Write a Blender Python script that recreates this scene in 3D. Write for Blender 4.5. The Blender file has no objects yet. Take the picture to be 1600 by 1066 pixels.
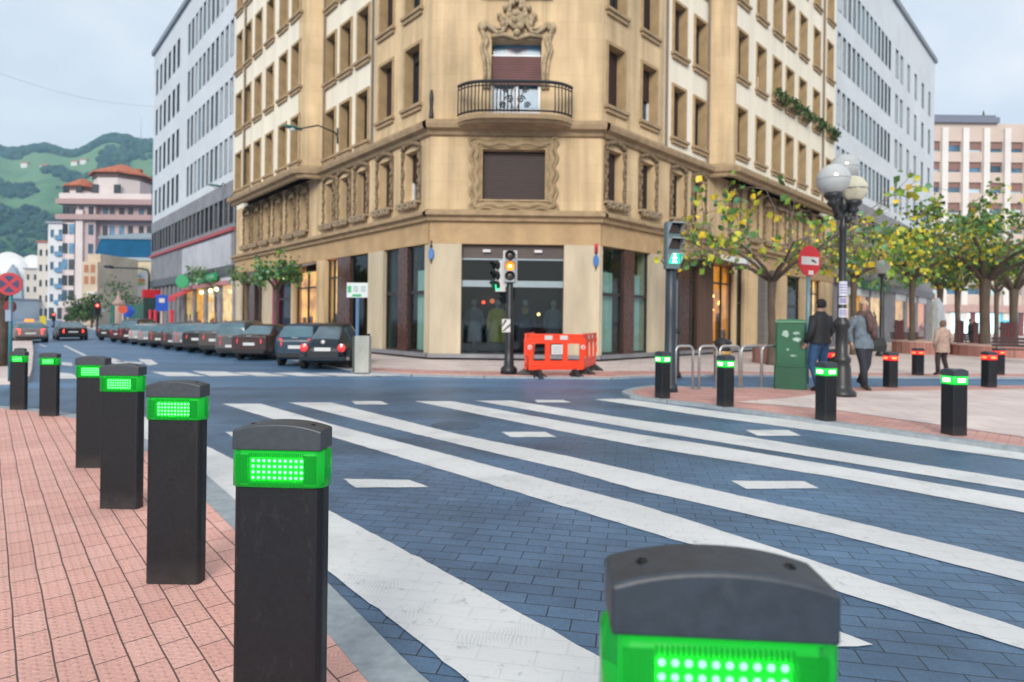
import bpy, bmesh, math, random
from mathutils import Vector, Matrix, noise
random.seed(7)
R_=math.radians
sc=bpy.context.scene
COL=sc.collection
# ------------------------------------------------------------------ camera maths (photo 1600x1066)
T=R_(.7); FPX=950.0; H=1.3
def ab(x,y):
    dx,dy=x-800,y-500
    return (dx*math.cos(T)+dy*math.sin(T))/FPX, (-dx*math.sin(T)+dy*math.cos(T))/FPX
def G(x,y,z=0.0):
    a,b=ab(x,y); d=(H-z)/b; return Vector((a*d,d,z))
def P(x,y,d):
    a,b=ab(x,y); return Vector((a*d,d,H-b*d))
# ------------------------------------------------------------------ materials
MATS={}
def M(name,col,rough=.7,var=.12,scale=4.0,bump=0.0,metal=0.0,emit=0.0,ecol=None,spec=.5,stretch=(1,1,1),coat=0.0):
    if name in MATS: return MATS[name]
    m=bpy.data.materials.new(name); m.use_nodes=True; MATS[name]=m
    nt=m.node_tree; b=nt.nodes['Principled BSDF']
    b.inputs['Roughness'].default_value=rough; b.inputs['Metallic'].default_value=metal
    b.inputs['Specular IOR Level'].default_value=spec
    b.inputs['Coat Weight'].default_value=coat
    c=(*col,1)
    if var>0 or bump>0:
        tc=nt.nodes.new('ShaderNodeTexCoord'); mp=nt.nodes.new('ShaderNodeMapping'); mp.inputs['Scale'].default_value=stretch
        nz=nt.nodes.new('ShaderNodeTexNoise'); nz.inputs['Scale'].default_value=scale; nz.inputs['Detail'].default_value=6; nz.inputs['Roughness'].default_value=.62
        nt.links.new(tc.outputs['Object'],mp.inputs[0]); nt.links.new(mp.outputs[0],nz.inputs['Vector'])
    if var>0:
        rp=nt.nodes.new('ShaderNodeValToRGB'); rp.color_ramp.elements[0].position=.3; rp.color_ramp.elements[1].position=.72
        rp.color_ramp.elements[0].color=(*[x*(1-var) for x in col],1); rp.color_ramp.elements[1].color=(*[min(1,x*(1+var)) for x in col],1)
        nt.links.new(nz.outputs['Fac'],rp.inputs[0]); nt.links.new(rp.outputs[0],b.inputs['Base Color'])
    else: b.inputs['Base Color'].default_value=c
    if bump>0:
        bp=nt.nodes.new('ShaderNodeBump'); bp.inputs['Strength'].default_value=bump; bp.inputs['Distance'].default_value=.02
        nt.links.new(nz.outputs['Fac'],bp.inputs['Height']); nt.links.new(bp.outputs[0],b.inputs['Normal'])
    if emit>0:
        b.inputs['Emission Color'].default_value=(*(ecol or col),1); b.inputs['Emission Strength'].default_value=emit
    return m
def bricks(name,c1,c2,mortar,bw,rh,rot,msize=.004,rough=.6,bump=.5,extra=None,freq=2,off=.5,spec=.4,big=(.82,1.12)):
    m=bpy.data.materials.new(name); m.use_nodes=True; MATS[name]=m; nt=m.node_tree; b=nt.nodes['Principled BSDF']
    N=nt.nodes.new; K=nt.links.new
    tc=N('ShaderNodeTexCoord'); mp=N('ShaderNodeMapping'); mp.inputs['Rotation'].default_value=(0,0,rot)
    wob=N('ShaderNodeTexNoise'); wob.inputs['Scale'].default_value=1.3
    vm=N('ShaderNodeVectorMath'); vm.operation='SCALE'; vm.inputs['Scale'].default_value=.02
    va=N('ShaderNodeVectorMath'); va.operation='ADD'
    K(tc.outputs['Object'],wob.inputs['Vector']); K(wob.outputs['Color'],vm.inputs[0]); K(tc.outputs['Object'],va.inputs[0]); K(vm.outputs[0],va.inputs[1])
    K(va.outputs[0],mp.inputs[0])
    br=N('ShaderNodeTexBrick'); br.inputs['Scale'].default_value=1; br.inputs['Brick Width'].default_value=bw; br.inputs['Row Height'].default_value=rh
    br.inputs['Mortar Size'].default_value=msize; br.inputs['Mortar Smooth'].default_value=.3; br.offset=off; br.offset_frequency=freq
    br.inputs['Color1'].default_value=(*c1,1); br.inputs['Color2'].default_value=(*c2,1); br.inputs['Mortar'].default_value=(*mortar,1); br.inputs['Bias'].default_value=0
    K(mp.outputs[0],br.inputs['Vector'])
    n1=N('ShaderNodeTexNoise'); n1.inputs['Scale'].default_value=.7; n1.inputs['Detail'].default_value=8; n1.inputs['Roughness'].default_value=.65
    K(tc.outputs['Object'],n1.inputs['Vector'])
    mr=N('ShaderNodeMapRange'); mr.inputs['From Min'].default_value=.3; mr.inputs['From Max'].default_value=.7; mr.inputs['To Min'].default_value=big[0]; mr.inputs['To Max'].default_value=big[1]
    K(n1.outputs['Fac'],mr.inputs['Value'])
    n2=N('ShaderNodeTexNoise'); n2.inputs['Scale'].default_value=90; n2.inputs['Detail'].default_value=3
    K(tc.outputs['Object'],n2.inputs['Vector'])
    mr2=N('ShaderNodeMapRange'); mr2.inputs['From Min'].default_value=.25; mr2.inputs['From Max'].default_value=.75; mr2.inputs['To Min'].default_value=.82; mr2.inputs['To Max'].default_value=1.2
    K(n2.outputs['Fac'],mr2.inputs['Value'])
    mm=N('ShaderNodeMath'); mm.operation='MULTIPLY'; K(mr.outputs[0],mm.inputs[0]); K(mr2.outputs[0],mm.inputs[1])
    vs=N('ShaderNodeVectorMath'); vs.operation='SCALE'; K(br.outputs['Color'],vs.inputs[0]); K(mm.outputs[0],vs.inputs['Scale'])
    K(vs.outputs[0],b.inputs['Base Color'])
    b.inputs['Roughness'].default_value=rough; b.inputs['Specular IOR Level'].default_value=spec
    inv=N('ShaderNodeMath'); inv.operation='SUBTRACT'; inv.inputs[0].default_value=1; K(br.outputs['Fac'],inv.inputs[1])
    ad=N('ShaderNodeMath'); ad.operation='MULTIPLY_ADD'; ad.inputs[1].default_value=.25; K(n2.outputs['Fac'],ad.inputs[0]); K(inv.outputs[0],ad.inputs[2])
    last=ad
    if extra=='dots':   # tactile studs
        vo=N('ShaderNodeMapping'); vo.inputs['Rotation'].default_value=(0,0,rot); vo.inputs['Scale'].default_value=(26,26,0); K(tc.outputs['Object'],vo.inputs[0])
        sx=N('ShaderNodeSeparateXYZ'); K(vo.outputs[0],sx.inputs[0])
        def sn(o):
            q=N('ShaderNodeMath'); q.operation='MULTIPLY'; q.inputs[1].default_value=math.pi*2; K(o,q.inputs[0])
            s=N('ShaderNodeMath'); s.operation='SINE'; K(q.outputs[0],s.inputs[0]); return s
        a,c=sn(sx.outputs[0]),sn(sx.outputs[1]); pm=N('ShaderNodeMath'); pm.operation='ADD'; K(a.outputs[0],pm.inputs[0]); K(c.outputs[0],pm.inputs[1])
        st=N('ShaderNodeMapRange'); st.inputs['From Min'].default_value=.8; st.inputs['From Max'].default_value=1.6; st.inputs['To Max'].default_value=.5; K(pm.outputs[0],st.inputs['Value'])
        a2=N('ShaderNodeMath'); a2.operation='ADD'; K(last.outputs[0],a2.inputs[0]); K(st.outputs[0],a2.inputs[1]); last=a2
    bp=N('ShaderNodeBump'); bp.inputs['Strength'].default_value=bump; bp.inputs['Distance'].default_value=.006
    K(last.outputs[0],bp.inputs['Height']); K(bp.outputs[0],b.inputs['Normal'])
    return m
def glassy(name,tint,transp=.55,rough=.02):
    m=bpy.data.materials.new(name); m.use_nodes=True; MATS[name]=m; nt=m.node_tree; nt.nodes.clear(); N=nt.nodes.new; K=nt.links.new
    o=N('ShaderNodeOutputMaterial'); mx=N('ShaderNodeMixShader'); t=N('ShaderNodeBsdfTransparent'); g=N('ShaderNodeBsdfGlossy'); fr=N('ShaderNodeFresnel')
    t.inputs[0].default_value=(*tint,1); g.inputs['Roughness'].default_value=rough; g.inputs[0].default_value=(.55,.62,.68,1); ge=N('ShaderNodeNewGeometry'); mi=N('ShaderNodeMapRange'); mi.inputs['To Min'].default_value=1.5; mi.inputs['To Max'].default_value=.66667; K(ge.outputs['Backfacing'],mi.inputs['Value']); K(mi.outputs[0],fr.inputs[0])
    ma=N('ShaderNodeMath'); ma.operation='MULTIPLY_ADD'; ma.inputs[1].default_value=1.0; ma.inputs[2].default_value=0.0
    K(fr.outputs[0],ma.inputs[0]); K(ma.outputs[0],mx.inputs[0]); K(t.outputs[0],mx.inputs[1]); K(g.outputs[0],mx.inputs[2]); K(mx.outputs[0],o.inputs[0])
    return m
def E_(name,col,s): return M(name,col,.5,0,emit=s,ecol=col)
# ------------------------------------------------------------------ mesh builder
class Frame:
    def __init__(s,o,ex,n): s.o=Vector((o[0],o[1],0)); s.ex=Vector((ex[0],ex[1],0)).normalized(); s.n=Vector((n[0],n[1],0)).normalized(); s.rz=math.atan2(-s.n.x,s.n.y)
    def pt(s,a,t,z): return s.o+s.ex*a+s.n*t+Vector((0,0,z))
def wm(o):
    m=Matrix.LocRotScale(o.location,o.rotation_euler,o.scale)
    return wm(o.parent)@m if o.parent else m
class MB:
    def __init__(s,F=None,X=None): s.v=[];s.f=[];s.mi=[];s.F=F;s.X=X;s.m=0
    def p(s,c):
        c=s.F.pt(*c) if s.F else Vector(c)
        if s.X: c=s.X@c
        s.v.append(c); return len(s.v)-1
    def face(s,pts): s.fi([s.p(c) for c in pts])
    def fi(s,idx): s.f.append(idx); s.mi.append(s.m)
    def box(s,a,b):
        (x0,y0,z0),(x1,y1,z1)=a,b
        i=[s.p(c) for c in ((x0,y0,z0),(x1,y0,z0),(x1,y1,z0),(x0,y1,z0),(x0,y0,z1),(x1,y0,z1),(x1,y1,z1),(x0,y1,z1))]
        for q in ((0,3,2,1),(4,5,6,7),(0,1,5,4),(1,2,6,5),(2,3,7,6),(3,0,4,7)): s.fi([i[k] for k in q])
    def prism(s,poly,z0,z1,cap=True):
        n=len(poly); lo=[s.p((*p[:2],z0)) for p in poly]; hi=[s.p((*p[:2],z1)) for p in poly]
        for k in range(n): s.fi([lo[k],lo[(k+1)%n],hi[(k+1)%n],hi[k]])
        if cap: s.fi(lo[::-1]); s.fi(hi)
    def rings(s,rs,cap=True,closed=True):
        ids=[[s.p(c) for c in r] for r in rs]; n=len(rs[0])
        for a,b in zip(ids,ids[1:]):
            for k in range(n if closed else n-1): s.fi([a[k],a[(k+1)%n],b[(k+1)%n],b[k]])
        if cap: s.fi(ids[0][::-1]); s.fi(ids[-1])
    def tube(s,pts,r,n=6,cap=True):
        pts=[Vector(p) for p in pts]; L=len(pts); rr=r if isinstance(r,(list,tuple)) else [r]*L; rs=[]; ref=None
        for i,p in enumerate(pts):
            d=(pts[min(i+1,L-1)]-pts[max(i-1,0)]).normalized()
            u=d.cross(Vector((0,0,1)) if abs(d.z)<.9 else Vector((0,1,0))).normalized() if ref is None else (ref-d*ref.dot(d)).normalized()
            ref=u; w=d.cross(u)
            rs.append([p+(u*math.cos(k*2*math.pi/n)+w*math.sin(k*2*math.pi/n))*rr[i] for k in range(n)])
        s.rings(rs,cap)
    def lathe(s,prof,c=(0,0,0),n=14,ax='z'):
        rs=[]
        for r,z in prof:
            r=max(r,1e-4); ring=[]
            for k in range(n):
                a=k*2*math.pi/n; x,y=r*math.cos(a),r*math.sin(a)
                ring.append((c[0]+x,c[1]+y,c[2]+z) if ax=='z' else ((c[0]+x,c[1]+z,c[2]+y) if ax=='y' else (c[0]+z,c[1]+x,c[2]+y)))
            rs.append(ring)
        s.rings(rs)
    def ball(s,c,r,n=12,m=8,sq=(1,1,1)):
        s.lathe([(r*math.sin(math.pi*k/m)*sq[0],-r*math.cos(math.pi*k/m)*sq[2]) for k in range(m+1)],c,n)
    def build(s,name,mat,parent=None,label=None,cat=None,group=None,kind=None,smooth=False,local=False,recalc=True,bevel=0):
        me=bpy.data.meshes.new(name)
        o=bpy.data.objects.new(name,me); COL.objects.link(o)
        V=s.v
        if parent is not None:
            o.parent=parent
            if not local:
                iv=wm(parent).inverted(); V=[iv@v for v in V]
        elif not local and kind is None:
            xs=[v.x for v in V]; ys=[v.y for v in V]; zs=[v.z for v in V]
            c=Vector(((min(xs)+max(xs))/2,(min(ys)+max(ys))/2,min(zs))); o.location=c; V=[v-c for v in V]
        me.from_pydata([tuple(v) for v in V],[],s.f)
        for q in (mat if isinstance(mat,(list,tuple)) else [mat]): me.materials.append(q)
        me.polygons.foreach_set('material_index',s.mi)
        if recalc:
            bm=bmesh.new(); bm.from_mesh(me); bmesh.ops.recalc_face_normals(bm,faces=bm.faces); bm.to_mesh(me); bm.free()
        if smooth: me.polygons.foreach_set('use_smooth',[True]*len(me.polygons))
        if bevel:
            b=o.modifiers.new('b','BEVEL'); b.width=bevel; b.segments=2; b.limit_method='ANGLE'
        me.update(); tag(o,label,cat,group,kind); return o
def tag(o,label=None,cat=None,group=None,kind=None):
    for k,v in (('label',label),('category',cat),('group',group),('kind',kind)):
        if v: o[k]=v
def E(name,label,cat,loc,rz=0,group=None,sc_=1):
    o=bpy.data.objects.new(name,None); COL.objects.link(o); o.empty_display_size=.1
    o.location=Vector(loc); o.rotation_euler=(0,0,rz); o.scale=(sc_,)*3; tag(o,label,cat,group); return o
def kids(o): return [c for c in bpy.data.objects if c.parent==o]
KC={}
def dup(root,loc=None,rz=None,label=None,parent=None,scl=None,group=None):
    if root.name not in KC: KC[root.name]=kids(root)
    c=root.copy(); COL.objects.link(c)
    if parent is not None: c.parent=parent
    if loc is not None: c.location=loc
    if rz is not None: c.rotation_euler=(0,0,rz)
    if scl is not None: c.scale=(scl,)*3
    if label: c['label']=label
    if group: c['group']=group
    for k in KC[root.name]: dup(k,parent=c)
    return c
def inst(me,name,parent,loc,rz=0,label=None):
    o=bpy.data.objects.new(name,me); COL.objects.link(o); o.parent=parent; o.location=loc; o.rotation_euler=(0,0,rz); tag(o,label); return o
def mesh_of(mb,name,mat,smooth=False):
    o=mb.build(name,mat,local=True,kind='x',smooth=smooth); me=o.data; bpy.data.objects.remove(o); return me
# ------------------------------------------------------------------ palette
def stone_blocks(name,col):
    m=M(name,col,.85,.12,.8,.15); nt=m.node_tree; N=nt.nodes.new; K=nt.links.new; b=nt.nodes['Principled BSDF']; src=b.inputs['Base Color'].links[0].from_socket
    tc=N('ShaderNodeTexCoord'); sx=N('ShaderNodeSeparateXYZ'); K(tc.outputs['Object'],sx.inputs[0]); a=N('ShaderNodeMath'); a.operation='MULTIPLY_ADD'; a.inputs[1].default_value=-.6; K(sx.outputs[1],a.inputs[0]); K(sx.outputs[0],a.inputs[2])
    cx=N('ShaderNodeCombineXYZ'); K(a.outputs[0],cx.inputs[0]); K(sx.outputs[2],cx.inputs[1])
    br=N('ShaderNodeTexBrick'); br.inputs['Scale'].default_value=1; br.inputs['Brick Width'].default_value=1.15; br.inputs['Row Height'].default_value=.56; br.inputs['Mortar Size'].default_value=.012; br.inputs['Mortar Smooth'].default_value=.6
    br.inputs['Color1'].default_value=(1,1,1,1); br.inputs['Color2'].default_value=(.94,.93,.91,1); br.inputs['Mortar'].default_value=(.88,.86,.82,1); K(cx.outputs[0],br.inputs['Vector'])
    # rain streaks: stretched noise
    mp=N('ShaderNodeMapping'); mp.inputs['Scale'].default_value=(2.2,2.2,.18); nz=N('ShaderNodeTexNoise'); nz.inputs['Scale'].default_value=1; nz.inputs['Detail'].default_value=5; K(tc.outputs['Object'],mp.inputs[0]); K(mp.outputs[0],nz.inputs['Vector'])
    r=N('ShaderNodeMapRange'); r.inputs['From Min'].default_value=.35; r.inputs['From Max'].default_value=.6; r.inputs['To Min'].default_value=.70; r.inputs['To Max'].default_value=1.03; K(nz.outputs['Fac'],r.inputs['Value'])
    v1=N('ShaderNodeVectorMath'); v1.operation='MULTIPLY'; K(src,v1.inputs[0]); K(br.outputs['Color'],v1.inputs[1]); v2=N('ShaderNodeVectorMath'); v2.operation='SCALE'; K(v1.outputs[0],v2.inputs[0]); K(r.outputs[0],v2.inputs['Scale']); K(v2.outputs[0],b.inputs['Base Color']); return m
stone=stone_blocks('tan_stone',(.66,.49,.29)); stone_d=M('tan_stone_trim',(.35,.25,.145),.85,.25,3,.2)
render_w=M('pale_render',(.78,.72,.59),.85,.10,.8,.05,stretch=(2,2,.2))
cream=M('cream_stone',(.50,.43,.31),.75,.2,1.6,.1,stretch=(1,1,.25))
marble=M('brown_marble',(.075,.034,.026),.25,.6,9,0)
sash_br=M('brown_shutter',(.036,.016,.015),.6,.2,3); sash_dk=M('dark_joinery',(.03,.026,.025),.5,.1,3)
white_p=M('white_paint',(.72,.74,.76),.5,.08,3)
pane=M('window_pane',(.02,.026,.032),.08,.4,1.5,0,spec=.5)
pane_b=M('blue_pane',(.07,.16,.25),.18,.5,.9,spec=.45)
pane_p=M('pale_pane',(.44,.57,.64),.15,.25,.5,spec=.6)
iron=M('black_iron',(.018,.02,.023),.45,.2,8)
gclad=M('grey_cladding',(.575,.615,.65),.6,.08,.35,0); gclad2=M('grey_granite',(.21,.21,.23),.55,.25,1.2); gdark=M('dark_granite',(.07,.075,.085),.4,.2,2)
redtrim=M('red_trim',(.38,.06,.07),.6,.1,4)
bbody=M('bollard_paint',(.0065,.0085,.0125),.42,.3,60,.07,spec=.36); bcap=M('bollard_cap_paint',(.022,.032,.046),.48,.3,40,.05,spec=.75)
screwm=M('screw_steel',(.01,.011,.013),.35,0,metal=.5)

def lens_mat(name,tint,ecol,es):
    m=bpy.data.materials.new(name); m.use_nodes=True; MATS[name]=m; nt=m.node_tree; nt.nodes.clear(); N=nt.nodes.new; K=nt.links.new
    o=N('ShaderNodeOutputMaterial'); mx=N('ShaderNodeMixShader'); t=N('ShaderNodeBsdfTransparent'); g=N('ShaderNodeBsdfGlossy'); lw=N('ShaderNodeLayerWeight'); lw.inputs['Blend'].default_value=.12; e=N('ShaderNodeEmission'); ad=N('ShaderNodeAddShader')
    d=N('ShaderNodeBsdfDiffuse'); d.inputs[0].default_value=(tint[0]*.5,tint[1]*.5,tint[2]*.5,1); m2=N('ShaderNodeMixShader'); m2.inputs[0].default_value=.30
    t.inputs[0].default_value=(*tint,1); g.inputs['Roughness'].default_value=.08; e.inputs[0].default_value=(*ecol,1); e.inputs[1].default_value=es
    K(t.outputs[0],m2.inputs[1]); K(d.outputs[0],m2.inputs[2]); K(lw.outputs['Fresnel'],mx.inputs[0]); K(m2.outputs[0],mx.inputs[1]); K(g.outputs[0],mx.inputs[2]); K(mx.outputs[0],ad.inputs[0]); K(e.outputs[0],ad.inputs[1]); K(ad.outputs[0],o.inputs[0]); return m

def scuffed(m,dust,amount):
    nt=m.node_tree; N=nt.nodes.new; K=nt.links.new; b=nt.nodes['Principled BSDF']; src=b.inputs['Base Color'].links[0].from_socket
    tc=N('ShaderNodeTexCoord'); oi=N('ShaderNodeObjectInfo'); sc_=N('ShaderNodeVectorMath'); sc_.operation='SCALE'; sc_.inputs[0].default_value=(37,19,53); K(oi.outputs['Random'],sc_.inputs['Scale']); va=N('ShaderNodeVectorMath'); K(tc.outputs['Object'],va.inputs[0]); K(sc_.outputs[0],va.inputs[1])
    mp=N('ShaderNodeMapping'); mp.inputs['Scale'].default_value=(1,1,.35); K(va.outputs[0],mp.inputs[0])
    n=N('ShaderNodeTexNoise'); n.inputs['Scale'].default_value=26; n.inputs['Detail'].default_value=10; n.inputs['Roughness'].default_value=.75; K(mp.outputs[0],n.inputs['Vector'])
    r=N('ShaderNodeMapRange'); r.inputs['From Min'].default_value=.58; r.inputs['From Max'].default_value=.74; r.inputs['To Max'].default_value=amount; K(n.outputs['Fac'],r.inputs['Value'])
    sx=N('ShaderNodeSeparateXYZ'); K(tc.outputs['Object'],sx.inputs[0]); z=N('ShaderNodeMapRange'); z.inputs['From Min'].default_value=.0; z.inputs['From Max'].default_value=.13; z.inputs['To Min'].default_value=.55; z.inputs['To Max'].default_value=0; K(sx.outputs[2],z.inputs['Value'])
    n2=N('ShaderNodeTexNoise'); n2.inputs['Scale'].default_value=11; n2.inputs['Detail'].default_value=8; K(va.outputs[0],n2.inputs['Vector']); zz=N('ShaderNodeMath'); zz.operation='MULTIPLY'; K(z.outputs[0],zz.inputs[0]); K(n2.outputs['Fac'],zz.inputs[1])
    ad=N('ShaderNodeMath'); ad.use_clamp=True; K(r.outputs[0],ad.inputs[0]); K(zz.outputs[0],ad.inputs[1])
    mx=N('ShaderNodeMix'); mx.data_type='RGBA'; mx.inputs[7].default_value=(*dust,1); K(ad.outputs[0],mx.inputs[0]); K(src,mx.inputs[6]); K(mx.outputs[2],b.inputs['Base Color'])
    q=N('ShaderNodeMapRange'); q.inputs['To Min'].default_value=.36; q.inputs['To Max'].default_value=.62; K(n2.outputs['Fac'],q.inputs['Value']); K(q.outputs[0],b.inputs['Roughness'])
scuffed(bbody,(.085,.075,.07),.30); scuffed(bcap,(.10,.10,.10),.35)

def vary(m,lo,hi):       # every pane / blind a little different
    nt=m.node_tree; b=nt.nodes['Principled BSDF']; src=b.inputs['Base Color'].links[0].from_socket; oi=nt.nodes.new('ShaderNodeObjectInfo'); r=nt.nodes.new('ShaderNodeMapRange'); r.inputs['To Min'].default_value=lo; r.inputs['To Max'].default_value=hi; v=nt.nodes.new('ShaderNodeVectorMath'); v.operation='SCALE'
    nt.links.new(oi.outputs['Random'],r.inputs['Value']); nt.links.new(src,v.inputs[0]); nt.links.new(r.outputs[0],v.inputs['Scale']); nt.links.new(v.outputs[0],b.inputs['Base Color'])
vary(pane,.4,2.6); vary(pane_b,.5,1.6); vary(pane_p,.72,1.15); vary(sash_br,.65,1.35)
def wheel_tracks(m,lo,hi):
    nt=m.node_tree; N=nt.nodes.new; K=nt.links.new; b=nt.nodes['Principled BSDF']; src=b.inputs['Base Color'].links[0].from_socket; tc=N('ShaderNodeTexCoord')
    mp=N('ShaderNodeMapping'); mp.inputs['Rotation'].default_value=(0,0,R_(-(90+41))); mp.inputs['Scale'].default_value=(.07,.9,1); K(tc.outputs['Object'],mp.inputs[0])
    n=N('ShaderNodeTexNoise'); n.inputs['Scale'].default_value=1.1; n.inputs['Detail'].default_value=5; K(mp.outputs[0],n.inputs['Vector']); r=N('ShaderNodeMapRange'); r.inputs['From Min'].default_value=.36; r.inputs['From Max'].default_value=.62; r.inputs['To Min'].default_value=lo; r.inputs['To Max'].default_value=hi; K(n.outputs['Fac'],r.inputs['Value'])
    n2=N('ShaderNodeTexNoise'); n2.inputs['Scale'].default_value=1.9; n2.inputs['Detail'].default_value=7; n2.inputs['Distortion'].default_value=.8; K(tc.outputs['Object'],n2.inputs['Vector']); r2=N('ShaderNodeMapRange'); r2.inputs['From Min'].default_value=.62; r2.inputs['From Max'].default_value=.72; r2.inputs['To Min'].default_value=1; r2.inputs['To Max'].default_value=.72; K(n2.outputs['Fac'],r2.inputs['Value'])
    mm=N('ShaderNodeMath'); mm.operation='MULTIPLY'; K(r.outputs[0],mm.inputs[0]); K(r2.outputs[0],mm.inputs[1]); v=N('ShaderNodeVectorMath'); v.operation='SCALE'; K(src,v.inputs[0]); K(mm.outputs[0],v.inputs['Scale']); K(v.outputs[0],b.inputs['Base Color'])
# ------------------------------------------------------------------ ground
road_m=M('asphalt',(.088,.178,.305),.5,.2,.3,.0,spec=.4)
pav_road=bricks('road_pavers',(.070,.138,.232),(.092,.170,.275),(.020,.032,.05),.225,.102,R_(11),.0032,.45,.6,big=(.62,1.22))
kerb_m=M('kerb_granite',(.30,.34,.37),.7,.2,14,.15)
tact=bricks('tactile_pavers',(.70,.375,.315),(.755,.435,.37),(.12,.075,.07),.215,.108,R_(-(90+40.8)),.0035,.7,.55,extra='dots',big=(.78,1.10))
redp=bricks('red_pavers',(.52,.27,.24),(.62,.36,.32),(.2,.12,.11),.2,.1,R_(42),.004,.7,.3)
pinkp=bricks('pale_pavers',(.62,.52,.49),(.70,.60,.56),(.36,.29,.27),.6,.4,R_(12),.006,.65,.3)
wheel_tracks(road_m,.78,1.1); wheel_tracks(pav_road,.76,1.12)
def line_paint():
    m=bpy.data.materials.new('road_paint'); m.use_nodes=True; nt=m.node_tree; b=nt.nodes['Principled BSDF']; N=nt.nodes.new; K=nt.links.new
    tc=N('ShaderNodeTexCoord')
    n1=N('ShaderNodeTexNoise'); n1.inputs['Scale'].default_value=16; n1.inputs['Detail'].default_value=12; n1.inputs['Roughness'].default_value=.75; K(tc.outputs['Object'],n1.inputs['Vector'])
    # curved tyre scuffs: distorted fine waves that fade in and out in patches
    w=N('ShaderNodeTexWave'); w.inputs['Scale'].default_value=20; w.inputs['Distortion'].default_value=9; w.inputs['Detail'].default_value=2; w.inputs['Detail Scale'].default_value=.5; K(tc.outputs['Object'],w.inputs['Vector'])
    n2=N('ShaderNodeTexNoise'); n2.inputs['Scale'].default_value=1.9; n2.inputs['Detail'].default_value=3; K(tc.outputs['Object'],n2.inputs['Vector'])
    r2=N('ShaderNodeMapRange'); r2.inputs['From Min'].default_value=.53; r2.inputs['From Max'].default_value=.66; K(n2.outputs['Fac'],r2.inputs['Value'])
    mw=N('ShaderNodeMath'); mw.operation='MULTIPLY'; K(w.outputs['Fac'],mw.inputs[0]); K(r2.outputs[0],mw.inputs[1])
    rp=N('ShaderNodeValToRGB'); rp.color_ramp.elements[0].position=.25; rp.color_ramp.elements[0].color=(.22,.26,.30,1); rp.color_ramp.elements[1].position=.43; rp.color_ramp.elements[1].color=(.68,.69,.69,1)
    K(n1.outputs['Fac'],rp.inputs[0])
    mx=N('ShaderNodeMix'); mx.data_type='RGBA'; mx.inputs[7].default_value=(.34,.36,.38,1)
    mf=N('ShaderNodeMath'); mf.operation='MULTIPLY'; mf.inputs[1].default_value=.55; K(mw.outputs[0],mf.inputs[0]); K(mf.outputs[0],mx.inputs[0]); K(rp.outputs[0],mx.inputs[6]); dk=N('ShaderNodeVectorMath'); dk.operation='SCALE'; K(mx.outputs[2],dk.inputs[0]); K(dk.outputs[0],b.inputs['Base Color'])
    # paver joints show through
    mp=N('ShaderNodeMapping'); mp.inputs['Rotation'].default_value=(0,0,R_(11)); K(tc.outputs['Object'],mp.inputs[0])
    br=N('ShaderNodeTexBrick'); br.inputs['Scale'].default_value=1; br.inputs['Brick Width'].default_value=.225; br.inputs['Row Height'].default_value=.102; br.inputs['Mortar Size'].default_value=.004; K(mp.outputs[0],br.inputs['Vector'])
    n5=N('ShaderNodeTexNoise'); n5.inputs['Scale'].default_value=.9; n5.inputs['Detail'].default_value=6; K(tc.outputs['Object'],n5.inputs['Vector']); q5=N('ShaderNodeMapRange'); q5.inputs['From Min'].default_value=.35; q5.inputs['From Max'].default_value=.65; q5.inputs['To Min'].default_value=.88; q5.inputs['To Max'].default_value=1.04; K(n5.outputs['Fac'],q5.inputs['Value']); j5=N('ShaderNodeMath'); j5.operation='MULTIPLY_ADD'; j5.inputs[1].default_value=-.08; K(br.outputs['Fac'],j5.inputs[0]); K(q5.outputs[0],j5.inputs[2]); K(j5.outputs[0],dk.inputs['Scale'])
    s=N('ShaderNodeMath'); s.operation='MULTIPLY_ADD'; s.inputs[1].default_value=-.25; K(br.outputs['Fac'],s.inputs[0]); K(n1.outputs['Fac'],s.inputs[2])
    bp=N('ShaderNodeBump'); bp.inputs['Strength'].default_value=.5; bp.inputs['Distance'].default_value=.008; K(s.outputs[0],bp.inputs['Height']); K(bp.outputs[0],b.inputs['Normal'])
    b.inputs['Roughness'].default_value=.6; MATS['road_paint']=m; return m
for n_ in tact.node_tree.nodes:
    if n_.type=='BUMP': n_.inputs['Distance'].default_value=.011; n_.inputs['Strength'].default_value=.5
paint=line_paint()
def sheet(name,pix,z,mat,kind='structure',thick=0.0):
    pts=[G(x,y,z) for x,y in pix]; mb=MB()
    if thick: mb.prism([(p.x,p.y) for p in pts],z-thick,z)
    else: mb.face(pts)
    return mb.build(name,mat,kind=kind)
mb=MB(); n=24
for i in range(n):
    for j in range(n):
        x0,x1=-900+1800*i/n,-900+1800*(i+1)/n; y0,y1=-400+1800*j/n,-400+1800*(j+1)/n
        mb.face([(x0,y0,0),(x1,y0,0),(x1,y1,0),(x0,y1,0)])
mb.build('road',road_m,kind='structure')
sheet('crossing_pavers',[(-700,700),(-200,612),(120,606),(500,604),(985,608),(1500,672),(1900,780),(4200,2600),(1200,3500),(-900,3500)],.004,pav_road)
Zm=.009
def stripe(name,pix,z=Zm):
    # closed thin paint layer
    pts=[G(x,y,z) for x,y in pix]; out=[]; rj=random.Random(len(pix)+int(pix[0][0]))
    for i,p in enumerate(pts):          # painted by hand: slightly ragged edges
        q=pts[(i+1)%len(pts)]; n_=max(1,min(60,int((q-p).length/.07)))
        d=(q-p).normalized() if (q-p).length>1e-6 else Vector((1,0,0)); nn=Vector((-d.y,d.x,0))
        for k in range(n_): out.append(p.lerp(q,k/n_)+nn*(rj.gauss(0,.0035) if 0<k else 0))
    pts=out; mb=MB(); mb.face(pts); return mb.build(name,paint,kind='structure',recalc=False)
VA=(-250,458)
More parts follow.
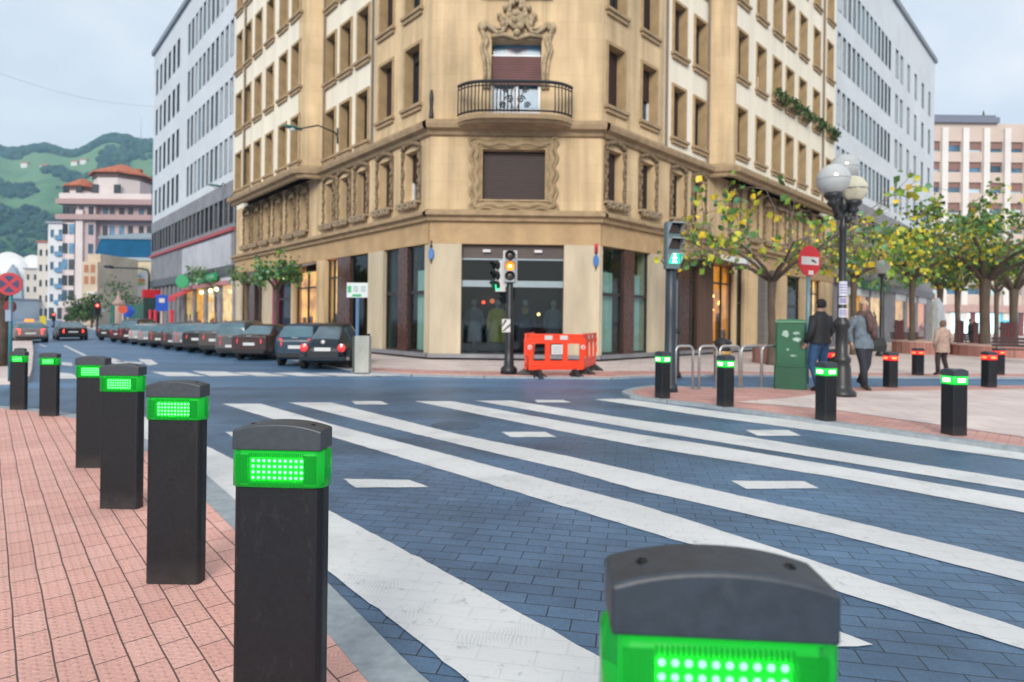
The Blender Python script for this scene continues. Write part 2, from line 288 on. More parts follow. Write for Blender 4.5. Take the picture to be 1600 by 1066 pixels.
stripe('crosswalk_stripe',[(224,650),(323,697),(372,722),(440,760),(525,803),(620,853),(720,907),(820,962),(924,1019),(1100,1115),(1500,1400),(1050,1400),(731,1063),(630,982),(525,901),(372,794),(323,761),(224,694)])
def band_(up,lo): stripe('crosswalk_stripe',up+lo[::-1])
band_([(408,631),(526,665),(718,715),(1000,789),(1100,820),(1300,886),(1600,983),(1900,1080)],[(347,631),(526,685),(718,742),(1000,827),(1100,857),(1300,921),(1600,1014),(1900,1112)])
band_([(517,629),(718,679),(893,714),(1000,738),(1100,762),(1300,807),(1600,879),(1900,950)],[(450,629),(560,656),(718,695),(893,736),(1000,766),(1100,788),(1300,833),(1600,909),(1900,981)])
band_([(706,627),(893,661),(1000,679),(1100,694),(1300,727),(1600,779),(1900,830)],[(648,627),(893,677),(1000,697),(1100,713),(1300,745),(1600,801),(1900,855)])
band_([(800,626),(1000,657),(1100,671),(1300,704),(1600,751),(1900,798)],[(742,626),(1000,671),(1100,687),(1300,719),(1600,767),(1900,815)])
band_([(975,623),(1100,640),(1300,664),(1600,706),(1900,745)],[(928,624),(1100,650),(1300,677),(1600,719),(1900,768)])
for q in ([(549,627),(596,627),(607,632),(556,632)],[(835,625),(880,625),(893,629),(840,629)],[(352,675),(395,675),(412,682),(362,682)],[(783,675),(852,675),(870,683),(798,683)],[(1165,672),(1232,672),(1252,681),(1184,681)],[(536,748),(640,750),(669,761),(556,762)],[(1142,751),(1256,752),(1280,763),(1166,764)],[(1240,990),(1313,987),(1364,1007),(1260,1012)]):
    stripe('lane_dash',q)
# far crossing and lane markings on the left street
for q in ([(236,581),(290,582),(322,588),(262,588)],[(300,580),(352,581),(392,587),(330,588)],[(366,582),(410,582),(452,588),(402,588)],[(424,583),(468,582),(520,588),(470,588)],[(486,583),(540,583),(600,588),(530,588)],[(545,582),(580,583),(632,587),(592,588)],
          [(150,556),(178,560),(215,573),(196,573),(170,566)],[(216,561),(236,562),(247,569),(232,571),(222,566)],[(222,566),(180,564),(182,565),(222,569)],
          [(96,566),(112,567),(114,572),(97,571)],[(92,582),(112,584),(128,592),(92,592)],[(98,540),(103,540),(137,556),(130,556)],[(60,538),(63,538),(74,542),(70,542)]):
    stripe('lane_marking',q)
# near left pavement
K_in=[(575,1066),(520,1000),(440,905),(370,832),(320,782),(262,722),(200,690),(150,668),(118,654),(60,644),(0,638),(-300,625)]
sheet('pavement',K_in+[(-900,640),(-1800,900),(-2500,2600),(1700,2600),(900,1400)],.012,tact,thick=.2)
def strip(pix,w,z):   # kerb stones along a line of pixels, w metres wide towards the road
    pts=[G(x,y,z) for x,y in pix]; out=[]
    for i,p in enumerate(pts):
        d=(pts[min(i+1,len(pts)-1)]-pts[max(i-1,0)]).normalized(); nn=Vector((d.y,-d.x,0)); out.append(p+nn*w)
    return pts,out
a_,b_=strip([(900,1400),(700,1195)]+K_in,.17,.010); mb=MB()
for i in range(len(a_)-1):
    mb.prism([a_[i],a_[i+1],b_[i+1],b_[i]],-.1,.0115)
mb.build('kerb',kerb_m,kind='structure')
# left far pavement with the sign
sheet('pavement',[(52,548),(50,575),(46,588),(30,592),(-80,595),(-500,600),(-500,545),(-60,522),(28,511),(48,515)],.10,pinkp,thick=.12)
# right island
isl=[(985,612),(1000,607),(1030,603),(1090,606),(1230,607),(1300,606),(1420,604),(1600,602),(2000,600),(2600,610),(2600,900),(1900,742),(1600,698),(1400,671),(1200,644),(1100,630),(1050,625),(1000,619)]
sheet('pavement',isl,.05,redp,thick=.1)
sheet('pavement',[(1300,612),(1700,607),(2400,620),(2400,790),(1600,683),(1300,640),(1150,628),(1240,621)],.056,pinkp)
pts=[G(x,y,.05) for x,y in [(1230,607),(1090,606),(1030,603),(1000,607),(985,612),(1000,619),(1050,625),(1100,630),(1200,644),(1400,671),(1600,698),(1900,742),(2600,900)]]
mb=MB()
for i in range(len(pts)-1):
    d=(pts[i+1]-pts[i]).normalized(); nn=Vector((d.y,-d.x,0)); e=pts[i+1]+nn*.16; c=pts[i]+nn*.16
    # outward = away from island centre
    cen=G(1400,630,.05)
    if (pts[i]+nn*.16-cen).length<(pts[i]-cen).length: e=pts[i+1]-nn*.16; c=pts[i]-nn*.16
    mb.prism([pts[i],pts[i+1],e,c],-.1,.052+.0005*(i%2))
mb.build('kerb',kerb_m,kind='structure')
# pavement round the corner building and the square
CL=Vector((-2.6,19,0)); CR=Vector((2.74,19,0)); Lv=Vector((-.6539,.7566,0)); Rv=Vector((.7015,.7127,0)); nL=Vector((-.7566,-.6539,0)); nR=Vector((.7127,-.7015,0))
pv=[(-3.3,14.3),(-2.2,13.8),(-.6,13.6),(2.2,13.7),(3.0,14.2),(5.5,14.9),(9,14.8),(14,15.2),(22,16.3),(60,18),(120,30),(120,140),(40,90),(-40,80)]
pl=[CL+Lv*62+nL*3.4,CL+Lv*20+nL*3.4,CL+Lv*4+nL*3.2]
poly=[Vector((x,y,0)) for x,y in pv]+pl
mb=MB(); mb.prism(poly,-.1,.035); mb.build('pavement',pinkp,kind='structure')
mb=MB(); mb.prism([Vector((x,y,0)) for x,y in [(-3.2,14.45),(-2.15,13.96),(-.6,13.77),(2.2,13.87),(3.0,14.37),(5.5,15.05),(9,14.95),(14,15.35),(14,16.0),(9,15.7),(5.5,15.7),(3.0,15.4),(2.2,15.05),(-.6,14.8),(-2.0,14.95),(-3.6,15.4)]],-.05,.041); mb.build('pavement_border',redp,kind='structure')
allp=[pl[-1]]+[Vector((x,y,0)) for x,y in pv[:10]]; allp=pl[:2]+allp; mb=MB()
for i in range(len(allp)-1):
    p,q=allp[i],allp[i+1]; d=(q-p).normalized(); nn=Vector((d.y,-d.x,0)); 
    mb.prism([p,q,q+nn*.15,p+nn*.15],-.1,.039+.0005*(i%2))
mb.build('kerb',kerb_m,kind='structure')
# dark manhole cover
c=G(712,665,.006); mb=MB(); mb.lathe([(.0,-.02),(.30,-.02),(.30,.003),(.27,.005),(0,.005)],c,28); mb.build('manhole_cover',M('cover_iron',(.05,.09,.15),.5,.3,6),label='round dark manhole cover in the paved road between the crosswalk stripes',cat='manhole cover')
# ------------------------------------------------------------------ bollards
lens_g=lens_mat('green_lens',(.10,.80,.20),(0,.9,.12),.045)
led_back=E_('green_led_panel',(.0,.85,.03),.13); led_dot=E_('green_led',(.75,1,.62),6.5)
lens_r=M('red_lens',(.5,.02,.02),.15,0,emit=.75,ecol=(1,.01,.015),spec=.7); led_r=E_('red_led',(1,.28,.08),1.8); led_rb=E_('red_led_panel',(1,.03,.02),1.0)
def rrect(w,d,r,n=4):
    out=[]
    for cx,cy,a0 in ((w/2-r,d/2-r,0),(-w/2+r,d/2-r,90),(-w/2+r,-d/2+r,180),(w/2-r,-d/2+r,270)):
        for k in range(n+1):
            a=R_(a0+90*k/n); out.append((cx+r*math.cos(a),cy+r*math.sin(a)))
    return out
def bevel_prism(mb,poly,z0,z1,c=.006):
    cx=0
    sh=lambda f:[(x*f[0],y*f[1]) for x,y in poly]
    w=max(p[0] for p in poly); d=max(p[1] for p in poly); f=((w-c)/w,(d-c)/d)
    mb.rings([[(*p,z0) for p in poly],[(*p,z1-c) for p in poly],[(*p,z1) for p in sh(f)]])
def wide_bollard():
    W,D=.264,.078
    e=E('light_bollard','x','bollard',(0,0,0),group='dark bollards with green light bands along the near kerb')
    b=MB(); bevel_prism(b,rrect(W,D,.022),-.05,.790,.004); b.build('post',bbody,e,local=True,smooth=False)
    l=MB(); bevel_prism(l,rrect(W+.018,D+.016,.036,6),.7905,.8965,.006); ln=l.build('lens',lens_g,e,local=True,smooth=True)
    k_=MB(); k_.prism(rrect(W-.03,D-.016,.01),.791,.896); k_.build('bounce_core',E_('green_bounce_core',(0,.6,.08),.24),ln,local=True)  # core emission stands for green light bouncing inside the lens
    r=MB()
    for sx in (-1,1):
        for k in range(9):
            x=sx*(.083+k*.0042); r.box((x-.0011,-D/2-.0125,.803),(x+.0011,-D/2-.006,.885))
    for k in range(26):
        x=-.079+k*.0063; r.box((x-.0007,-D/2-.0115,.796),(x+.0007,-D/2-.006,.8035)); r.box((x-.0007,-D/2-.0115,.879),(x+.0007,-D/2-.006,.891))
    r.build('rib',lens_g,ln,local=True)
    p=MB(); p.box((-.0815,-D/2+.001,.805),(.0815,-D/2+.006,.879)); p.build('led_panel',led_back,ln,local=True)
    d=MB()
    for i in range(10):
        for j in range(4): d.lathe([(.0048,-.0035),(.0043,-.0045),(0,-.005)],(-.0715+i*.0159,-D/2+.0025,.817+j*.0167),10,'y')
    d.build('led_dot',led_dot,ln,local=True)
    c=MB(); n=18; prof=[]
    for k in range(n+1):
        x=-W/2+W*k/n; u=x/(W/2); prof.append((x,.957+.020*(1-abs(u)**2.2)))
    dd=D/2+.008
    front=[c.p((x,-dd,.8985)) for x,z in prof]; ftop=[c.p((x,-dd,z-.002)) for x,z in prof]; t1=[c.p((x,-dd+.005,z)) for x,z in prof]; t2=[c.p((x,dd-.005,z)) for x,z in prof]; btop=[c.p((x,dd,z-.002)) for x,z in prof]; back=[c.p((x,dd,.8985)) for x,z in prof]
    L=[front,ftop,t1,t2,btop,back]
    for a,bb in zip(L,L[1:]+[front]):
        for k in range(n): c.fi([a[k],a[k+1],bb[k+1],bb[k]])
    c.fi([q[0] for q in L]); c.fi([q[n] for q in L])
    cp=c.build('cap',bcap,e,local=True,bevel=.004)
    for sx in (-.09,.09):
        s=MB(); s.lathe([(.0075,-.01),(.0075,.0012),(.005,.0014),(.004,-.004),(0,-.004)],(sx,0,.957+.020*(1-abs(sx/(W/2))**2.2)+.0005),10)
        s.build('screw',screwm,cp,local=True)
    return e
wb=wide_bollard()
def dist_by_w(px,w=.277): return FPX*w/px
def put_near(o,cx,topy,wpx): 
    d=dist_by_w(wpx); p=P(cx,topy,d); o.location=(p.x,p.y,p.z-.977); return p
# positions on the ground; heights along the kerb vary a little as the kerb dips, so each stands on its own base point
near=[((1122,2000),370,1.0,'bollard closest to the camera, only its cap and glowing green band in view'),
      ((448,1190),150,1.0,'complete green banded bollard standing between crosswalk edge and red pavers, cut at the bottom'),
      ((275,908),93,1.0,'tall green banded bollard standing whole on red pavers behind the half cut one'),
      ((190,793),66,.99,'green banded bollard overlapping the one just behind it'),
      ((144,730),46,.99,'green banded bollard partly hidden behind the next one towards the camera'),
      ((77,650),30,.85,'bollard at the bend of the red pavement, right one of the far pair'),
      ((29,640),28,.84,'bollard with a bright green band in front of the no stopping pole')]
X0=[.0]*7
pos=[]
for i,((px,py),w,s,lab) in enumerate(near):
    if i==0: loc=Vector(((1122-800)/FPX*.76,.76,0))
    elif i==1: loc=Vector(((448-803)/FPX*1.84,1.84,0))
    else: loc=G(px,py,.012)
    pos.append((loc,s,lab))
HGT=[None]*7
for i,(loc,s,lab) in enumerate(pos):
    # top of cap as seen in the photo fixes the height of each post
    topy=[896,663,600,572,559,553,550][i]; cx=[1122,450,276,190,141,77,29][i]
    z=P(cx,topy,loc.y-.05).z; scl=z/.977
    rz=R_([-4,-3,-1,-1,0,0,0][i])
    if i==0: wb.location=loc; wb.rotation_euler=(0,0,rz); wb.scale=(1,1,scl); wb['label']=lab
    else: 
        o=dup(wb,loc,rz,lab); sx=[1,1.02,1.0,1.0,.95,.86,.80][i]; o.scale=(sx,sx,scl)
o=dup(wb,G(31,622,.012),0,'bollard showing only its dark cap behind another bollard beside the no stopping pole'); o.scale=(.6,.6,P(31,545,o.location.y).z/.977)
def square_bollard(lm,pm,dm,grp):
    W=.172
    e=E('light_bollard','x','bollard',(0,0,0),group=grp)
    b=MB(); bevel_prism(b,rrect(W,W,.014),-.05,.60,.004); b.build('post',bbody,e,local=True)
    l=MB(); bevel_prism(l,rrect(W+.008,W+.008,.022),.601,.70,.003); ln=l.build('lens',lm,e,local=True,smooth=True)
    for a in (0,90,180,270):
        X=Matrix.Rotation(R_(a),4,'Z'); p=MB(X=X); p.box((-.058,-W/2-.006,.622),(.058,-W/2-.0045,.682)); p.build('led_panel',pm,ln,local=True)
        d=MB(X=X)
        for i in range(6):
            for j in range(3): d.lathe([(.0065,-.002),(.0055,-.003),(0,-.0035)],(-.038+i*.0152,-W/2-.005,.638+j*.014),8,'y')
        d.build('led_dot',dm,ln,local=True)
    c=MB(); n=10; h=W/2+.002
    g=[[0]*(n+1) for _ in range(n+1)]; lo=[[0]*(n+1) for _ in range(n+1)]
    for i in range(n+1):
        for j in range(n+1):
            x,y=-h+2*h*i/n,-h+2*h*j/n; u,v=x/h,y/h
            z=.765+.022*max(1-abs(u)**2,1-abs(v)**2)-.004
            g[i][j]=c.p((x,y,z)); 
    lowid={}
    for i in range(n+1):
        for j in range(n+1):
            if i in (0,n) or j in (0,n): lowid[i,j]=c.p((-h+2*h*i/n,-h+2*h*j/n,.701))
    for i in range(n):
        for j in range(n): c.fi([g[i][j],g[i+1][j],g[i+1][j+1],g[i][j+1]])
    for i in range(n):
        for j in (0,n): c.fi([g[i][j],g[i+1][j],lowid[i+1,j],lowid[i,j]]); c.fi([g[j][i],g[j][i+1],lowid[j,i+1],lowid[j,i]])
    c.build('cap',bcap,e,local=True,bevel=.001)
    return e
sb=square_bollard(M('green_lens_far',(.01,.30,.04),.15,0,emit=.45,ecol=(0,.95,.08)),led_back,led_dot,'dark square bollards with green lights round the right corner')
sr=square_bollard(lens_r,led_rb,led_r,'dark square bollards with red lights along the square')
for i,(px,py,ty,rz,lab) in enumerate([(1035,622,549,27,'green lit bollard at the foot of the pedestrian signal, left end of the bike hoops'),(1133,635,555,22,'green lit bollard in front of the middle bike hoops'),(1290,657,565,15,'green lit bollard in front of the lamp post, beside the green cabinet'),(1490,679,576,7,'green lit bollard alone on pale paving, right of the others')]):
    loc=G(px,py,.05); s=P(px,ty,loc.y).z-.05
    o=sb if i==0 else dup(sb,loc,R_(rz),lab)
    o.location=loc; o.rotation_euler=(0,0,R_(rz)); o.scale=(1.06,1.06,s/.785); o['label']=lab
for i,(px,py,ty,rz,lab) in enumerate([(1298,603,545,8,'red lit bollard half hidden behind the lamp post and the green lit bollard'),(1391,605,550,5,'red lit bollard with an orange glow right of the woman with a scarf'),(1434,586,544,5,'red lit bollard just left of the person in the beige coat'),(1545,605,549,5,'nearer red lit bollard of the pair below the big plane tree'),(1560,585,544,5,'farther red lit bollard of the pair below the big plane tree')]):
    loc=G(px,py,.05); s=P(px,ty,loc.y).z-.05
    o=sr if i==0 else dup(sr,loc,R_(rz),lab)
    o.location=loc; o.rotation_euler=(0,0,R_(rz)); o.scale=(1.13,1.13,s/.785); o['label']=lab
# ------------------------------------------------------------------ facade helpers
FLf=Frame(CL,Lv,nL); FRf=Frame(CR,Rv,nR); FCf=Frame(CL,(1,0),(0,-1))
def wall(mb,s0,s1,z0,z1,t,ops):
    ss=sorted({s0,s1,*[o[0] for o in ops],*[o[1] for o in ops]}); zs=sorted({z0,z1,*[o[2] for o in ops],*[o[3] for o in ops]})
    ss=[s for s in ss if s0<=s<=s1]; zs=[z for z in zs if z0<=z<=z1]
    for a,b in zip(ss,ss[1:]):
        for c,d in zip(zs,zs[1:]):
            m=((a+b)/2,(c+d)/2)
            if any(o[0]<m[0]<o[1] and o[2]<m[1]<o[3] for o in ops): continue
            mb.face([(a,t,c),(b,t,c),(b,t,d),(a,t,d)])
def reveal(mb,a,b,c,d,t,dep):
    for q in ([(a,t,c),(a,t,d),(a,t-dep,d),(a,t-dep,c)],[(b,t,c),(b,t,d),(b,t-dep,d),(b,t-dep,c)],[(a,t,d),(b,t,d),(b,t-dep,d),(a,t-dep,d)],[(a,t,c),(b,t,c),(b,t-dep,c),(a,t-dep,c)]): mb.face(q)
WM={}
def winmesh(key,w,h,dep,kind):
    """local: x along wall, y outwards (0 = wall plane), z up from opening bottom. kinds: shut amount"""
    if key in WM: return WM[key]
    fr=MB()                                   # stone surround lining the opening
    sw=.10
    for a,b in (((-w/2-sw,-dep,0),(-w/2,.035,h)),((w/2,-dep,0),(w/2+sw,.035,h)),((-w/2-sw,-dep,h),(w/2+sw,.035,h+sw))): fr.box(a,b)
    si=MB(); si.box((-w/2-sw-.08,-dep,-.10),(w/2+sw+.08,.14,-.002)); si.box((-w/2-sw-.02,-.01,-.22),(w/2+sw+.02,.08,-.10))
    sh=MB(); y=-dep+.02; sa={'shut':1,'half':.55,'open':.18}[kind]
    zb=h*(1-sa)
    k=zb
    while k<h-.01:
        sh.box((-w/2+.03,y+.02,k+.006),(w/2-.03,y+.05,min(k+.062,h))); k+=.068
    sh.box((-w/2,y-.02,0),(w/2,y+.022,.05)); 
    wd=MB()
    if sa<1:
        for a,b in ((-w/2,-w/2+.07),(w/2-.07,w/2),(-.05,.05)): wd.box((a,y-.03,.05),(b,y+.03,zb))
        wd.box((-w/2+.07,y-.03,.05),(w/2-.07,y+.026,.13)); 
    pn=MB(); pn.box((-w/2,y-.05,.02),(w/2,y-.035,h))
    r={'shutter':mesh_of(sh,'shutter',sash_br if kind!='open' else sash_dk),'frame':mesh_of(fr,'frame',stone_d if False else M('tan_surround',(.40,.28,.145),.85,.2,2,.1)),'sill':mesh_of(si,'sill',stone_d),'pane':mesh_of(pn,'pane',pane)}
    r['sash']=mesh_of(wd,'sash',white_p if kind=='half' else sash_dk) if sa<1 else None
    WM[key]=r; return r
def put_window(par,F,s,z,t,key,w,h,dep,kind):
    r=winmesh(key,w,h,dep,kind); p=par_inv(par)@F.pt(s,t,z)
    o=inst(r['shutter'],'window',par,p,F.rz)
    for k in ('frame','sill','pane','sash'):
        if r[k]: inst(r[k],k,o,(0,0,0))
    return o
def par_inv(p): return wm(p).inverted()
# ------------------------------------------------------------------ corner building
CB=E('corner_building','tan stone corner building with chamfered front, curved balcony and glass shop below','building',CL)
TOP=22.5; DEP=.34
floors=[8.2+3.07*k for k in range(5)]
body=MB(F=FCf); wr=MB(F=FLf); pil=MB()
Wc=(CR-CL).x
door=(1.86,3.42,7.5,10.06); swin=(1.62,3.58,5.05,6.62)
ops=[door,swin]+[(1.95,3.3,z+.0,z+1.9) for z in floors[1:]]
ops[2]=(1.95,3.3,11.5,13.4)
wall(body,0,Wc,4.4,TOP,0,ops)
for o in ops: reveal(body,*o,0,.5)
kinds=['shut','half','open','shut','open']
def cols(F,lst,t,zs,w,h,mbw,ops):
    for i,c in enumerate(lst):
        for j,z in enumerate(zs):
            ops.append((c-w/2,c+w/2,z,z+h))
            k=kinds[(i*3+j*2+int(c*7))%5]
            put_window(CB,F,c,z,t,'w%.2f_%.2f_%s'%(w,h,k),w,h,DEP,k)
LT=[1.13,2.88]; LW=[4.62,6.05,7.42]; BAYL=[9.15,10.6,12.25,13.85,15.35,16.75]
RT=[.72,2.68]; RW=[4.72,6.29]; BAYR=[8.34,10.15,11.87,13.37,15.0,16.9,18.92]
ORN=[]
for F,T_,W_,B_,end,bs,be,zT,zW,bt in ((FLf,LT,LW,BAYL,19.55,8.05,17.55,[8.2+3.07*k for k in range(4)],[7.78+3.07*k for k in range(5)],.75),(FRf,RT,RW,BAYR,22.3,7.0,19.85,[8.1+3.07*k for k in range(4)],[8.0+3.07*k for k in range(5)],.75)):
    stn=MB(F=F); wh=MB(F=F); ot=[]; ow=[]; ob=[]
    cols(F,T_,0,zT,.90,1.95,None,ot); cols(F,W_,0,zW,.84,1.86,None,ow); cols(F,B_,bt,zW,.84,1.86,None,ob)
    sp=(T_[1]+W_[0])/2-.05
    f1=[]; firsts=T_+W_+[c+(.9 if F is FLf else 1.1) for c in B_]
    for c in firsts:
        if c<end-.7: f1.append((c-.40,c+.40,5.08,6.75)); ORN.append((F,c))
    wall(stn,0,end,4.4,7.2,0,f1)
    for o in f1: reveal(stn,*o,0,.36)
    up=MB(F=F); wall(up,0,sp,7.2,TOP,0,ot); up.build('upper_wall',stone,CB); stn.build('first_floor_wall',stone,CB); stn=MB(F=F)
    wall(wh,sp,bs,7.2,TOP,-.02,ow)
    # canted tan pilaster leading out to the projecting bay
    for (a,ta),(b,tb) in (((bs,-.02),(bs+.30,bt*.75)),((bs+.30,bt*.75),(bs+.62,bt+.02))): stn.face([(a,ta,7.45),(b,tb,7.45),(b,tb,TOP),(a,ta,TOP)])
    stn.face([(bs+.62,bt+.02,7.45),(bs+.78,bt+.02,7.45),(bs+.78,bt+.02,TOP),(bs+.62,bt+.02,TOP)])
    wh.build('render_wall',render_w,CB); wh=MB(F=F); wall(wh,bs+.78,be,7.3,TOP,bt,ob); wh.build('bay_wall',render_w,CB); wh=MB(F=F)
    stn.face([(be,bt,7.3),(be,-.02,7.3),(be,-.02,TOP),(be,bt,TOP)])
    wh.face([(be,0,7.2),(end,0,7.2),(end,0,TOP),(be,0,TOP)])
    # bay underside, sill bands
    stn.face([(bs,0,7.45),(bs+.3,bt*.75,7.45),(bs+.62,bt,7.45),(be,bt,7.45),(be,0,7.45)])
    stn.build('pilaster',stone,CB); wh.build('end_wall',render_w,CB)
    # cornices (profiled) following the facade
    cr=MB(F=F)
    def band(path,prof):   # path of (s,t), prof (out,z)
        n=len(path)
        for (a,b) in zip(path,path[1:]):
            for (o0,z0),(o1,z1) in zip(prof,prof[1:]): cr.face([(a[0],a[1]+o0,z0),(b[0],b[1]+o0,z0),(b[0],b[1]+o1,z1),(a[0],a[1]+o1,z1)])
    band([(-.02,0),(end,0)],[(0,4.32),(.16,4.36),(.16,4.46),(.3,4.52),(.3,4.60),(.08,4.72),(0,4.72)])
    band([(-.02,0),(bs,0),(bs+.3,bt*.75),(bs+.62,bt),(be,bt)],[(0,7.0),(.10,7.05),(.13,7.15),(.3,7.2),(.34,7.32),(.34,7.40),(.12,7.52),(0,7.55)])
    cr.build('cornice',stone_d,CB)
    # drain pipes
    for s_,t_ in ((sp+.08,.07),(bs-.12,.07),(be-1.85 if F is FLf else be-2.0,bt+.07)):
        dp=MB(F=F); dp.tube([(s_,t_,7.5),(s_,t_,TOP)],.05,8); dp.build('drainpipe',M('drainpipe',(.2,.15,.1),.6),CB)
# chamfer cornices
cr=MB(F=FCf)
for prof in ([(0,4.32),(.16,4.36),(.16,4.46),(.3,4.52),(.3,4.60),(.08,4.72),(0,4.72)],[(0,7.0),(.10,7.05),(.13,7.15),(.3,7.2),(.34,7.32),(.34,7.40),(.12,7.52),(0,7.55)]):
    for (o0,z0),(o1,z1) in zip(prof,prof[1:]):
        e0,e1=o0*.34,o1*.36; cr.face([(-e0,o0,z0),(Wc+e0,o0,z0),(Wc+e1,o1,z1),(-e1,o1,z1)])
cr.build('cornice',stone_d,CB)
# block joints are in the stone; roof and back so that the block is closed
body.build('corner_wall',stone,CB)
rf=MB(); bk=[CL,CR,CR+Rv*22.3,(CR+Rv*22.3+CL+Lv*19.55)/2+Vector((0,14,0)),CL+Lv*19.55]
rf.face([(p.x,p.y,TOP) for p in bk])
for a,b in ((bk[2],bk[3]),(bk[3],bk[4])): rf.face([(a.x,a.y,0),(b.x,b.y,0),(b.x,b.y,TOP),(a.x,a.y,TOP)])
rf.build('roof',stone,CB)
# added dark core behind the facades keeps rooms dark
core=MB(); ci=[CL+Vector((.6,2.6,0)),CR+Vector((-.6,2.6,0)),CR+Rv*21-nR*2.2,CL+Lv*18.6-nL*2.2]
core.prism([(p.x,p.y) for p in ci],.1,TOP-.1); core.build('dark_core',M('dark_core',(.05,.04,.035),.8,.3,1),CB)
flr=MB(); fo=[CL,CR,CR+Rv*22,CL+Lv*19]; 
flr.face([(p.x,p.y,4.38) for p in fo]); flr.face([(p.x,p.y,.16) for p in fo]); flr.build('shop_floor',M('shop_floor',(.10,.09,.08),.3,.2,2),CB)
# ornate first-floor windows: wavy carved surround, carved sill
def wavy(mb,w,h,amp,r,y=0,z0=0,waves=(3,4),n=96,close=True):
    per=[]; 
    for k in range(n):
        u=k/n*4; s_=int(u); f=u-s_
        c=[(-w/2,0),(w/2,0),(w/2,h),(-w/2,h)]; a=Vector(c[s_]); b=Vector(c[(s_+1)%4]); p=a.lerp(b,f)
        nrm=Vector(((b-a).y,-(b-a).x)).normalized(); q=waves[s_%2]
        flare=abs(2*f-1)**6*.6
        p=p+nrm*amp*(math.cos(f*math.pi*2*q)*.6+flare); per.append((p.x,y,z0+p.y))
    per.append(per[0]); mb.tube(per,r,6,cap=False)
dark_orn=M('weathered_carving',(.20,.145,.085),.9,.45,9,.4)
om=MB()
for sx in (-1,1):
    pts=[(sx*(.50+.045*math.sin(k*.9)),.03,-.1+1.95*k/22) for k in range(23)]; om.tube(pts,.05,6)
    for k in range(7): om.ball((sx*.50,.06,.1+k*.26),.055,7,5,(1,1,1.5))
    om.tube([(sx*(.58),.02,-.1),(sx*.60,.02,1.75)],.03,5)
for k in range(9): om.ball((-.48+.12*k,.07,1.80+.12*math.sin(k/8*math.pi)),.075+.02*(k%2),7,5)
om.tube([(-.6+.1*k,.05,1.92+.14*math.sin(k/12*math.pi)+.03*math.cos(k*1.6)) for k in range(13)],.045,6)
om_me=mesh_of(om,'carved_frame',dark_orn,True)
osl=MB(); osl.box((-.62,-.3,-.09),(.62,.22,-.005))
for k in range(6): osl.ball((-.5+.2*k,.16,-.17),.085,8,6,(1,1,1.1))
osl.tube([(-.62+.062*k,.2,-.10-.05*math.cos(k*.95)) for k in range(21)],.04,6)
osl_me=mesh_of(osl,'carved_sill',M('carved_sill',(.30,.23,.15),.9,.35,8,.3),False)
for i,(F,c) in enumerate(ORN):
    k=kinds[(i*2+1)%5]; r=winmesh('orn_%s'%k,.80,1.67,.34,k)
    o=inst(r['shutter'],'ornate_window',CB,par_inv(CB)@F.pt(c,0,5.08),F.rz)
    inst(r['pane'],'pane',o,(0,0,0)); inst(om_me,'carved_frame',o,(0,0,0)); inst(osl_me,'carved_sill',o,(0,0,0))
    if r['sash']: inst(r['sash'],'sash',o,(0,0,0))
# chamfer first-floor wide shuttered window with wavy frame
def slats(mb,a,b,c,d,t):
    z=c
    while z<d-.01: mb.box((a,t-.03,z+.005),(b,t,min(z+.075,d))); z+=.08
sh=MB(F=FCf); slats(sh,swin[0],swin[1],swin[2]+.02,swin[3],-.25); w1=sh.build('shuttered_window',sash_br,CB)
fr=MB(X=Matrix.Translation(FCf.pt(2.6,0,0)))
for w,h,a,r,y in ((2.34,1.92,.07,.10,-.02),(2.62,2.14,.08,.06,-.03),(2.12,1.74,.03,.05,-.02)): wavy(fr,w,h,a,r,y,z0=5.83-h/2)

pf=MB(F=FCf)
for a,b_,c,d in ((1.36,1.62,4.78,6.9),(3.58,3.84,4.78,6.9),(1.62,3.58,6.63,6.9),(1.62,3.58,4.78,4.985)): pf.box((a,-.02,c),(b_,.03,d))
pf.build('frame_plate',M('tan_surround',(.40,.28,.145)),w1)
fr.build('wavy_frame',M('moulded_frame',(.33,.24,.135),.85,.25,4,.2),w1,smooth=True)
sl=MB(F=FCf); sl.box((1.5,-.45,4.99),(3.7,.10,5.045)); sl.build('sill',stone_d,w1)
# balcony door
dm=MB(F=FCf); slats(dm,door[0],door[1],8.72,9.62,-.2); d1=dm.build('balcony_door',M('maroon_shutter',(.12,.035,.035),.6,.2,3),CB)
q=MB(F=FCf)
for a,b,c,d in ((1.86,1.95,7.5,8.74),(3.33,3.42,7.5,8.74),(2.58,2.70,7.5,8.74)): q.box((a,-.38,c),(b,-.28,d))
for a,b in ((1.95,2.58),(2.70,3.33)): q.box((a,-.37,7.5),(b,-.30,8.0))
q.box((1.86,-.36,9.62),(3.42,-.22,9.68)); q.build('sash',white_p,d1)
q=MB(F=FCf); q.box((1.9,-.42,7.5),(3.4,-.39,10.06)); q.build('pane',pane_b,d1)
q=MB(F=FCf); q.box((2.3,-.385,9.70),(2.98,-.375,9.98)); q.build('pane',M('fan_light',(.2,.22,.28),.2,.2),d1)
hd=MB(X=Matrix.Translation(FCf.pt(2.64,0,0)))
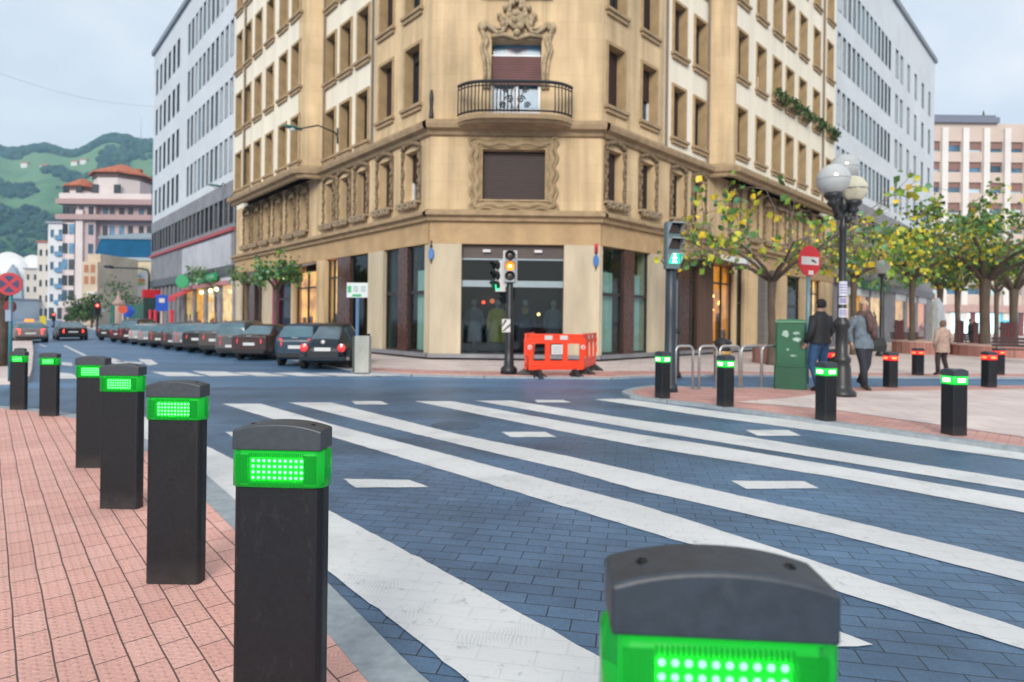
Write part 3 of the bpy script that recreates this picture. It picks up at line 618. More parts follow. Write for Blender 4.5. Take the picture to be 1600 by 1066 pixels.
for sx in (-1,1):
    for off,r in ((0,.07),(.13,.05)):
        hd.tube([(sx*(.86+off),.0-.05,8.5),(sx*(.84+off),-.07,9.0),(sx*(.88+off),-.08,9.4),(sx*(1.0+off*.8),-.09,9.75),(sx*(.92+off*.7),-.1,10.0),(sx*(1.06+off*.5),-.1,10.22+off),(sx*(1.1+off*.3),-.1,10.40+off*.5),(sx*.98,-.1,10.50+off*.4),(sx*.8,-.1,10.36+off*.5),(sx*.62,-.1,10.22+off),(sx*.45,-.1,10.24+off),(sx*.32,-.1,10.5+off),(sx*.26,-.1,10.9+off),(sx*.16,-.1,11.3+off),(0,-.1,11.52+off)],r,7)
    for k in range(9): hd.ball((sx*(.42-.05*k+.1*math.sin(k*2)),-.12,10.5+.13*k),.10-.004*k,8,6,(1,1,1.2))
    hd.ball((sx*.55,-.12,10.75),.09,8,6); hd.ball((sx*.36,-.12,11.0),.1,8,6)
    hd.lathe([(.13,-.06),(.15,0),(.10,.05),(.04,.06)],(sx*1.08,-.1,10.42),12,'y')
for k in range(6): hd.ball((.12*math.sin(k*1.9),-.16,10.2+.2*k),.12-.008*k,8,6)
hd.lathe([(.28,-.04),(.3,0),(.2,.06),(0,.08)],(0,-.12,10.62),12,'y')
hd.tube([(-.8,-.06,10.12),(-.4,-.08,10.18),(0,-.08,10.05),(.4,-.08,10.18),(.8,-.06,10.12)],.07,6)
hd.build('carved_hood',M('carved_hood',(.40,.31,.19),.88,.4,6,.35),d1,smooth=True)
for z in floors[1:]:
    zz=11.5 if z==floors[1] else z
    mbw=MB(F=FCf); slats(mbw,1.95,3.3,zz+.02,zz+1.74,-.25); w_=mbw.build('shuttered_window',sash_br,CB)
    s2=MB(F=FCf); s2.box((1.5,-.4,zz-.16),(3.75,.16,zz-.01)); s2.build('sill',stone_d,w_)
# balcony
bal=MB(F=FCf); N_=22
def bow(k,out): 
    u=-1+2*k/N_; return (2.61+1.74*u*(1 if out<.9 else 1.0), out*(1-abs(u)**5*.55))
prof=[(7.2,.5),(7.24,.74),(7.29,.80),(7.31,.92),(7.42,.95),(7.46,.90)]
ids=[]
for z,o in prof: ids.append([bal.p((*bow(k,o),z)) for k in range(N_+1)]+[bal.p((2.61+1.74,-.05,z)),bal.p((2.61-1.74,-.05,z))])
n=N_+3
for a,b in zip(ids,ids[1:]):
    for k in range(n): bal.fi([a[k],a[(k+1)%n],b[(k+1)%n],b[k]])
bal.fi(ids[0]); bal.fi(ids[-1])
bl=bal.build('balcony',stone_d,CB)
rl=MB(F=FCf)
def rp(k,o,z): s_,t_=bow(k,o); return (s_,t_,z)
for z,r in ((8.42,.05),(7.55,.03),(8.3,.02)): rl.tube([rp(k,.86,z) for k in range(N_+1)],r,6)
for i in range(33):
    k=i/32*N_; 
    if 17.5<i<26.5: continue
    pts=[]
    for j in range(8):
        f=j/7; o=.86+.12*math.sin(min(1,f*1.5)*math.pi)*(1 if f<.67 else .2); pts.append(rp(k,o,7.5+.9*f))
    rl.tube(pts,.021,5)
for sx in (-1,1):   # scrollwork in the middle
    for (cx,cz,r0,n0) in ((.17,7.85,.13,1),(.30,8.12,.1,1),(.36,7.68,.1,1)):
        rl.tube([(2.61+sx*(cx+(r0*(1-k/22))*math.cos(k*.5)),.95,cz+(r0*(1-k/22))*math.sin(k*.5)) for k in range(22)],.022,5)
    rl.tube([(2.61+sx*(.03+.04*k),.95,7.5+.11*k+.02*math.sin(k)) for k in range(8)],.014,5)
    for kx in (1.72,): rl.lathe([(.05,7.5),(.08,7.6),(.05,7.9),(.07,8.2),(.04,8.45)],(0,0,0),6)
rl.tube([(2.61,.95,7.5),(2.61,.95,8.3)],.014,5)
rl.build('railing',iron,bl)
# ------------------------------------------------------------------ ground floor of the corner building
lint=MB(F=FCf); lint.box((-.0,-.3,3.66),(Wc,.03,4.4)); lint.build('lintel',M('lintel_stone',(.44,.30,.16),.8,.2,1.5,.1),CB)
pl_=MB(F=FCf); pl_.prism([(.02,.05),(1.0,.05),(1.0,-.6),(-.0,-.6)],.1,3.655); pl_.build('pillar',cream,CB)
pl_=MB(F=FCf); pl_.prism([(4.2,.05),(Wc-.02,.05),(Wc,-.6),(4.2,-.6)],.1,3.655); pl_.build('pillar',cream,CB)
base=MB(F=FCf); base.box((-.02,-.5,.1),(Wc+.02,.12,.22)); base.build('plinth',gclad2,CB)
glass=glassy('shop_glass',(.80,.88,.87),.5)
glass_d=glassy('dark_shop_glass',(.50,.58,.62),.5)
sw=MB(F=FCf); sw.box((1.0,-.24,.24),(4.2,-.22,3.64)); shopw=sw.build('shop_window',glass_d,CB)
f_=MB(F=FCf); f_.box((1.0,-.26,2.33),(4.2,-.12,2.53)); f_.box((1.0,-.26,3.18),(4.2,-.17,3.23)); f_.build('transom',M('brushed_steel',(.26,.33,.37),.5,.1,8),shopw)
f_=MB(F=FCf); f_.box((1.0,-.30,3.23),(4.2,-.19,3.655)); f_.build('fascia',M('brown_fascia',(.06,.04,.035),.5,.2),shopw)
for s_ in (2.56,): 
    f_=MB(F=FCf); f_.box((s_-.015,-.27,.24),(s_+.015,-.2,2.33)); f_.build('mullion',sash_dk,shopw)
for s_ in (1.78,3.4):
    f_=MB(F=FCf); f_.box((s_-.12,-.2,3.42),(s_+.12,-.08,3.5)); f_.build('lamp',M('fascia_lamp',(.6,.6,.62),.4),shopw)
# interior of the corner shop
ins=MB(F=FCf); 
ins.box((.9,-2.55,.2),(4.3,-2.5,3.6)); ins.build('shop_back_wall',M('shop_back',(.05,.045,.05),.6,.4,1),CB)
mann=M('mannequin',(.5,.46,.42),.5); cl1=M('yellow_cloth',(.75,.55,.05),.8,.2,9); cl2=M('grey_coat',(.10,.10,.12),.9); cl3=M('tan_scarf',(.55,.33,.12),.9,.3,12); cl4=M('grey_cloth',(.3,.29,.28),.9)
def mannequin(F,s,t,cl,sc_cl,lab,hh=1.62):
    e=E('mannequin',lab,'mannequin',F.pt(s,t,.22),F.rz,group='mannequins in the corner shop window')
    b=MB(); b.rings([[(r*1.25*math.cos(k*.628),r*.8*math.sin(k*.628),z) for k in range(10)] for z,r in ((.75,.14),(.95,.16),(1.1,.13),(1.3,.17),(1.4,.16),(1.45,.06),(1.5,.05))])
    b.ball((0,0,1.62),.1,10,8,(1,1,1.25)); b.tube([(0,0,0),(0,0,.78)],.02,6); b.lathe([(.16,0),(.16,.02),(0,.03)],(0,0,0),14)
    b.build('figure',mann,e,local=True,smooth=True)
    c=MB(); c.rings([[(r*1.3*math.cos(k*.524),r*.85*math.sin(k*.524),z) for k in range(12)] for z,r in ((.35,.22),(.7,.2),(1.05,.17),(1.32,.19),(1.43,.15))],cap=False)
    for sx in (-1,1): c.tube([(sx*.2,0,1.36),(sx*.29,.0,1.05),(sx*.27,.06,.75)],[.07,.06,.05],8)
    c.build('coat',cl,e,local=True,smooth=True)
    if sc_cl:
        c=MB(); c.rings([[(r*math.cos(k*.524),r*.9*math.sin(k*.524),z) for k in range(12)] for z,r in ((1.28,.19),(1.4,.17),(1.5,.10))],cap=False); c.build('scarf',sc_cl,e,local=True,smooth=True)
    e.scale=(1,1,1); return e
mannequin(FCf,3.02,-.75,cl2,cl3,'mannequin with tan scarf and dark coat behind the big corner shop window')
mannequin(FCf,2.12,-.85,cl1,None,'mannequin dressed in bright yellow behind the big corner shop window')
mannequin(FCf,3.95,-.8,cl4,None,'mannequin in a pale grey top beside the right pillar behind corner glass')
mannequin(FCf,1.35,-1.0,cl4,None,'mannequin in a pale top at the left end of the corner shop window')
spot=E_('shop_spotlight',(1,.55,.2),6)
spg=E_('green_exit_lamp',(.05,1,.2),3)
for i,(s_,t_,z_,m_) in enumerate(((3.5,-1.6,1.5,spot),(1.6,-2.2,1.9,E_('shop_red_lamp',(1,.05,.02),8)),(1.9,-2.3,1.95,E_('shop_orange_lamp',(1,.2,.08),1.2)))):
    b=MB(F=FCf); b.ball((s_,t_,z_),.055 if i!=2 else .09,8,6); pl0=b.build('pendant_lamp',m_,None,['small orange pendant lamp deep inside the corner shop','red glowing lamp inside the corner shop on the left','soft orange lamp beside the red one inside the corner shop'][i],'lamp'); b=MB(F=FCf); b.tube([(s_,t_,z_+.04),(s_,t_,3.6)],.006,4); b.build('cord',sash_dk,pl0)
for s_ in (1.5,2.6,3.7):
    b=MB(F=FCf); b.box((s_-.16,-1.0,3.50),(s_+.16,-.75,3.54)); b.build('added_fill_panel',E_('added_fill_panel',(1,.85,.7),2.2),CB)  # panels added out of view above the window to light the mannequins
# side shop fronts: (frame, s0, s1, type)
gtint=M('green_reflection',(.46,.60,.54),.8,.2,1.2,stretch=(6,6,.2))
def lit(name,c0,c1,s_):
    m=E_(name,c1,s_); nt=m.node_tree; b=nt.nodes['Principled BSDF']; tc=nt.nodes.new('ShaderNodeTexCoord'); nz=nt.nodes.new('ShaderNodeTexNoise'); nz.inputs['Scale'].default_value=1.7; nz.inputs['Detail'].default_value=3
    rp=nt.nodes.new('ShaderNodeValToRGB'); rp.color_ramp.elements[0].position=.38; rp.color_ramp.elements[0].color=(*c0,1); rp.color_ramp.elements[1].position=.62; rp.color_ramp.elements[1].color=(*c1,1)
    nt.links.new(tc.outputs['Object'],nz.inputs['Vector']); nt.links.new(nz.outputs['Fac'],rp.inputs[0]); nt.links.new(rp.outputs[0],b.inputs['Emission Color']); return m
warm=lit('warm_glow_wall',(.35,.10,.015),(1,.40,.07),1.25); warm2=lit('warm_glow_display',(.45,.17,.05),(1,.52,.17),1.35); warm3=lit('amber_glow_wall',(.16,.04,.008),(.9,.28,.03),.75)  # shop lighting put into the walls' own emission, patchy by noise
def shop(F,s0,s1,typ,z1=3.62,t=-.14):
    if typ in('glass','dark'):
        g=MB(F=F); g.box((s0,t,.24),(s1,t+.02,z1)); o=g.build('shop_window',glass if typ=='glass' else glass_d,CB)
        f=MB(F=F)
        for a,b,c,d in ((s0,s0+.05,.24,z1),(s1-.05,s1,.24,z1),(s0,s1,.24,.30),(s0,s1,2.1,2.2)): f.box((a,t-.03,c),(b,t+.05,d))
        f.build('frame',sash_dk,o)
        if typ=='glass':
            g=MB(F=F); g.box((s0+.1,t-.16,.24),(s0+.1+.66*(s1-s0),t-.12,z1-.75)); g.build('reflection_panel',gtint,o)  # added panel, its pale green stands in for the reflection in the glass
        g=MB(F=F); g.box((s0,t-.9,.2),(s1,t-.85,z1)); g.build('back_wall',M('shop_back_green',(.045,.055,.05),.6,.4,1),o)
        return o
    m={'warm':warm,'warm2':warm2,'amber':warm3}[typ]
    g=MB(F=F); g.box((s0,t,.24),(s1,t+.02,z1)); o=g.build('shop_window',glass,CB)
    b=MB(F=F); b.box((s0,t-.20,.2),(s1,t-.17,z1)); b.build('glow_back_wall',m,o)
    b=MB(F=F)
    rr=random.Random(int(s0*100))
    for k in range(3):
        x=s0+(s1-s0)*(.2+.3*k); b.box((x-.1,t-.15,.24),(x+.08,t-.06,.9+rr.random()*.9)); 
    b.build('display',M('shop_display',(.25,.14,.07),.7,.4,3),o)
    b=MB(F=F)
    for a,c in ((s0,s0+.06),((s0+s1)/2-.03,(s0+s1)/2+.03),(s1-.06,s1)): b.box((a,t-.03,.24),(c,t+.05,z1))
    b.box((s0,t-.02,z1-.75),(s1,t+.04,z1-.68)); b.build('frame',sash_dk,o)
    return o
def pier(F,s0,s1,mat,z1=3.655,t=.0,nm='pier',z0=.1):
    b=MB(F=F); b.box((s0,-.5,z0),(s1,t,z1)); return b.build(nm,mat,CB)
for F,end in ((FLf,19.55),(FRf,22.3)):
    b=MB(F=F); b.box((.05,-.3,3.66),(end,.035,4.4)); b.build('lintel',MATS['lintel_stone'],CB)
    b=MB(F=F); b.box((.05,-.4,.1),(end,.10,.23)); b.build('plinth',gclad2,CB)
# left run (distance from the chamfer)
pier(FLf,.02,.28,cream); shop(FLf,.28,1.33,'glass'); pier(FLf,1.33,1.92,marble); shop(FLf,1.92,2.85,'dark'); pier(FLf,2.85,3.95,cream,t=.05)
shop(FLf,3.95,5.5,'dark'); pier(FLf,5.5,6.6,marble); shop(FLf,6.6,7.6,'warm2'); pier(FLf,7.6,8.5,stone,t=.05); shop(FLf,8.5,10.9,'warm',z1=3.3); pier(FLf,10.9,11.4,stone)
shop(FLf,11.4,13.2,'dark'); pier(FLf,13.2,13.8,M('magenta_panel',(.35,.03,.14),.5,.2)); pier(FLf,13.8,15.2,cream); shop(FLf,15.2,16.4,'amber'); pier(FLf,16.4,17.4,marble); shop(FLf,17.4,18.6,'warm2'); pier(FLf,18.6,19.5,cream)
# right run
pier(FRf,.02,.12,cream); shop(FRf,.12,1.33,'glass'); pier(FRf,1.33,1.92,marble); shop(FRf,1.92,2.85,'glass'); pier(FRf,2.85,3.95,cream,t=.05)
pier(FRf,3.95,4.7,sash_dk); pier(FRf,4.7,5.6,marble,t=.04); shop(FRf,5.6,6.3,'amber'); pier(FRf,6.3,7.6,M('wood_panel',(.10,.05,.03),.5,.3,2,stretch=(5,5,.3))); o=shop(FRf,7.6,9.4,'amber'); pier(FRf,9.4,9.75,stone); shop(FRf,9.75,10.4,'dark'); pier(FRf,10.4,11.8,stone,t=.05)
pier(FRf,11.8,12.7,M('grey_shutter',(.13,.12,.11),.6,.3,2,stretch=(.3,.3,12))); pier(FRf,12.7,13.6,M('grey_shutter_b',(.2,.18,.16),.6,.3,2,stretch=(.3,.3,12))); pier(FRf,13.6,15.4,stone); shop(FRf,15.4,17.2,'dark'); pier(FRf,17.2,18.2,stone); shop(FRf,18.2,20.2,'warm2'); pier(FRf,20.2,22.2,stone)
# string lights in the right display
b=MB(F=FRf); rr=random.Random(3)
for k in range(34):
    b.ball((7.75+rr.random()*1.5,-.30-rr.random()*.15,.5+rr.random()*2.2),.035+.02*rr.random(),6,5)
for k in range(9): b.ball((5.7+rr.random()*.5,-.36,.4+rr.random()*2.3),.04,6,5)
b.build('string_lights',E_('string_light',(1,.45,.1),7),None,'amber string lights glowing in the shop display behind the bike hoops','string lights')
# glazed awning on the right facade, lit porch on the left
aw=E('glass_awning','white edged flat awning over the shop door behind the tree','awning',FRf.pt(6.6,0,3.5))
b=MB(F=FRf); b.box((5.6,.02,3.62),(9.2,1.25,3.68)); b.build('canopy',M('awning_dark',(.08,.07,.065),.4),aw)
b=MB(F=FRf); b.box((5.6,1.25,3.56),(9.2,1.33,3.76)); b.build('edge',white_p,aw)
b=MB(F=FRf)
for s_ in (5.8,9.0): b.tube([(s_,.03,4.3),(s_,1.2,3.68)],.02,6)
b.build('stay',iron,aw)
# street name plates and round blue plaques
for F,s_,t_,lab,n_ in ((FCf,.06,.10,'blue oval plaque on the left cream pillar of the corner shop',0),(FCf,Wc-.15,.10,'blue oval plaque on the right cream pillar of the corner shop',1)):
    z_=3.32 if n_==0 else 3.17
    e=E('blue_plaque',lab,'plaque',F.pt(s_,t_-.04,z_))
    b=MB(F=F); rs=[]
    b.rings([[(s_+.085*f*math.cos(k*.449),t_+yy,z_+.19*f*math.sin(k*.449)) for k in range(14)] for f,yy in ((1,-.03),(1,.02),(.85,.035))]); b.build('disc',M('plaque_blue',(.02,.14,.42),.4),e)
    b=MB(F=F); b.tube([(s_,t_,z_+.19),(s_,t_,z_+.42)],.02,6); b.ball((s_,t_,z_+.24),.04,6,5); b.tube([(s_,t_,z_-.19),(s_,t_,z_-.32)],[.03,.005],6); b.build('bracket',sash_br,e)
b=MB(F=FCf); b.box((Wc-.2,.052,3.42),(Wc-.08,.075,3.70)); b.build('red_sign',M('red_plate',(.5,.02,.04),.5),None,'small red plate above the right blue plaque','sign')
# window boxes on the right bay
leafg=[M('leaf_green_dark',(.028,.07,.015),.6,.3,20),M('leaf_green_mid',(.05,.12,.02),.6,.3,20)]
def leafblob(mb,c,r,n,size,rnd,sq=(1,1,1)):
    for _ in range(n):
        d=Vector((rnd.gauss(0,1),rnd.gauss(0,1),rnd.gauss(0,1))).normalized()*(r*rnd.random()**.4); p=Vector(c)+Vector((d.x*sq[0],d.y*sq[1],d.z*sq[2]))
        u=Vector((rnd.gauss(0,1),rnd.gauss(0,1),rnd.gauss(0,1))).normalized(); v=u.cross(Vector((rnd.gauss(0,1),rnd.gauss(0,1),rnd.gauss(0,1)))).normalized(); s_=size*(.6+.8*rnd.random())
        a=[p-u*s_,p+v*s_*.45,p+u*s_,p-v*s_*.45]; k=len(mb.v); mb.v+=a; mb.m=rnd.randrange(2); mb.fi([k,k+1,k+2,k+3])
rr=random.Random(5)
for i,(s_,z_) in enumerate(((11.87,11.07),(13.37,11.07),(15.0,11.07),(16.9,11.07),(18.92,11.07))):
    e=E('window_box',['planted window box with trailing green plants, largest and leftmost of the row','planted window box second from the left in the row on the pale bay','planted window box in the middle of the row on the pale bay','planted window box just left of the drainpipe on the pale bay','planted window box right of the drainpipe at the building end'][i],'planter',FRf.pt(s_,.78,z_),group='planted window boxes on the right facade')
    b=MB(F=FRf); b.rings([[(s_-.5,.80,z_),(s_+.5,.80,z_),(s_+.5,1.0,z_),(s_-.5,1.0,z_)],[(s_-.52,.78,z_+.18),(s_+.52,.78,z_+.18),(s_+.52,1.04,z_+.18),(s_-.52,1.04,z_+.18)]]); b.build('trough',stone_d,e)
    b=MB()
    for k in range(6): leafblob(b,FRf.pt(s_-.45+.18*k,.98,z_+.24-.10*(k%2)),.27,50,.09,rr)
    b.build('plants',leafg,e,recalc=False)
# ------------------------------------------------------------------ bracket street lamps on the facades
def bracket_lamp(root,headp,lab):
    e=E('bracket_lamp',lab,'street lamp',root)
    root=Vector(root); headp=Vector(headp); mid=root.lerp(headp,.55)+Vector((0,0,.28))
    b=MB(); b.tube([root,root+(headp-root)*.1+Vector((0,0,.12)),mid,headp+Vector((0,0,.05))],[.04,.035,.03,.03],8); b.tube([root-Vector((0,0,.3)),root+Vector((0,0,.3))],.05,8); b.build('arm',iron,e,smooth=True)
    d=(headp-root); d.z=0; d.normalize(); u=Vector((-d.y,d.x,0)); b=MB()
    rs=[]
    for f,w,h in ((-.05,.03,.03),(.05,.1,.07),(.3,.14,.1),(.55,.12,.08),(.7,.03,.03)):
        c=headp+d*f; rs.append([c+u*w*math.cos(k*.628)+Vector((0,0,h*math.sin(k*.628)*(1 if math.sin(k*.628)>0 else .35))) for k in range(10)])
    b.rings(rs); b.build('lamp_head',M('lamp_green',(.03,.14,.13),.4,.2),e,smooth=True)
    b=MB(); b.ball(headp+d*.32-Vector((0,0,.05)),.11,10,8,(1,1,.8)); b.build('lens',M('lamp_lens',(.6,.65,.66),.2),e,smooth=True)
def on_ray(x,y,o,n,px):   # point o+n*l seen at photo column px
    a,_=ab(px,y); l=(a*o.y-o.x)/(n.x-a*n.y); return l
r0=FLf.pt(6.9,0,7.55)
for (s_,z_,hx,hy,lab) in ((6.7,8.5,470,203,'green bracket street lamp on the tan corner building facade'),(21.5,8.7,345,292,'green bracket street lamp in front of the grey left building')):
    r=FLf.pt(s_,.0,z_); l=on_ray(hx,hy,r,nL,hx); h=r+nL*l; a,b_=ab(hx,hy); h.z=H-b_*h.y; bracket_lamp(r,h,lab)
# ------------------------------------------------------------------ grey office blocks either side
def gwin(key,w,h,pm,fm):
    if key in WM: return WM[key]
    f=MB(); d=.16
    for a,b in (((-w/2-.03,-d,-.04),(w/2+.03,.03,0)),((-w/2-.03,-d,h),(w/2+.03,.02,h+.04)),((-w/2-.04,-d,0),(-w/2,.02,h)),((w/2,-d,0),(w/2+.04,.02,h)),((-.02,-d+.02,0),(.02,-d+.06,h)),((-w/2,-d+.02,h*.62),(w/2,-d+.06,h*.66))): f.box(a,b)
    p=MB(); p.box((-w/2,-d-.02,0),(w/2,-d+.01,h)); r=(mesh_of(f,'window',fm),mesh_of(p,'pane',pm)); WM[key]=r; return r
def gput(par,F,s,z,key,w,h,pm,fm,t=0,nm='window'):
    r=gwin(key,w,h,pm,fm); o=inst(r[0],nm,par,par_inv(par)@F.pt(s,t,z),F.rz); inst(r[1],'pane',o,(0,0,0)); return o
galu=M('grey_window_frame',(.25,.31,.35),.4,.1)
def office(F,s0,s1,top,main,tail,lab,base_z,rows,bk,flip):
    e=E('office_building',lab,'building',F.pt((s0+s1)/2,0,0))
    w=MB(F=F); ops=[]
    for z in rows:
        for c in main: ops.append((c-.27,c+.27,z,z+2.0))
        for c in tail: ops.append((c-.36,c+.36,z,z+2.0))
    wall(w,s0,s1,base_z,top,0,ops)
    for o in ops: reveal(w,*o,0,.16)
    w.face([(s0,0,base_z),(s0,-12,base_z),(s0,-12,top),(s0,0,top)]); w.face([(s1,0,0),(s1,-12,0),(s1,-12,top),(s1,0,top)])
    w.build('wall',gclad,e)
    rf=MB(F=F); rf.box((s0,-12,top),(s1+.15,.18,top+.35)); rf.box((s0+3,-6,top+.35),(s1-4,-2.2,top+1.6)); rf.build('roof',M('roof_edge',(.22,.25,.28),.6),e)
    rr=random.Random(int(s1))
    for z in rows:
        for c in main: gput(e,F,c,z,*rr.choice((('gmain',.54,2.0,pane_p),('gmain',.54,2.0,pane_p),('gmain2',.54,2.0,M('mid_pane',(.20,.30,.37),.15,.4,.7)),('gmain3',.54,2.0,M('blind_pane',(.46,.56,.60),.3,.3,.7)))),galu)
        for c in tail: gput(e,F,c,z,'gtail',.72,2.0,pane_b,galu)
    return e
rowz=[9.6,12.9,16.2,19.5]
mL=[20.7+.98*i for i in range(11)]; tL=[33.6,35.0,36.5,38.0,39.5,41.0]
OL=office(FLf,19.6,42.4,23.1,mL,tL,'long grey office block left of the tan building with green pharmacy signs below',9.0,rowz,12,False)
mR=[22.95+.93*i for i in range(13)]; tR=[36.2,37.6,39.8,42.2,44.8,47.4]
OR_=office(FRf,22.35,49.6,24.7,mR,tR,'long grey office block right of the tan building, behind the globe lamp',9.0,rowz,12,True)
for e,F,s0,s1 in ((OL,FLf,19.6,42.4),(OR_,FRf,22.35,49.6)):
    b=MB(F=F); ops=[]; c=s0+.7
    while c<s1-.5: ops.append((c-.34,c+.34,6.6,8.1)); c+=1.02
    wall(b,s0,s1,3.9,9.0,.05,ops)
    for o in ops: reveal(b,*o,.05,.2)
    b.face([(s0,.05,9),(s1,.05,9),(s1,0,9),(s0,0,9)]); b.build('granite_band',gclad2,e)
    rr=random.Random(4)
    for o in ops: gput(e,F,(o[0]+o[1])/2,6.6,'gdark',.68,1.5,pane,gdark,t=.05,nm='dark_window')
    b=MB(F=F); b.box((s0,.05,6.1),(s1,.22,6.28)); b.build('red_ledge',redtrim if e is OL else gdark,e)
    b=MB(F=F); b.box((s0,.05,3.62),(s1,.2,4.15)); b.build('fascia',gdark,e)
    b=MB(F=F); b.box((s0,-1.6,.1),(s1,-1.5,3.7)); b.build('shop_back_wall',M('shop_back',(.05,.045,.05),.6,.4,1),e)
# left office street level
def oshop(e,F,s0,s1,mat,z0=.3,z1=3.1,nm='shop_window'):
    g=MB(F=F); g.box((s0,-.05,z0),(s1,-.03,z1)); o=g.build(nm,glass,e); b=MB(F=F); b.box((s0,-.20,z0),(s1,-.16,z1)); b.build('glow_back_wall',mat,o)
    b=MB(F=F); rr=random.Random(int(s0*31))
    for k in range(5):
        x=s0+(s1-s0)*(.1+.2*k); b.box((x-.12,-.14,z0),(x+.1,-.08,z0+.4+rr.random()*1.0))
    b.build('display',M('shop_display',(.25,.14,.07),.7,.4,3),o)
    b=MB(F=F); b.box((s0,-.5,3.1),(s1,.05,3.62)); b.build('fascia_panel',gclad,o)
def opier(e,F,a,b_,mat,t=.015):
    b=MB(F=F); b.box((a,-.5,0),(b_,t,3.62)); b.build('pier',mat,e)
s=19.6
for a,c,m in ((20.1,22.5,warm2),(23.0,25.6,warm2),(26.0,28.4,warm),(28.8,31.0,warm2)): oshop(OL,FLf,a,c,m)
for a,c in ((19.6,20.1),(22.5,23.0),(25.6,26.0),(28.4,28.8),(31.0,31.8)): opier(OL,FLf,a,c,gclad2)
for k in range(7): opier(OL,FLf,32.6+1.4*k,33.1+1.4*k,gclad2)
for k in range(7): 
    b=MB(F=FLf); b.box((33.1+1.4*k,-.3,0),(34.0+1.4*k,-.28,3.6)); b.build('dark_glazing',pane,OL)
b=MB(F=FLf); b.box((20.1,.06,4.2),(31.4,.12,5.95)); b.build('pale_panel',M('pale_panel',(.42,.43,.47),.6,.2,.8),OL)
b=MB(F=FLf); b.box((20.2,.06,3.1),(31.2,.18,3.35)); b.build('pink_fascia',M('pink_fascia',(.40,.17,.19),.6,.2),OL)
def awn(F,a,c,z,d,mat,lab):
    e=E('awning',lab,'awning',F.pt((a+c)/2,.2,z)); b=MB(F=F)
    b.prism([(a,.07),(c,.07),(c,.07+d),(a,.07+d)],z-.02,z) if False else b.rings([[(a,.07,z+.5),(c,.07,z+.5),(c,.07,z+.42),(a,.07,z+.42)],[(a,d,z),(c,d,z),(c,d,z-.06),(a,d,z-.06)]]); b.box((a,d-.03,z-.28),(c,d,z-.06)); b.build('canvas',mat,e)
    b=MB(F=F)
    for s_ in (a+.1,c-.1): b.tube([(s_,.08,z-.1),(s_,d-.05,z-.03)],.02,6)
    b.build('arm',iron,e)
awn(FLf,28.6,31.6,2.55,1.1,M('red_canvas',(.55,.04,.05),.7,.15),'red awning over the shop beside the green pharmacy signs')
greenm=M('pharmacy_green',(.02,.22,.09),.5,.1,emit=.12,ecol=(.02,.5,.2))
b=MB(F=FLf); b.lathe([(0,-.1),(.42,-.1),(.46,-.06),(.46,.06),(.42,.1),(0,.1)],(0,0,0),24,'y'); X=None
b=MB(X=Matrix.Translation(FLf.pt(28.2,.75,3.55))); b.lathe([(0,-.1),(.40,-.1),(.45,-.05),(.45,.05),(.40,.1),(0,.1)],(0,0,0),24,'y'); e=b.build('pharmacy_sign',greenm,None,'round green pharmacy sign projecting from the grey left building','sign')
b=MB(F=FLf); b.box((22.4,.2,3.42),(26.9,.34,3.86)); e=b.build('shop_sign',greenm,None,'long green fascia sign beside the round pharmacy sign','sign')
b=MB(F=FLf)
for k in range(8): b.box((22.7+k*.5,.342,3.54),(23.0+k*.5,.35,3.74))
b.build('lettering',M('pale_green',(.3,.6,.4),.5),e)
lamp_w=E_('warm_globe',(1,.74,.38),3)
for i,(s_,z_) in enumerate(((24.6,2.75),(22.6,2.8),(21.4,2.85))):
    b=MB(X=Matrix.Translation(FLf.pt(s_,.5,z_))); b.ball((0,0,0),.11,10,8); e=b.build('wall_lamp',lamp_w,None,['warm round wall lamp under the pale panel, leftmost of three','warm round wall lamp above a bright shop window, middle of three','warm round wall lamp beside the small pollard tree, rightmost of three'][i],'lamp',group='round shop lamps on the grey left building'); b=MB(X=Matrix.Translation(FLf.pt(s_,.5,z_))); b.tube([(0,0,.1),(0,0,.25),tuple(-nL*.5+Vector((0,0,.25)))],.02,6); b.build('bracket',iron,e)
# porch lamp on the corner building
pb=MB(X=Matrix.Translation(FLf.pt(10.5,.75,3.05))); pb.ball((0,0,0),.14,10,8); e=pb.build('wall_lamp',lamp_w,None,'bright white globe lamp at the lit doorway of the tan building','lamp'); b=MB(X=Matrix.Translation(FLf.pt(10.5,.75,3.05))); b.tube([(0,0,.12),(0,0,.5),tuple(-nL*.75+Vector((0,0,.5)))],.025,6); b.build('bracket',iron,e)
b=MB(F=FLf); b.rings([[(8.5,.05,3.62),(10.8,.05,3.62),(10.8,.05,3.55),(8.5,.05,3.55)],[(8.5,.9,3.35),(10.8,.9,3.35),(10.8,.9,3.30),(8.5,.9,3.30)]]); e=b.build('porch_canopy',M('porch_grey',(.2,.2,.21),.4),None,'small grey canopy above the warm lit doorway','canopy')
# right office street level
for a,c,m in ((23.2,25.8,warm2),(26.4,29.4,warm),(30.0,33.0,warm2),(36.5,39.5,warm)): oshop(OR_,FRf,a,c,m)
for a,c in ((22.4,23.2),(25.8,26.4),(29.4,30.0),(33.0,36.5),(39.5,40.4),(43,44),(47,49.6)): opier(OR_,FRf,a,c,gclad2)
oshop(OR_,FRf,40.4,43,E_('orange_glow_wall',(1,.26,.05),1.2)); oshop(OR_,FRf,44,47,E_('orange_glow_wall',(1,.26,.05),1.2))  # back walls glow themselves in place of shop lamps
b=MB(F=FRf); b.box((27.5,.2,3.5),(33.5,.34,4.0)); e=b.build('shop_sign',M('teal_sign',(.01,.12,.08),.5),None,'dark green fascia sign above the lit shops behind the woman','sign')
b=MB(F=FRf)
for k in range(7): b.box((28.2+k*.6,.342,3.62),(28.55+k*.6,.35,3.88))
b.build('lettering',M('pale_green',(.3,.6,.4),.5),e)
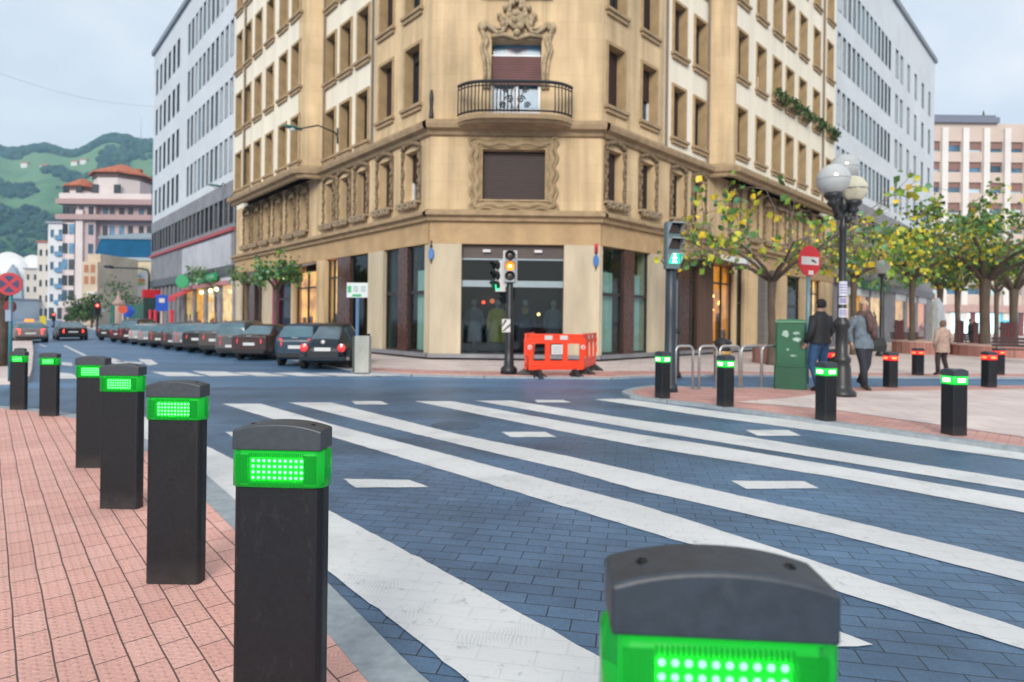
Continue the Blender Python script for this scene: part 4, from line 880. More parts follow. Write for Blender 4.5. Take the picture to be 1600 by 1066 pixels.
# ------------------------------------------------------------------ pale pink block far right
def facing(px0,px1,Y):  # frame facing the camera at depth Y
    a0,_=ab(px0,460); a1,_=ab(px1,460); return Frame((a0*Y,Y),(1,0),(0,-1)),(a1-a0)*Y
pinkst=M('pink_stone',(.56,.46,.40),.8,.08,.3); whitest=M('white_stone',(.68,.66,.63),.8,.08,.3)
F,Wd=facing(1440,1660,78); e=E('apartment_block','pale pink apartment block with white pilasters far behind the right trees','building',F.pt(Wd/2,0,0))
ops=[];zt=[24.9-2.62*k for k in range(9)]; xs=[1.3+2.67*k for k in range(7)]
for z in zt:
    for x in xs: ops.append((x-.85,x+.85,z-1.35,z))
b=MB(F=F); wall(b,0,Wd,0,27.2,0,ops)
for o in ops: reveal(b,*o,0,.35)
b.box((0,-10,0),(Wd,-.5,27.2)); b.build('wall',pinkst,e)
b=MB(F=F); b.box((-.3,-10,27.2),(Wd*.52,.5,27.9)); b.box((-.3,-10,27.9),(Wd*.5,.3,28.2)); b.build('roof_edge',M('roof_blue_grey',(.16,.18,.24),.6),e)
b=MB(F=F)
for x in xs[:-1]: b.box((x+.95,.0,2),(x+1.72,.28,26.6))
b.build('pilaster',whitest,e)
rr=random.Random(2)
shm=M('brown_blind',(.24,.13,.11),.7,.2); 
for o in ops:
    f=MB(F=F); f.box((o[0],-.33,o[2]),(o[1],-.25,o[2]+.08)); sd=.3+.5*rr.random(); w_=f.build('window',whitest,e); f=MB(F=F); f.box((o[0],-.33,o[3]-1.35*sd),(o[1],-.25,o[3])); f.build('blind',shm,w_)
    f=MB(F=F); f.box((o[0],-.40,o[2]),(o[1],-.345,o[3])); f.build('pane',pane_b if rr.random()<.7 else pane_p,w_)
b=MB(F=F); b.box((0,.0,3.0),(Wd,.6,3.9)); b.build('fascia',M('rose_fascia',(.45,.30,.28),.7,.2),e)
cy=E_('cool_lit_shop',(.55,.85,.95),.75)
for k in range(6):
    f=MB(F=F); f.box((.6+3.1*k,.01,.3),(3.1+3.1*k,.06,2.9)); f.build('lit_shop_window',cy if k%3 else E_('teal_lit_shop',(.05,.4,.55),.6),e)
    f=MB(F=F); f.box((3.1+3.1*k,.0,0),(3.7+3.1*k,.2,2.95)); f.build('shop_pier',M('shop_pier_red',(.18,.05,.05),.7) if k%2 else whitest,e)
for x in (1.8,9.2):
    b=MB(X=Matrix.Translation(F.pt(x,-2,27.9))); b.lathe([(.5,0),(.35,.5),(.15,1.0),(.05,1.7)],(0,0,0),7); b.build('roof_plant',leafg[0],e)
# ------------------------------------------------------------------ far left street
def tower():
    Y=104; F,Wd=facing(97,238,Y); k=Y/FPX
    e=E('tower_building','tall pink apartment building with terracotta roofed towers in the left distance','building',F.pt(Wd/2,0,0))
    pk=M('rose_wall',(.52,.40,.40),.85,.12,.25); lt=M('pale_rose_wall',(.66,.58,.56),.85,.1,.25); tile=M('terracotta_roof',(.42,.13,.065),.85,.3,2)
    zy=lambda y:H+(493-y)*k
    xx=lambda x:(x-97)*k
    b=MB(F=F); b.box((0,-14,0),(xx(148),0,zy(318))); b.box((xx(148),-14,0),(Wd,-1.0,zy(318)))
    b.build('wall',pk,e)
    b=MB(F=F); b.box((xx(120),-.6,0),(xx(131),.5,zy(330))); b.box((xx(104),-.4,zy(480)),(xx(118),.45,zy(350))); b.build('bay',lt,e)
    for y in (318,342): 
        b=MB(F=F); b.box((-.6,-14,zy(y)-.4),(Wd+.3,1.0,zy(y)+.5)); b.build('cornice',M('rose_trim',(.40,.27,.26),.8,.2),e)
    b=MB(F=F); b.box((-.2,0,zy(318)+.5),(Wd,.7,zy(318)+1.5)); b.build('parapet',lt,e)
    # upper storeys
    b=MB(F=F); 
    def octa(cx,cy,rx,ry): return [(cx+rx*math.cos(R_(22.5+45*i)),cy+ry*math.sin(R_(22.5+45*i))) for i in range(8)]
    for cx,r,z0,z1,zt in ((.56,2.6,zy(318),zy(289),zy(273)),(7.6,4.4,zy(318),zy(271),zy(250))):
        b=MB(F=F); b.prism(octa(cx,-4,r,r),z0,z1); t_=b.build('turret',lt,e)
        b=MB(F=F); lo=octa(cx,-4,r*1.18,r*1.18); b.rings([[(*p,z1) for p in lo],[(*p,z1+.25) for p in lo],[(cx+(p[0]-cx)*.12,-4+(p[1]+4)*.12,zt) for p in lo]]); b.build('roof',tile,t_)
        b=MB(F=F); b.prism(octa(cx,-4,r*1.05,r*1.05),z1-.7,z1-.05); b.build('eaves',M('eaves_dark',(.12,.07,.06),.8),t_)
        for dx in (-.45,.4):
            f=MB(F=F); f.box((cx+dx*r-.5,-4+r*.93,z0+1.4),(cx+dx*r+.5,-4+r*.99,z0+3.1)); f.build('window',pane,t_)
    b=MB(F=F); 
    for x_ in (152,182): b.box((xx(x_),-6,zy(268)),(xx(x_+6),-5,zy(253)))
    b.build('chimney',tile,e)
    b=MB(F=F); b.rings([[(xx(212),-1,zy(318)),(xx(238),-1,zy(318)),(xx(238),-6,zy(318)),(xx(212),-6,zy(318))],[(xx(224),-2.5,zy(296)),(xx(238),-2.5,zy(296)),(xx(238),-4,zy(296)),(xx(224),-4,zy(296))]]); b.build('roof',tile,e)
    for y in (332,360,390,415,440,463):
        for x in (104,114,126,141,157,168,183,197,214,227):
            if y>350 and 148<x<237 and y>375: continue
            t=.5 if 100<x<120 else 0.02
            if x>148: t=-.98
            f=MB(F=F); f.box((xx(x)-.42,t,zy(y+8)),(xx(x)+.42,t+.06,zy(y-8))); f.build('window',pane if (x+y)%3 else pane_b,e)
    b=MB(F=F); b.box((xx(101),.4,zy(482)),(xx(121),1.4,zy(478)+.5)); b.build('balcony',lt,e)
    return e
tower()
def theatre():
    Y=84; F,Wd=facing(147,242,Y); k=Y/FPX; zy=lambda y:H+(492-y)*k; xx=lambda x:(x-147)*k
    e=E('theatre_building','cream theatre building with dark blue sloped roof and a poster on its side wall','building',F.pt(Wd/2,0,0))
    cw=M('cream_wall',(.62,.53,.36),.85,.1,.3)
    b=MB(F=F); b.box((0,-20,0),(Wd,0,zy(407))); b.build('wall',cw,e)
    b=MB(F=F); b.box((-.2,-20,zy(407)),(Wd+.2,.25,zy(402))); b.build('cornice',M('blue_grey_trim',(.33,.39,.43),.7),e)
    b=MB(F=F); z0,z1=zy(402),zy(372); b.rings([[(0,.2,z0),(Wd,.2,z0),(Wd,-19,z0),(0,-19,z0)],[(.2,-.9,z1),(Wd,-.9,z1),(Wd,-18,z1),(.2,-18,z1)]]); b.build('roof',M('blue_slate',(.01,.085,.18),.9,.25,.6,spec=.1),e)
    b=MB(F=F); z2=zy(356); b.rings([[(.0,-.7,z1),(Wd,-.7,z1),(Wd,-18,z1),(0,-18,z1)],[(0,-.7,z1+.35),(Wd,-.7,z1+.35),(Wd,-18,z1+.35),(0,-18,z1+.35)],[(2.6,-5,z2),(Wd,-5,z2),(Wd,-14,z2),(2.6,-14,z2)]]); b.build('upper_roof',M('zinc_roof',(.22,.29,.34),.5,.15,.6),e)
    b=MB(F=F); b.box((xx(194),.02,zy(466)),(xx(233),.14,zy(423))); p=b.build('poster',M('poster_white',(.68,.70,.72),.6,.05),e)
    cols_=[(.02,.16,.30),(.65,.45,.05),(.6,.18,.12),(.25,.5,.2),(.2,.45,.6),(.7,.3,.05)]
    rr=random.Random(8)
    b=MB(F=F)
    for i in range(16):
        b.m=i%6; a=rr.random()*6.28; r=.35+rr.random()*.75; cx,cz=xx(214)+r*math.cos(a)*1.1,zy(440)+r*math.sin(a)*.8; w=.25+rr.random()*.25; t=.142+.002*i
        b.face([(cx+w*math.cos(q*.785+a)*(1.5 if q%4 else 1),t,cz+.55*w*math.sin(q*.785+a)) for q in range(8)])
    b.build('poster_print',[M('print%d'%i,c,.6,0) for i,c in enumerate(cols_)],p,recalc=False)
    # stepped side pavilion with bays
    F2,W2=facing(128,152,74); k2=74/FPX; z2=lambda y:H+(491-y)*k2
    b=MB(F=F2); b.box((0,-8,0),(W2,0,z2(408))); b.box((.3,-8,z2(408)),(W2,-.5,z2(395))); b.build('side_wall',M('cream_wall_b',(.55,.45,.33),.85,.2,.5),e)
    for i in range(4):
        b=MB(F=F2); b.box((W2*.5+.35*i,.0,z2(455+9*i)-.3),(W2+.3*i,.5+.1*i,z2(455+9*i))); b.build('stepped_canopy',whitest,e)
    for y in (418,436):
        for x in (.5,1.3): 
            f=MB(F=F2); f.box((x-.25,0,z2(y+7)),(x+.25,.05,z2(y-5))); f.build('window',M('rust_blind',(.4,.16,.08),.7),e)
    return e
theatre()
# green gates, gate pillar
Fg,Wg=facing(172,232,66)
b=MB(F=Fg); 
for i in range(9): b.box((Wg*i/9+.02,-.06,0),(Wg*(i+1)/9-.02,0,2.6+.25*math.sin(i)))
b.build('metal_gate',M('gate_green',(.01,.10,.075),.5,.2),None,'dark green metal gate beside the theatre','gate')
gp=P(185,500,62); e=E('gate_pillar','stone gate pillar with round cap and spire in front of the theatre','pillar',(gp.x,gp.y,0))
b=MB(); b.lathe([(.42,0),(.4,.2),(.32,.3),(.32,2.2),(.38,2.3)],(0,0,0),12); b.build('shaft',M('pillar_pink',(.48,.36,.31),.8,.2),e,local=True,smooth=False)
b=MB(); b.lathe([(.38,2.3),(.58,2.4),(.60,2.55),(.40,2.75),(.2,2.9),(.18,3.2),(.1,3.4),(.07,3.7),(0,3.8)],(0,0,0),14); b.build('cap',M('pillar_cap',(.40,.29,.25),.8,.2),e,local=True,smooth=True)
def rowhouse(px0,px1,ytop,Y,col,lab,blue=False,tile=False,depth=10):
    F,Wd=facing(px0,px1,Y); k=Y/FPX; top=H+(490-ytop)*k
    e=E('town_house',lab,'building',F.pt(Wd/2,0,0),group='buildings lining the far left street')
    n=max(3,int(top/3.4)); m=max(2,int(Wd/1.6)); ops=[]
    for i in range(1,n):
        for j in range(m): 
            x=Wd*(j+.5)/m; ops.append((x-.4,x+.4,top*i/n+.5,top*i/n+.5+1.7))
    b=MB(F=F); wall(b,0,Wd,0,top,0,ops); b.box((0,-depth,0),(Wd,-.4,top)); b.build('wall',col,e)
    for o in ops:
        f=MB(F=F); f.box((o[0]-.05,-.1,o[2]-.08),(o[1]+.05,.12,o[2])); w_=f.build('window',whitest,e); f=MB(F=F); f.box((o[0],-.22,o[2]),(o[1],-.14,o[3])); f.build('pane',pane_b if blue else pane,w_)
    b=MB(F=F); b.box((-.3,-depth,top),(Wd+.3,.4,top+.4)); b.build('roof',M('terracotta_roof',(.42,.13,.065)) if tile else M('roof_grey',(.3,.3,.32),.8),e)
    if blue:
        b=MB(F=F)
        for i in range(1,n): b.box((Wd*.5,.02,top*i/n-.1),(Wd*.98,.55,top*i/n+.9))
        b.build('balcony',M('blue_balcony',(.10,.24,.38),.5,.2),e)
    b=MB(F=F)
    for j in range(m): b.box((Wd*(j+.2)/m,.0,.2),(Wd*(j+.8)/m,.05,2.8))
    b.build('shopfront',pane,e)
rowhouse(74,100,348,135,M('white_house',(.66,.66,.66),.85,.1,.2),'narrow white building with blue balconies beside the pink tower building',blue=True)
rowhouse(58,78,378,160,M('cream_house',(.62,.56,.50),.85,.1,.2),'cream building with a pink tinge left of the white one with blue balconies',tile=True)
rowhouse(38,60,420,190,M('beige_house',(.58,.52,.45),.85,.1,.2),'low beige building near the pale domes at the end of the left street')
rowhouse(-60,14,468,150,M('grey_house',(.62,.65,.68),.85,.1,.2),'long low grey building behind the no stopping sign')
# pale shell domes
F,Wd=facing(-70,62,230); k=230/FPX; e=E('domed_station','pale domed building with white shells at the end of the left street','building',F.pt(Wd/2,0,0))
b=MB(F=F); b.box((0,-20,0),(Wd,0,H+(489-440)*k)); b.build('wall',M('station_wall',(.5,.55,.6),.6,.1,.1),e)
for x,r,yt,y_ in ((.32,6.8,398,-.4),(.60,9,392,-.8),(.88,7,396,-1.2)):
    b=MB(F=F); z0=H+(489-441)*k; zt=H+(489-yt)*k; n=18; rows=[]
    for i in range(9):
        f=i/8; rows.append([(Wd*x+r*math.cos(math.pi*j/n),y_-9*f,z0+.02+(zt-z0)*math.sin(math.pi*j/n)*(1-.25*f)) for j in range(n+1)])
    b.rings(rows,cap=True); b.build('shell',M('white_shell',(.78,.78,.76),.5,.04,.2),e,smooth=True)
g0=H+(489-440)*k; b=MB(F=F); b.rings([[(Wd*.5,t,H),(Wd*.84,t,H),(Wd*.80,t,g0),(Wd*.70,t,H+(489-412)*k),(Wd*.56,t,g0)] for t in (.2,1.2)]); b.build('glass_front',M('station_glass',(.30,.36,.42),.3,.2,.05),e)
# ------------------------------------------------------------------ hill
def hill_ridge(a):   # ridge pixel row as function of a (image direction)
    x=800+a*FPX; return 222+10*math.sin(x*.021)+6*math.sin(x*.06+1)+max(0,(x-190))*.16+max(0,-x)*.03
def hz(a,Y):
    # rises from the valley floor to the ridge at Y=900
    yr=hill_ridge(a); _,bb=ab(800+a*FPX,yr+6); top=H-bb*900
    f=max(0,min(1.1,(Y-420)/480)); g=f**.82 if f<=1 else 1-(f-1)*2
    nn=noise.noise(Vector((a*9,Y*.011,0)))*14+noise.noise(Vector((a*30,Y*.03,4)))*5
    return top*g+nn*min(1,f*2)*(1-.6*f)-3*(1-f)
mb=MB(); NA,NY=110,60; g=[]
for j in range(NY):
    Y=400+600*j/(NY-1); g.append([mb.p(((-1.35+1.5*i/(NA-1))*Y,Y,hz(-1.35+1.5*i/(NA-1),Y))) for i in range(NA)])
for j in range(NY-1):
    for i in range(NA-1): mb.fi([g[j][i],g[j][i+1],g[j+1][i+1],g[j+1][i]])
hm=bpy.data.materials.new('hill_grass'); hm.use_nodes=True; nt=hm.node_tree; b_=nt.nodes['Principled BSDF']; N=nt.nodes.new; K=nt.links.new
tc=N('ShaderNodeTexCoord'); nz=N('ShaderNodeTexNoise'); nz.inputs['Scale'].default_value=.011; nz.inputs['Detail'].default_value=7; K(tc.outputs['Object'],nz.inputs['Vector'])
sx=N('ShaderNodeSeparateXYZ'); K(tc.outputs['Object'],sx.inputs[0])
rp=N('ShaderNodeValToRGB'); cr_=rp.color_ramp; cr_.elements[0].position=.36; cr_.elements[0].color=(.022,.075,.05,1); cr_.elements[1].position=.47; cr_.elements[1].color=(.05,.13,.05,1)
for p_,c_ in ((.53,(.085,.18,.09)),(.62,(.14,.25,.12))): q_=cr_.elements.new(p_); q_.color=(*c_,1)
# meadow belt high on the slope: height-dependent land use
mr=N('ShaderNodeMapRange'); mr.inputs['From Min'].default_value=95; mr.inputs['From Max'].default_value=150; mr.inputs['To Min'].default_value=-.06; mr.inputs['To Max'].default_value=.15; K(sx.outputs[2],mr.inputs['Value'])
ad=N('ShaderNodeMath'); K(nz.outputs['Fac'],ad.inputs[0]); K(mr.outputs[0],ad.inputs[1]); K(ad.outputs[0],rp.inputs[0]); K(rp.outputs[0],b_.inputs['Base Color']); b_.inputs['Roughness'].default_value=.95; b_.inputs['Specular IOR Level'].default_value=.1
mb.build('hill',hm,kind='structure',smooth=True)
wd=MB(); rr=random.Random(11)
def crown(mb,c,r,rnd):
    n=7; rs=[]; ph=rnd.random()*6
    for i in range(5):
        f=i/4; rad=r*math.sin(math.pi*(.12+.8*f))
        rs.append([(c[0]+rad*(1+.3*rnd.uniform(-1,1))*math.cos(ph+k*6.283/n),c[1]+rad*(1+.3*rnd.uniform(-1,1))*math.sin(ph+k*6.283/n),c[2]+r*(f*1.8-.3)) for k in range(n)])
    mb.m=rnd.randrange(3); mb.rings(rs)
for i in range(5200):
    x=rr.uniform(-140,262); a=(x-800)/FPX; u=rr.random()
    if i<1900: Y=rr.uniform(865,905)
    else: Y=rr.uniform(430,880)
    z=hz(a,Y)
    yy=490-(z-H)/Y*FPX
    if i>=1900:
        dens=noise.noise(Vector((a*14,Y*.012,9)))
        if 238<yy<292 and x<150: 
            if dens<.28: continue
        elif dens<-.22: continue
    r=rr.uniform(2.6,5.2)*(1.25 if i<1900 else 1)*(Y/900)**.5
    crown(wd,(a*Y,Y,z),r,rr)
wd.build('woodland',[M('wood_a',(.008,.04,.042),.95,.3,.08),M('wood_b',(.014,.06,.052),.95,.3,.08),M('wood_c',(.03,.085,.05),.95,.3,.08)],kind='stuff',recalc=False)
b=MB(); q=P(220,238,880); b.tube([(q.x,q.y,q.z-8),(q.x,q.y,q.z+50)],[.7,.25],6); 
for zz in (10,22,34): b.box((q.x-2.2,q.y-.3,q.z+zz),(q.x+2.2,q.y+.3,q.z+zz+.5))
b.build('radio_mast',M('mast_grey',(.4,.42,.45),.6),None,'thin radio mast rising from the wooded ridge','mast')
hs=[(40,262),(70,264),(118,258),(132,255)]
for i,(x,y) in enumerate(hs):
    a,_=ab(x,y); Y=700+40*i; z=hz(a,Y); 
    # walk back to the slope point seen at that row
    for Yt in range(450,900,6):
        zz=hz(a,Yt); 
        if 490-(zz-H)/Yt*FPX<y: Y=Yt; z=zz; break
    c=Vector((a*Y,Y,z)); e=E('farmhouse',['small white farmhouse on the green meadow, leftmost on the hill','small white farmhouse on the meadow, second from the left on the hill','pale farmhouse at the wood edge below the ridge, left of its neighbour','pale farmhouse at the wood edge below the ridge, rightmost on the hill'][i],'house',c,0,'farmhouses on the hill')
    b=MB(); b.box((-4,-3,-2),(4,3,4)); b.build('wall',whitest,e,local=True); b=MB(); b.rings([[(-4.4,-3.4,4),(4.4,-3.4,4),(4.4,3.4,4),(-4.4,3.4,4)],[(-4.4,-.05,6.5),(4.4,-.05,6.5),(4.4,.05,6.5),(-4.4,.05,6.5)]]); b.build('roof',MATS['terracotta_roof'],e,local=True)
# ------------------------------------------------------------------ vehicles
tyre=M('tyre',(.012,.012,.013),.8,.1,8); rim=M('alloy',(.45,.47,.5),.35,.1,8,metal=.7); cglass=M('car_glass',(.06,.10,.13),.05,.3,1.2,spec=1.0)
cgl2=M('car_glass_sky',(.07,.14,.18),.08,.3,1.2,spec=.7)
plastic=M('black_plastic',(.015,.015,.017),.5,.1,8); tl_red=M('tail_red',(.90,.035,.035),.15,.15,9,spec=.8,coat=.6); tl_on=E_('brake_light',(1,.035,.02),3.6); amber=E_('amber_lamp',(1,.24,.02),.9); plate_m=M('number_plate',(.6,.62,.62),.5,.1,30)
def paint_m(n,c): return M(n,tuple(x*.75 for x in c),.34,.06,.8,spec=.4,coat=.12)
HATCH=[(-2.02,.36,.80,.86,.70,.58,0),(-1.96,.27,.96,1.0,.80,.68,0),(-1.6,.22,.97,1.40,.84,.60,1),(-.7,.2,.96,1.48,.86,.61,1),(.2,.2,.94,1.45,.86,.60,1),(1.05,.2,.90,.97,.85,.70,0),(1.75,.24,.76,.83,.80,.62,0),(2.02,.33,.56,.62,.68,.5,0)]
SEDAN=[(-2.2,.36,.84,.9,.70,.58,0),(-2.15,.27,.96,1.0,.80,.68,0),(-1.6,.22,.97,1.04,.84,.68,0),(-.85,.2,.96,1.40,.86,.58,1),(-.2,.2,.95,1.44,.86,.6,1),(.35,.2,.94,1.41,.86,.59,1),(1.1,.2,.90,.97,.85,.70,0),(1.85,.24,.78,.84,.80,.62,0),(2.15,.33,.56,.62,.68,.5,0)]
VAN=[(-2.05,.36,.90,.96,.74,.64,0),(-2.0,.27,1.0,1.06,.82,.72,0),(-1.82,.22,1.02,1.62,.86,.66,1),(-.7,.2,1.0,1.72,.87,.68,1),(.3,.2,.98,1.66,.87,.66,1),(1.15,.2,.95,1.04,.86,.72,0),(1.75,.24,.80,.88,.82,.64,0),(2.02,.33,.58,.64,.70,.5,0)]
BEETLE=[(-2.04,.36,.58,.62,.50,.36,0),(-1.95,.30,.70,.80,.60,.42,0),(-1.72,.22,.80,.98,.66,.46,0),(-1.02,.2,.88,1.40,.70,.42,1),(-.45,.2,.90,1.50,.72,.45,1),(.05,.2,.90,1.50,.72,.45,1),(.55,.2,.90,1.36,.72,.46,1),(1.02,.2,.86,1.02,.70,.54,0),(1.55,.24,.74,.86,.70,.55,0),(1.9,.3,.60,.66,.58,.42,0),(2.02,.36,.5,.52,.4,.3,0)]
def ring(st):
    y,zb,ze,zt,w,wt,c=st; hh=[(0,zb),(w*.88,zb),(w,zb+.16),(w*1.01,(zb+ze)/2+.06),(w*.97,ze),(wt,ze+(zt-ze)*.84),(wt*.78,zt-.012),(0,zt)]
    return [(x,y,z) for x,z in hh]+[(-x,y,z) for x,z in hh[-2:0:-1]]
def interp(a,b,f): return tuple(x+(z-x)*f for x,z in zip(a,b))
def crom(p0,p1,p2,p3,t): return tuple(.5*((2*b)+(c-a)*t+(2*a-5*b+4*c-d)*t*t+(3*b-a-3*c+d)*t*t*t) for a,b,c,d in zip(p0,p1,p2,p3))
def car(name,label,cat,sts,pm,wheel_y=(-1.28,1.3),tail='block',on=False,gm=None,group='cars parked in a row along the left street',fend=False):
    e=E(name,label,cat,(0,0,0),0,group)
    body=MB(); gl=MB(); base=[ring(s) for s in sts]
    # fine loft: stations and section points smoothed with splines, glass kept inside the pillars
    SF=(0,.06,.28,.5,.72,.94); rows=[]; tagr=[]
    n=len(sts)
    for i in range(n-1):
        for f in SF:
            q=[base[max(i-1,0)],base[i],base[i+1],base[min(i+2,n-1)]]
            rows.append([crom(*[r[k] for r in q],f) for k in range(14)]); tagr.append((i,f))
    rows.append(base[-1]); tagr.append((n-1,0))
    RF={4:(0,.08,.35,.65,.92),5:(0,.1,.4,.7),6:(0,.33,.66),3:(0,.5),2:(0,.5),1:(0,),0:(0,)}
    fine=[]; segs=[]
    for r in rows:
        h=r[:8]; pts=[]; sg=[]
        for k in range(7):
            q=[h[max(k-1,0)],h[k],h[k+1],h[min(k+2,7)]]
            for f in RF[k]: pts.append(crom(*q,f) if k not in (0,1) else interp(h[k],h[k+1],f)); sg.append((k,f))
        pts.append(h[7]); 
        fine.append(pts+[(-x,y,z) for x,y,z in pts[-2:0:-1]]); segs=sg
    m=len(fine[0]); half=len(segs)
    V=[[body.p(p) for p in r] for r in fine]; GV={}
    def glass_here(j,c):
        i,f=tagr[j]; k,g=segs[c if c<half else m-1-c]
        a,b=sts[i][6],sts[i+1][6]; inner=0<f<.9
        if a and b: return k==4 and 0<g<.9 and inner
        if a!=b: return inner and (k==6 or (k==5 and g>0))
        return False
    for j in range(len(fine)-1):
        for c in range(m):
            ids=[(j,c),(j,(c+1)%m),(j+1,(c+1)%m),(j+1,c)]
            if glass_here(j,c):
                for t in ids:
                    if t not in GV: GV[t]=gl.p(fine[t[0]][t[1]])
                gl.fi([GV[t] for t in ids])
            else: body.fi([V[a_][b_] for a_,b_ in ids])
    rs=fine
    body.face(rs[0][::-1]); body.face(rs[-1])
    if fend:
        for sx in (-1,1):
            for wy in wheel_y:
                r_=[]
                for j in range(9):
                    a=math.pi*j/8; yy,zz=wy-.52*math.cos(a),.36+.43*math.sin(a); 
                    r_.append([(sx*.60,yy*.0+wy-.50*math.cos(a),.34+.40*math.sin(a)),(sx*.80,yy,zz-.06),(sx*.86,wy-.42*math.cos(a),.32+.36*math.sin(a)),(sx*.84,wy-.36*math.cos(a),.31+.31*math.sin(a)),(sx*.6,wy-.36*math.cos(a),.31+.31*math.sin(a))])
                body.rings(r_,cap=True)
    o=body.build('body',pm,e,local=True,smooth=True)
    md=o.modifiers.new('s','EDGE_SPLIT'); md.split_angle=R_(38)
    gl.build('window',gm or cglass,e,local=True,smooth=True)
    for sx in (-1,1):
        for wy in wheel_y:
            x=sx*(.79 if not fend else .80)
            a=MB(); a.lathe([(.37,-.06),(.37,.055),(0,.056)] if sx>0 else [(.37,.06),(.37,-.055),(0,-.056)],(sx*(.81),wy,.32),18,'x')
            if not fend: a.build('wheel_arch',plastic,e,local=True)
            b=MB(); b.lathe([(.2,-.1),(.29,-.1),(.315,-.06),(.315,.06),(.29,.1),(.2,.1)],(x,wy,.315),20,'x'); w=b.build('wheel',tyre,e,local=True,smooth=False)
            b=MB(); b.lathe([(.205,-.085),(.205,.085),(.18,.09),(.15,.06),(.06,.07),(0,.075)] if sx>0 else [(.205,.085),(.205,-.085),(.18,-.09),(.15,-.06),(.06,-.07),(0,-.075)],(x+sx*.004,wy,.315),16,'x')
            for k in range(5):
                aa=k*1.2566; b.tube([(x+sx*.09,wy+.05*math.cos(aa),.315+.05*math.sin(aa)),(x+sx*.09,wy+.18*math.cos(aa),.315+.18*math.sin(aa))],.018,4)
            b.build('rim',rim,w,local=True)
    y0=sts[0][0]; zb=sts[1][2]
    for sx in (-1,1):
        b=MB()
        if tail=='round':
            b.lathe([(0,.0),(.10,.0),(.13,.04),(.13,.10),(0,.14)],(sx*.60,y0+.03,.72),16,'y')
            bm_=[(c.x,c.y,c.z) for c in b.v]; b.v=[Vector((c.x,2*(y0+.03)-c.y+.07,c.z)) for c in b.v]
        else:
            h=.46 if tail=='tall' else (.36 if on else .28); b.rings([[(sx*.52,y0-.02,zb-h),(sx*.76,y0+.06,zb-h),(sx*.80,y0+.36,zb-.04-h*.6),(sx*.80,y0+.30,zb-.01),(sx*.74,y0+.05,zb+.02),(sx*.50,y0+.0,zb+.0)],[(sx*.52,y0+.2,zb-h),(sx*.72,y0+.2,zb-h),(sx*.76,y0+.40,zb-.06-h*.6),(sx*.76,y0+.34,zb-.03),(sx*.7,y0+.2,zb),(sx*.50,y0+.2,zb)]])
        b.build('tail_light',tl_on if on else tl_red,e,local=True)
        b=MB(); b.rings([[(sx*.84,.72,.98),(sx*.84,.72,1.1),(sx*1.02,.70,1.12),(sx*1.02,.70,.98)],[(sx*.84,.85,.98),(sx*.84,.85,1.1),(sx*.98,.82,1.10),(sx*.98,.82,.99)]]); b.build('mirror',pm,e,local=True)
        b=MB(); b.lathe([(.02,0),(.1,.02),(.12,.06),(0,.1)],(sx*.58,sts[-1][0]-.12,.62),12,'y'); b.build('headlight',rim,e,local=True)
    b=MB(); b.box((-.26,y0-.035,.62 if tail!='tall' else .5),(.26,y0-.01,.73 if tail!='tall' else .61)); p=b.build('number_plate',plate_m,e,local=True)
    b=MB(); b.rings([[(-.74,y0+.10,.30),(.74,y0+.10,.30),(.76,y0+.02,.46),(-.76,y0+.02,.46)],[(-.70,y0-.06,.33),(.70,y0-.06,.33),(.70,y0-.07,.45),(-.70,y0-.07,.45)]]); b.build('bumper',plastic if not fend else pm,e,local=True,smooth=False)
    b=MB(); b.tube([(-.12,y0-.02,.985+.0),(.12,y0-.02,.985)],.02,6) if tail!='round' else b.lathe([(0,0),(.07,.0),(.06,-.02),(0,-.025)],(0,y0+.04,.90),12,'y'); b.build('badge',rim,e,local=True)
    return e
specs=[('small rounded black car with round tail lights, parked nearest the crossing',BEETLE,paint_m('paint_black_blue',(.004,.014,.026)),'round',474,72,cglass),
 ('dark blue hatchback parked directly behind the rounded black car',HATCH,paint_m('paint_navy',(.012,.05,.10)),'block',433,66,cgl2),
 ('dark purple brown sedan parked third from the crossing',SEDAN,paint_m('paint_aubergine',(.05,.022,.028)),'block',368,55,cgl2),
 ('mid grey tall car parked fourth from the crossing, after the purple brown sedan',VAN,paint_m('paint_grey',(.12,.125,.13)),'tall',340,57,cgl2),
 ('brown grey sedan parked fifth from the crossing',SEDAN,paint_m('paint_taupe',(.10,.085,.08)),'block',316,52,cgl2),
 ('black sedan with a pale rear window parked sixth from the crossing',SEDAN,paint_m('paint_black',(.012,.013,.015)),'block',290,47,cgl2),
 ('silver grey hatchback parked seventh from the crossing',HATCH,paint_m('paint_silver2',(.22,.23,.25)),'tall',271,44,cgl2),
 ('charcoal tall car parked eighth from the crossing',VAN,paint_m('paint_charcoal',(.05,.05,.055)),'tall',254,43,cgl2),
 ('dull brown hatchback parked ninth from the crossing',HATCH,paint_m('paint_umber',(.08,.06,.055)),'tall',233,37,cgl2),
 ('silver hatchback parked tenth from the crossing',HATCH,paint_m('paint_silver',(.28,.30,.32)),'tall',216,34,cgl2),
 ('off white hatchback parked eleventh from the crossing',HATCH,paint_m('paint_white',(.42,.43,.44)),'tall',202,33,cgl2),
 ('dark burgundy tall van parked twelfth from the crossing',VAN,paint_m('paint_burgundy',(.06,.012,.018)),'tall',186,38,cgl2),
 ('dark red hatchback parked last but one in the row',HATCH,paint_m('paint_wine',(.09,.012,.018)),'block',171,28,cgl2),
 ('small dark car at the far end of the parked row',HATCH,paint_m('paint_dark',(.03,.03,.035)),'block',152,26,cgl2)]
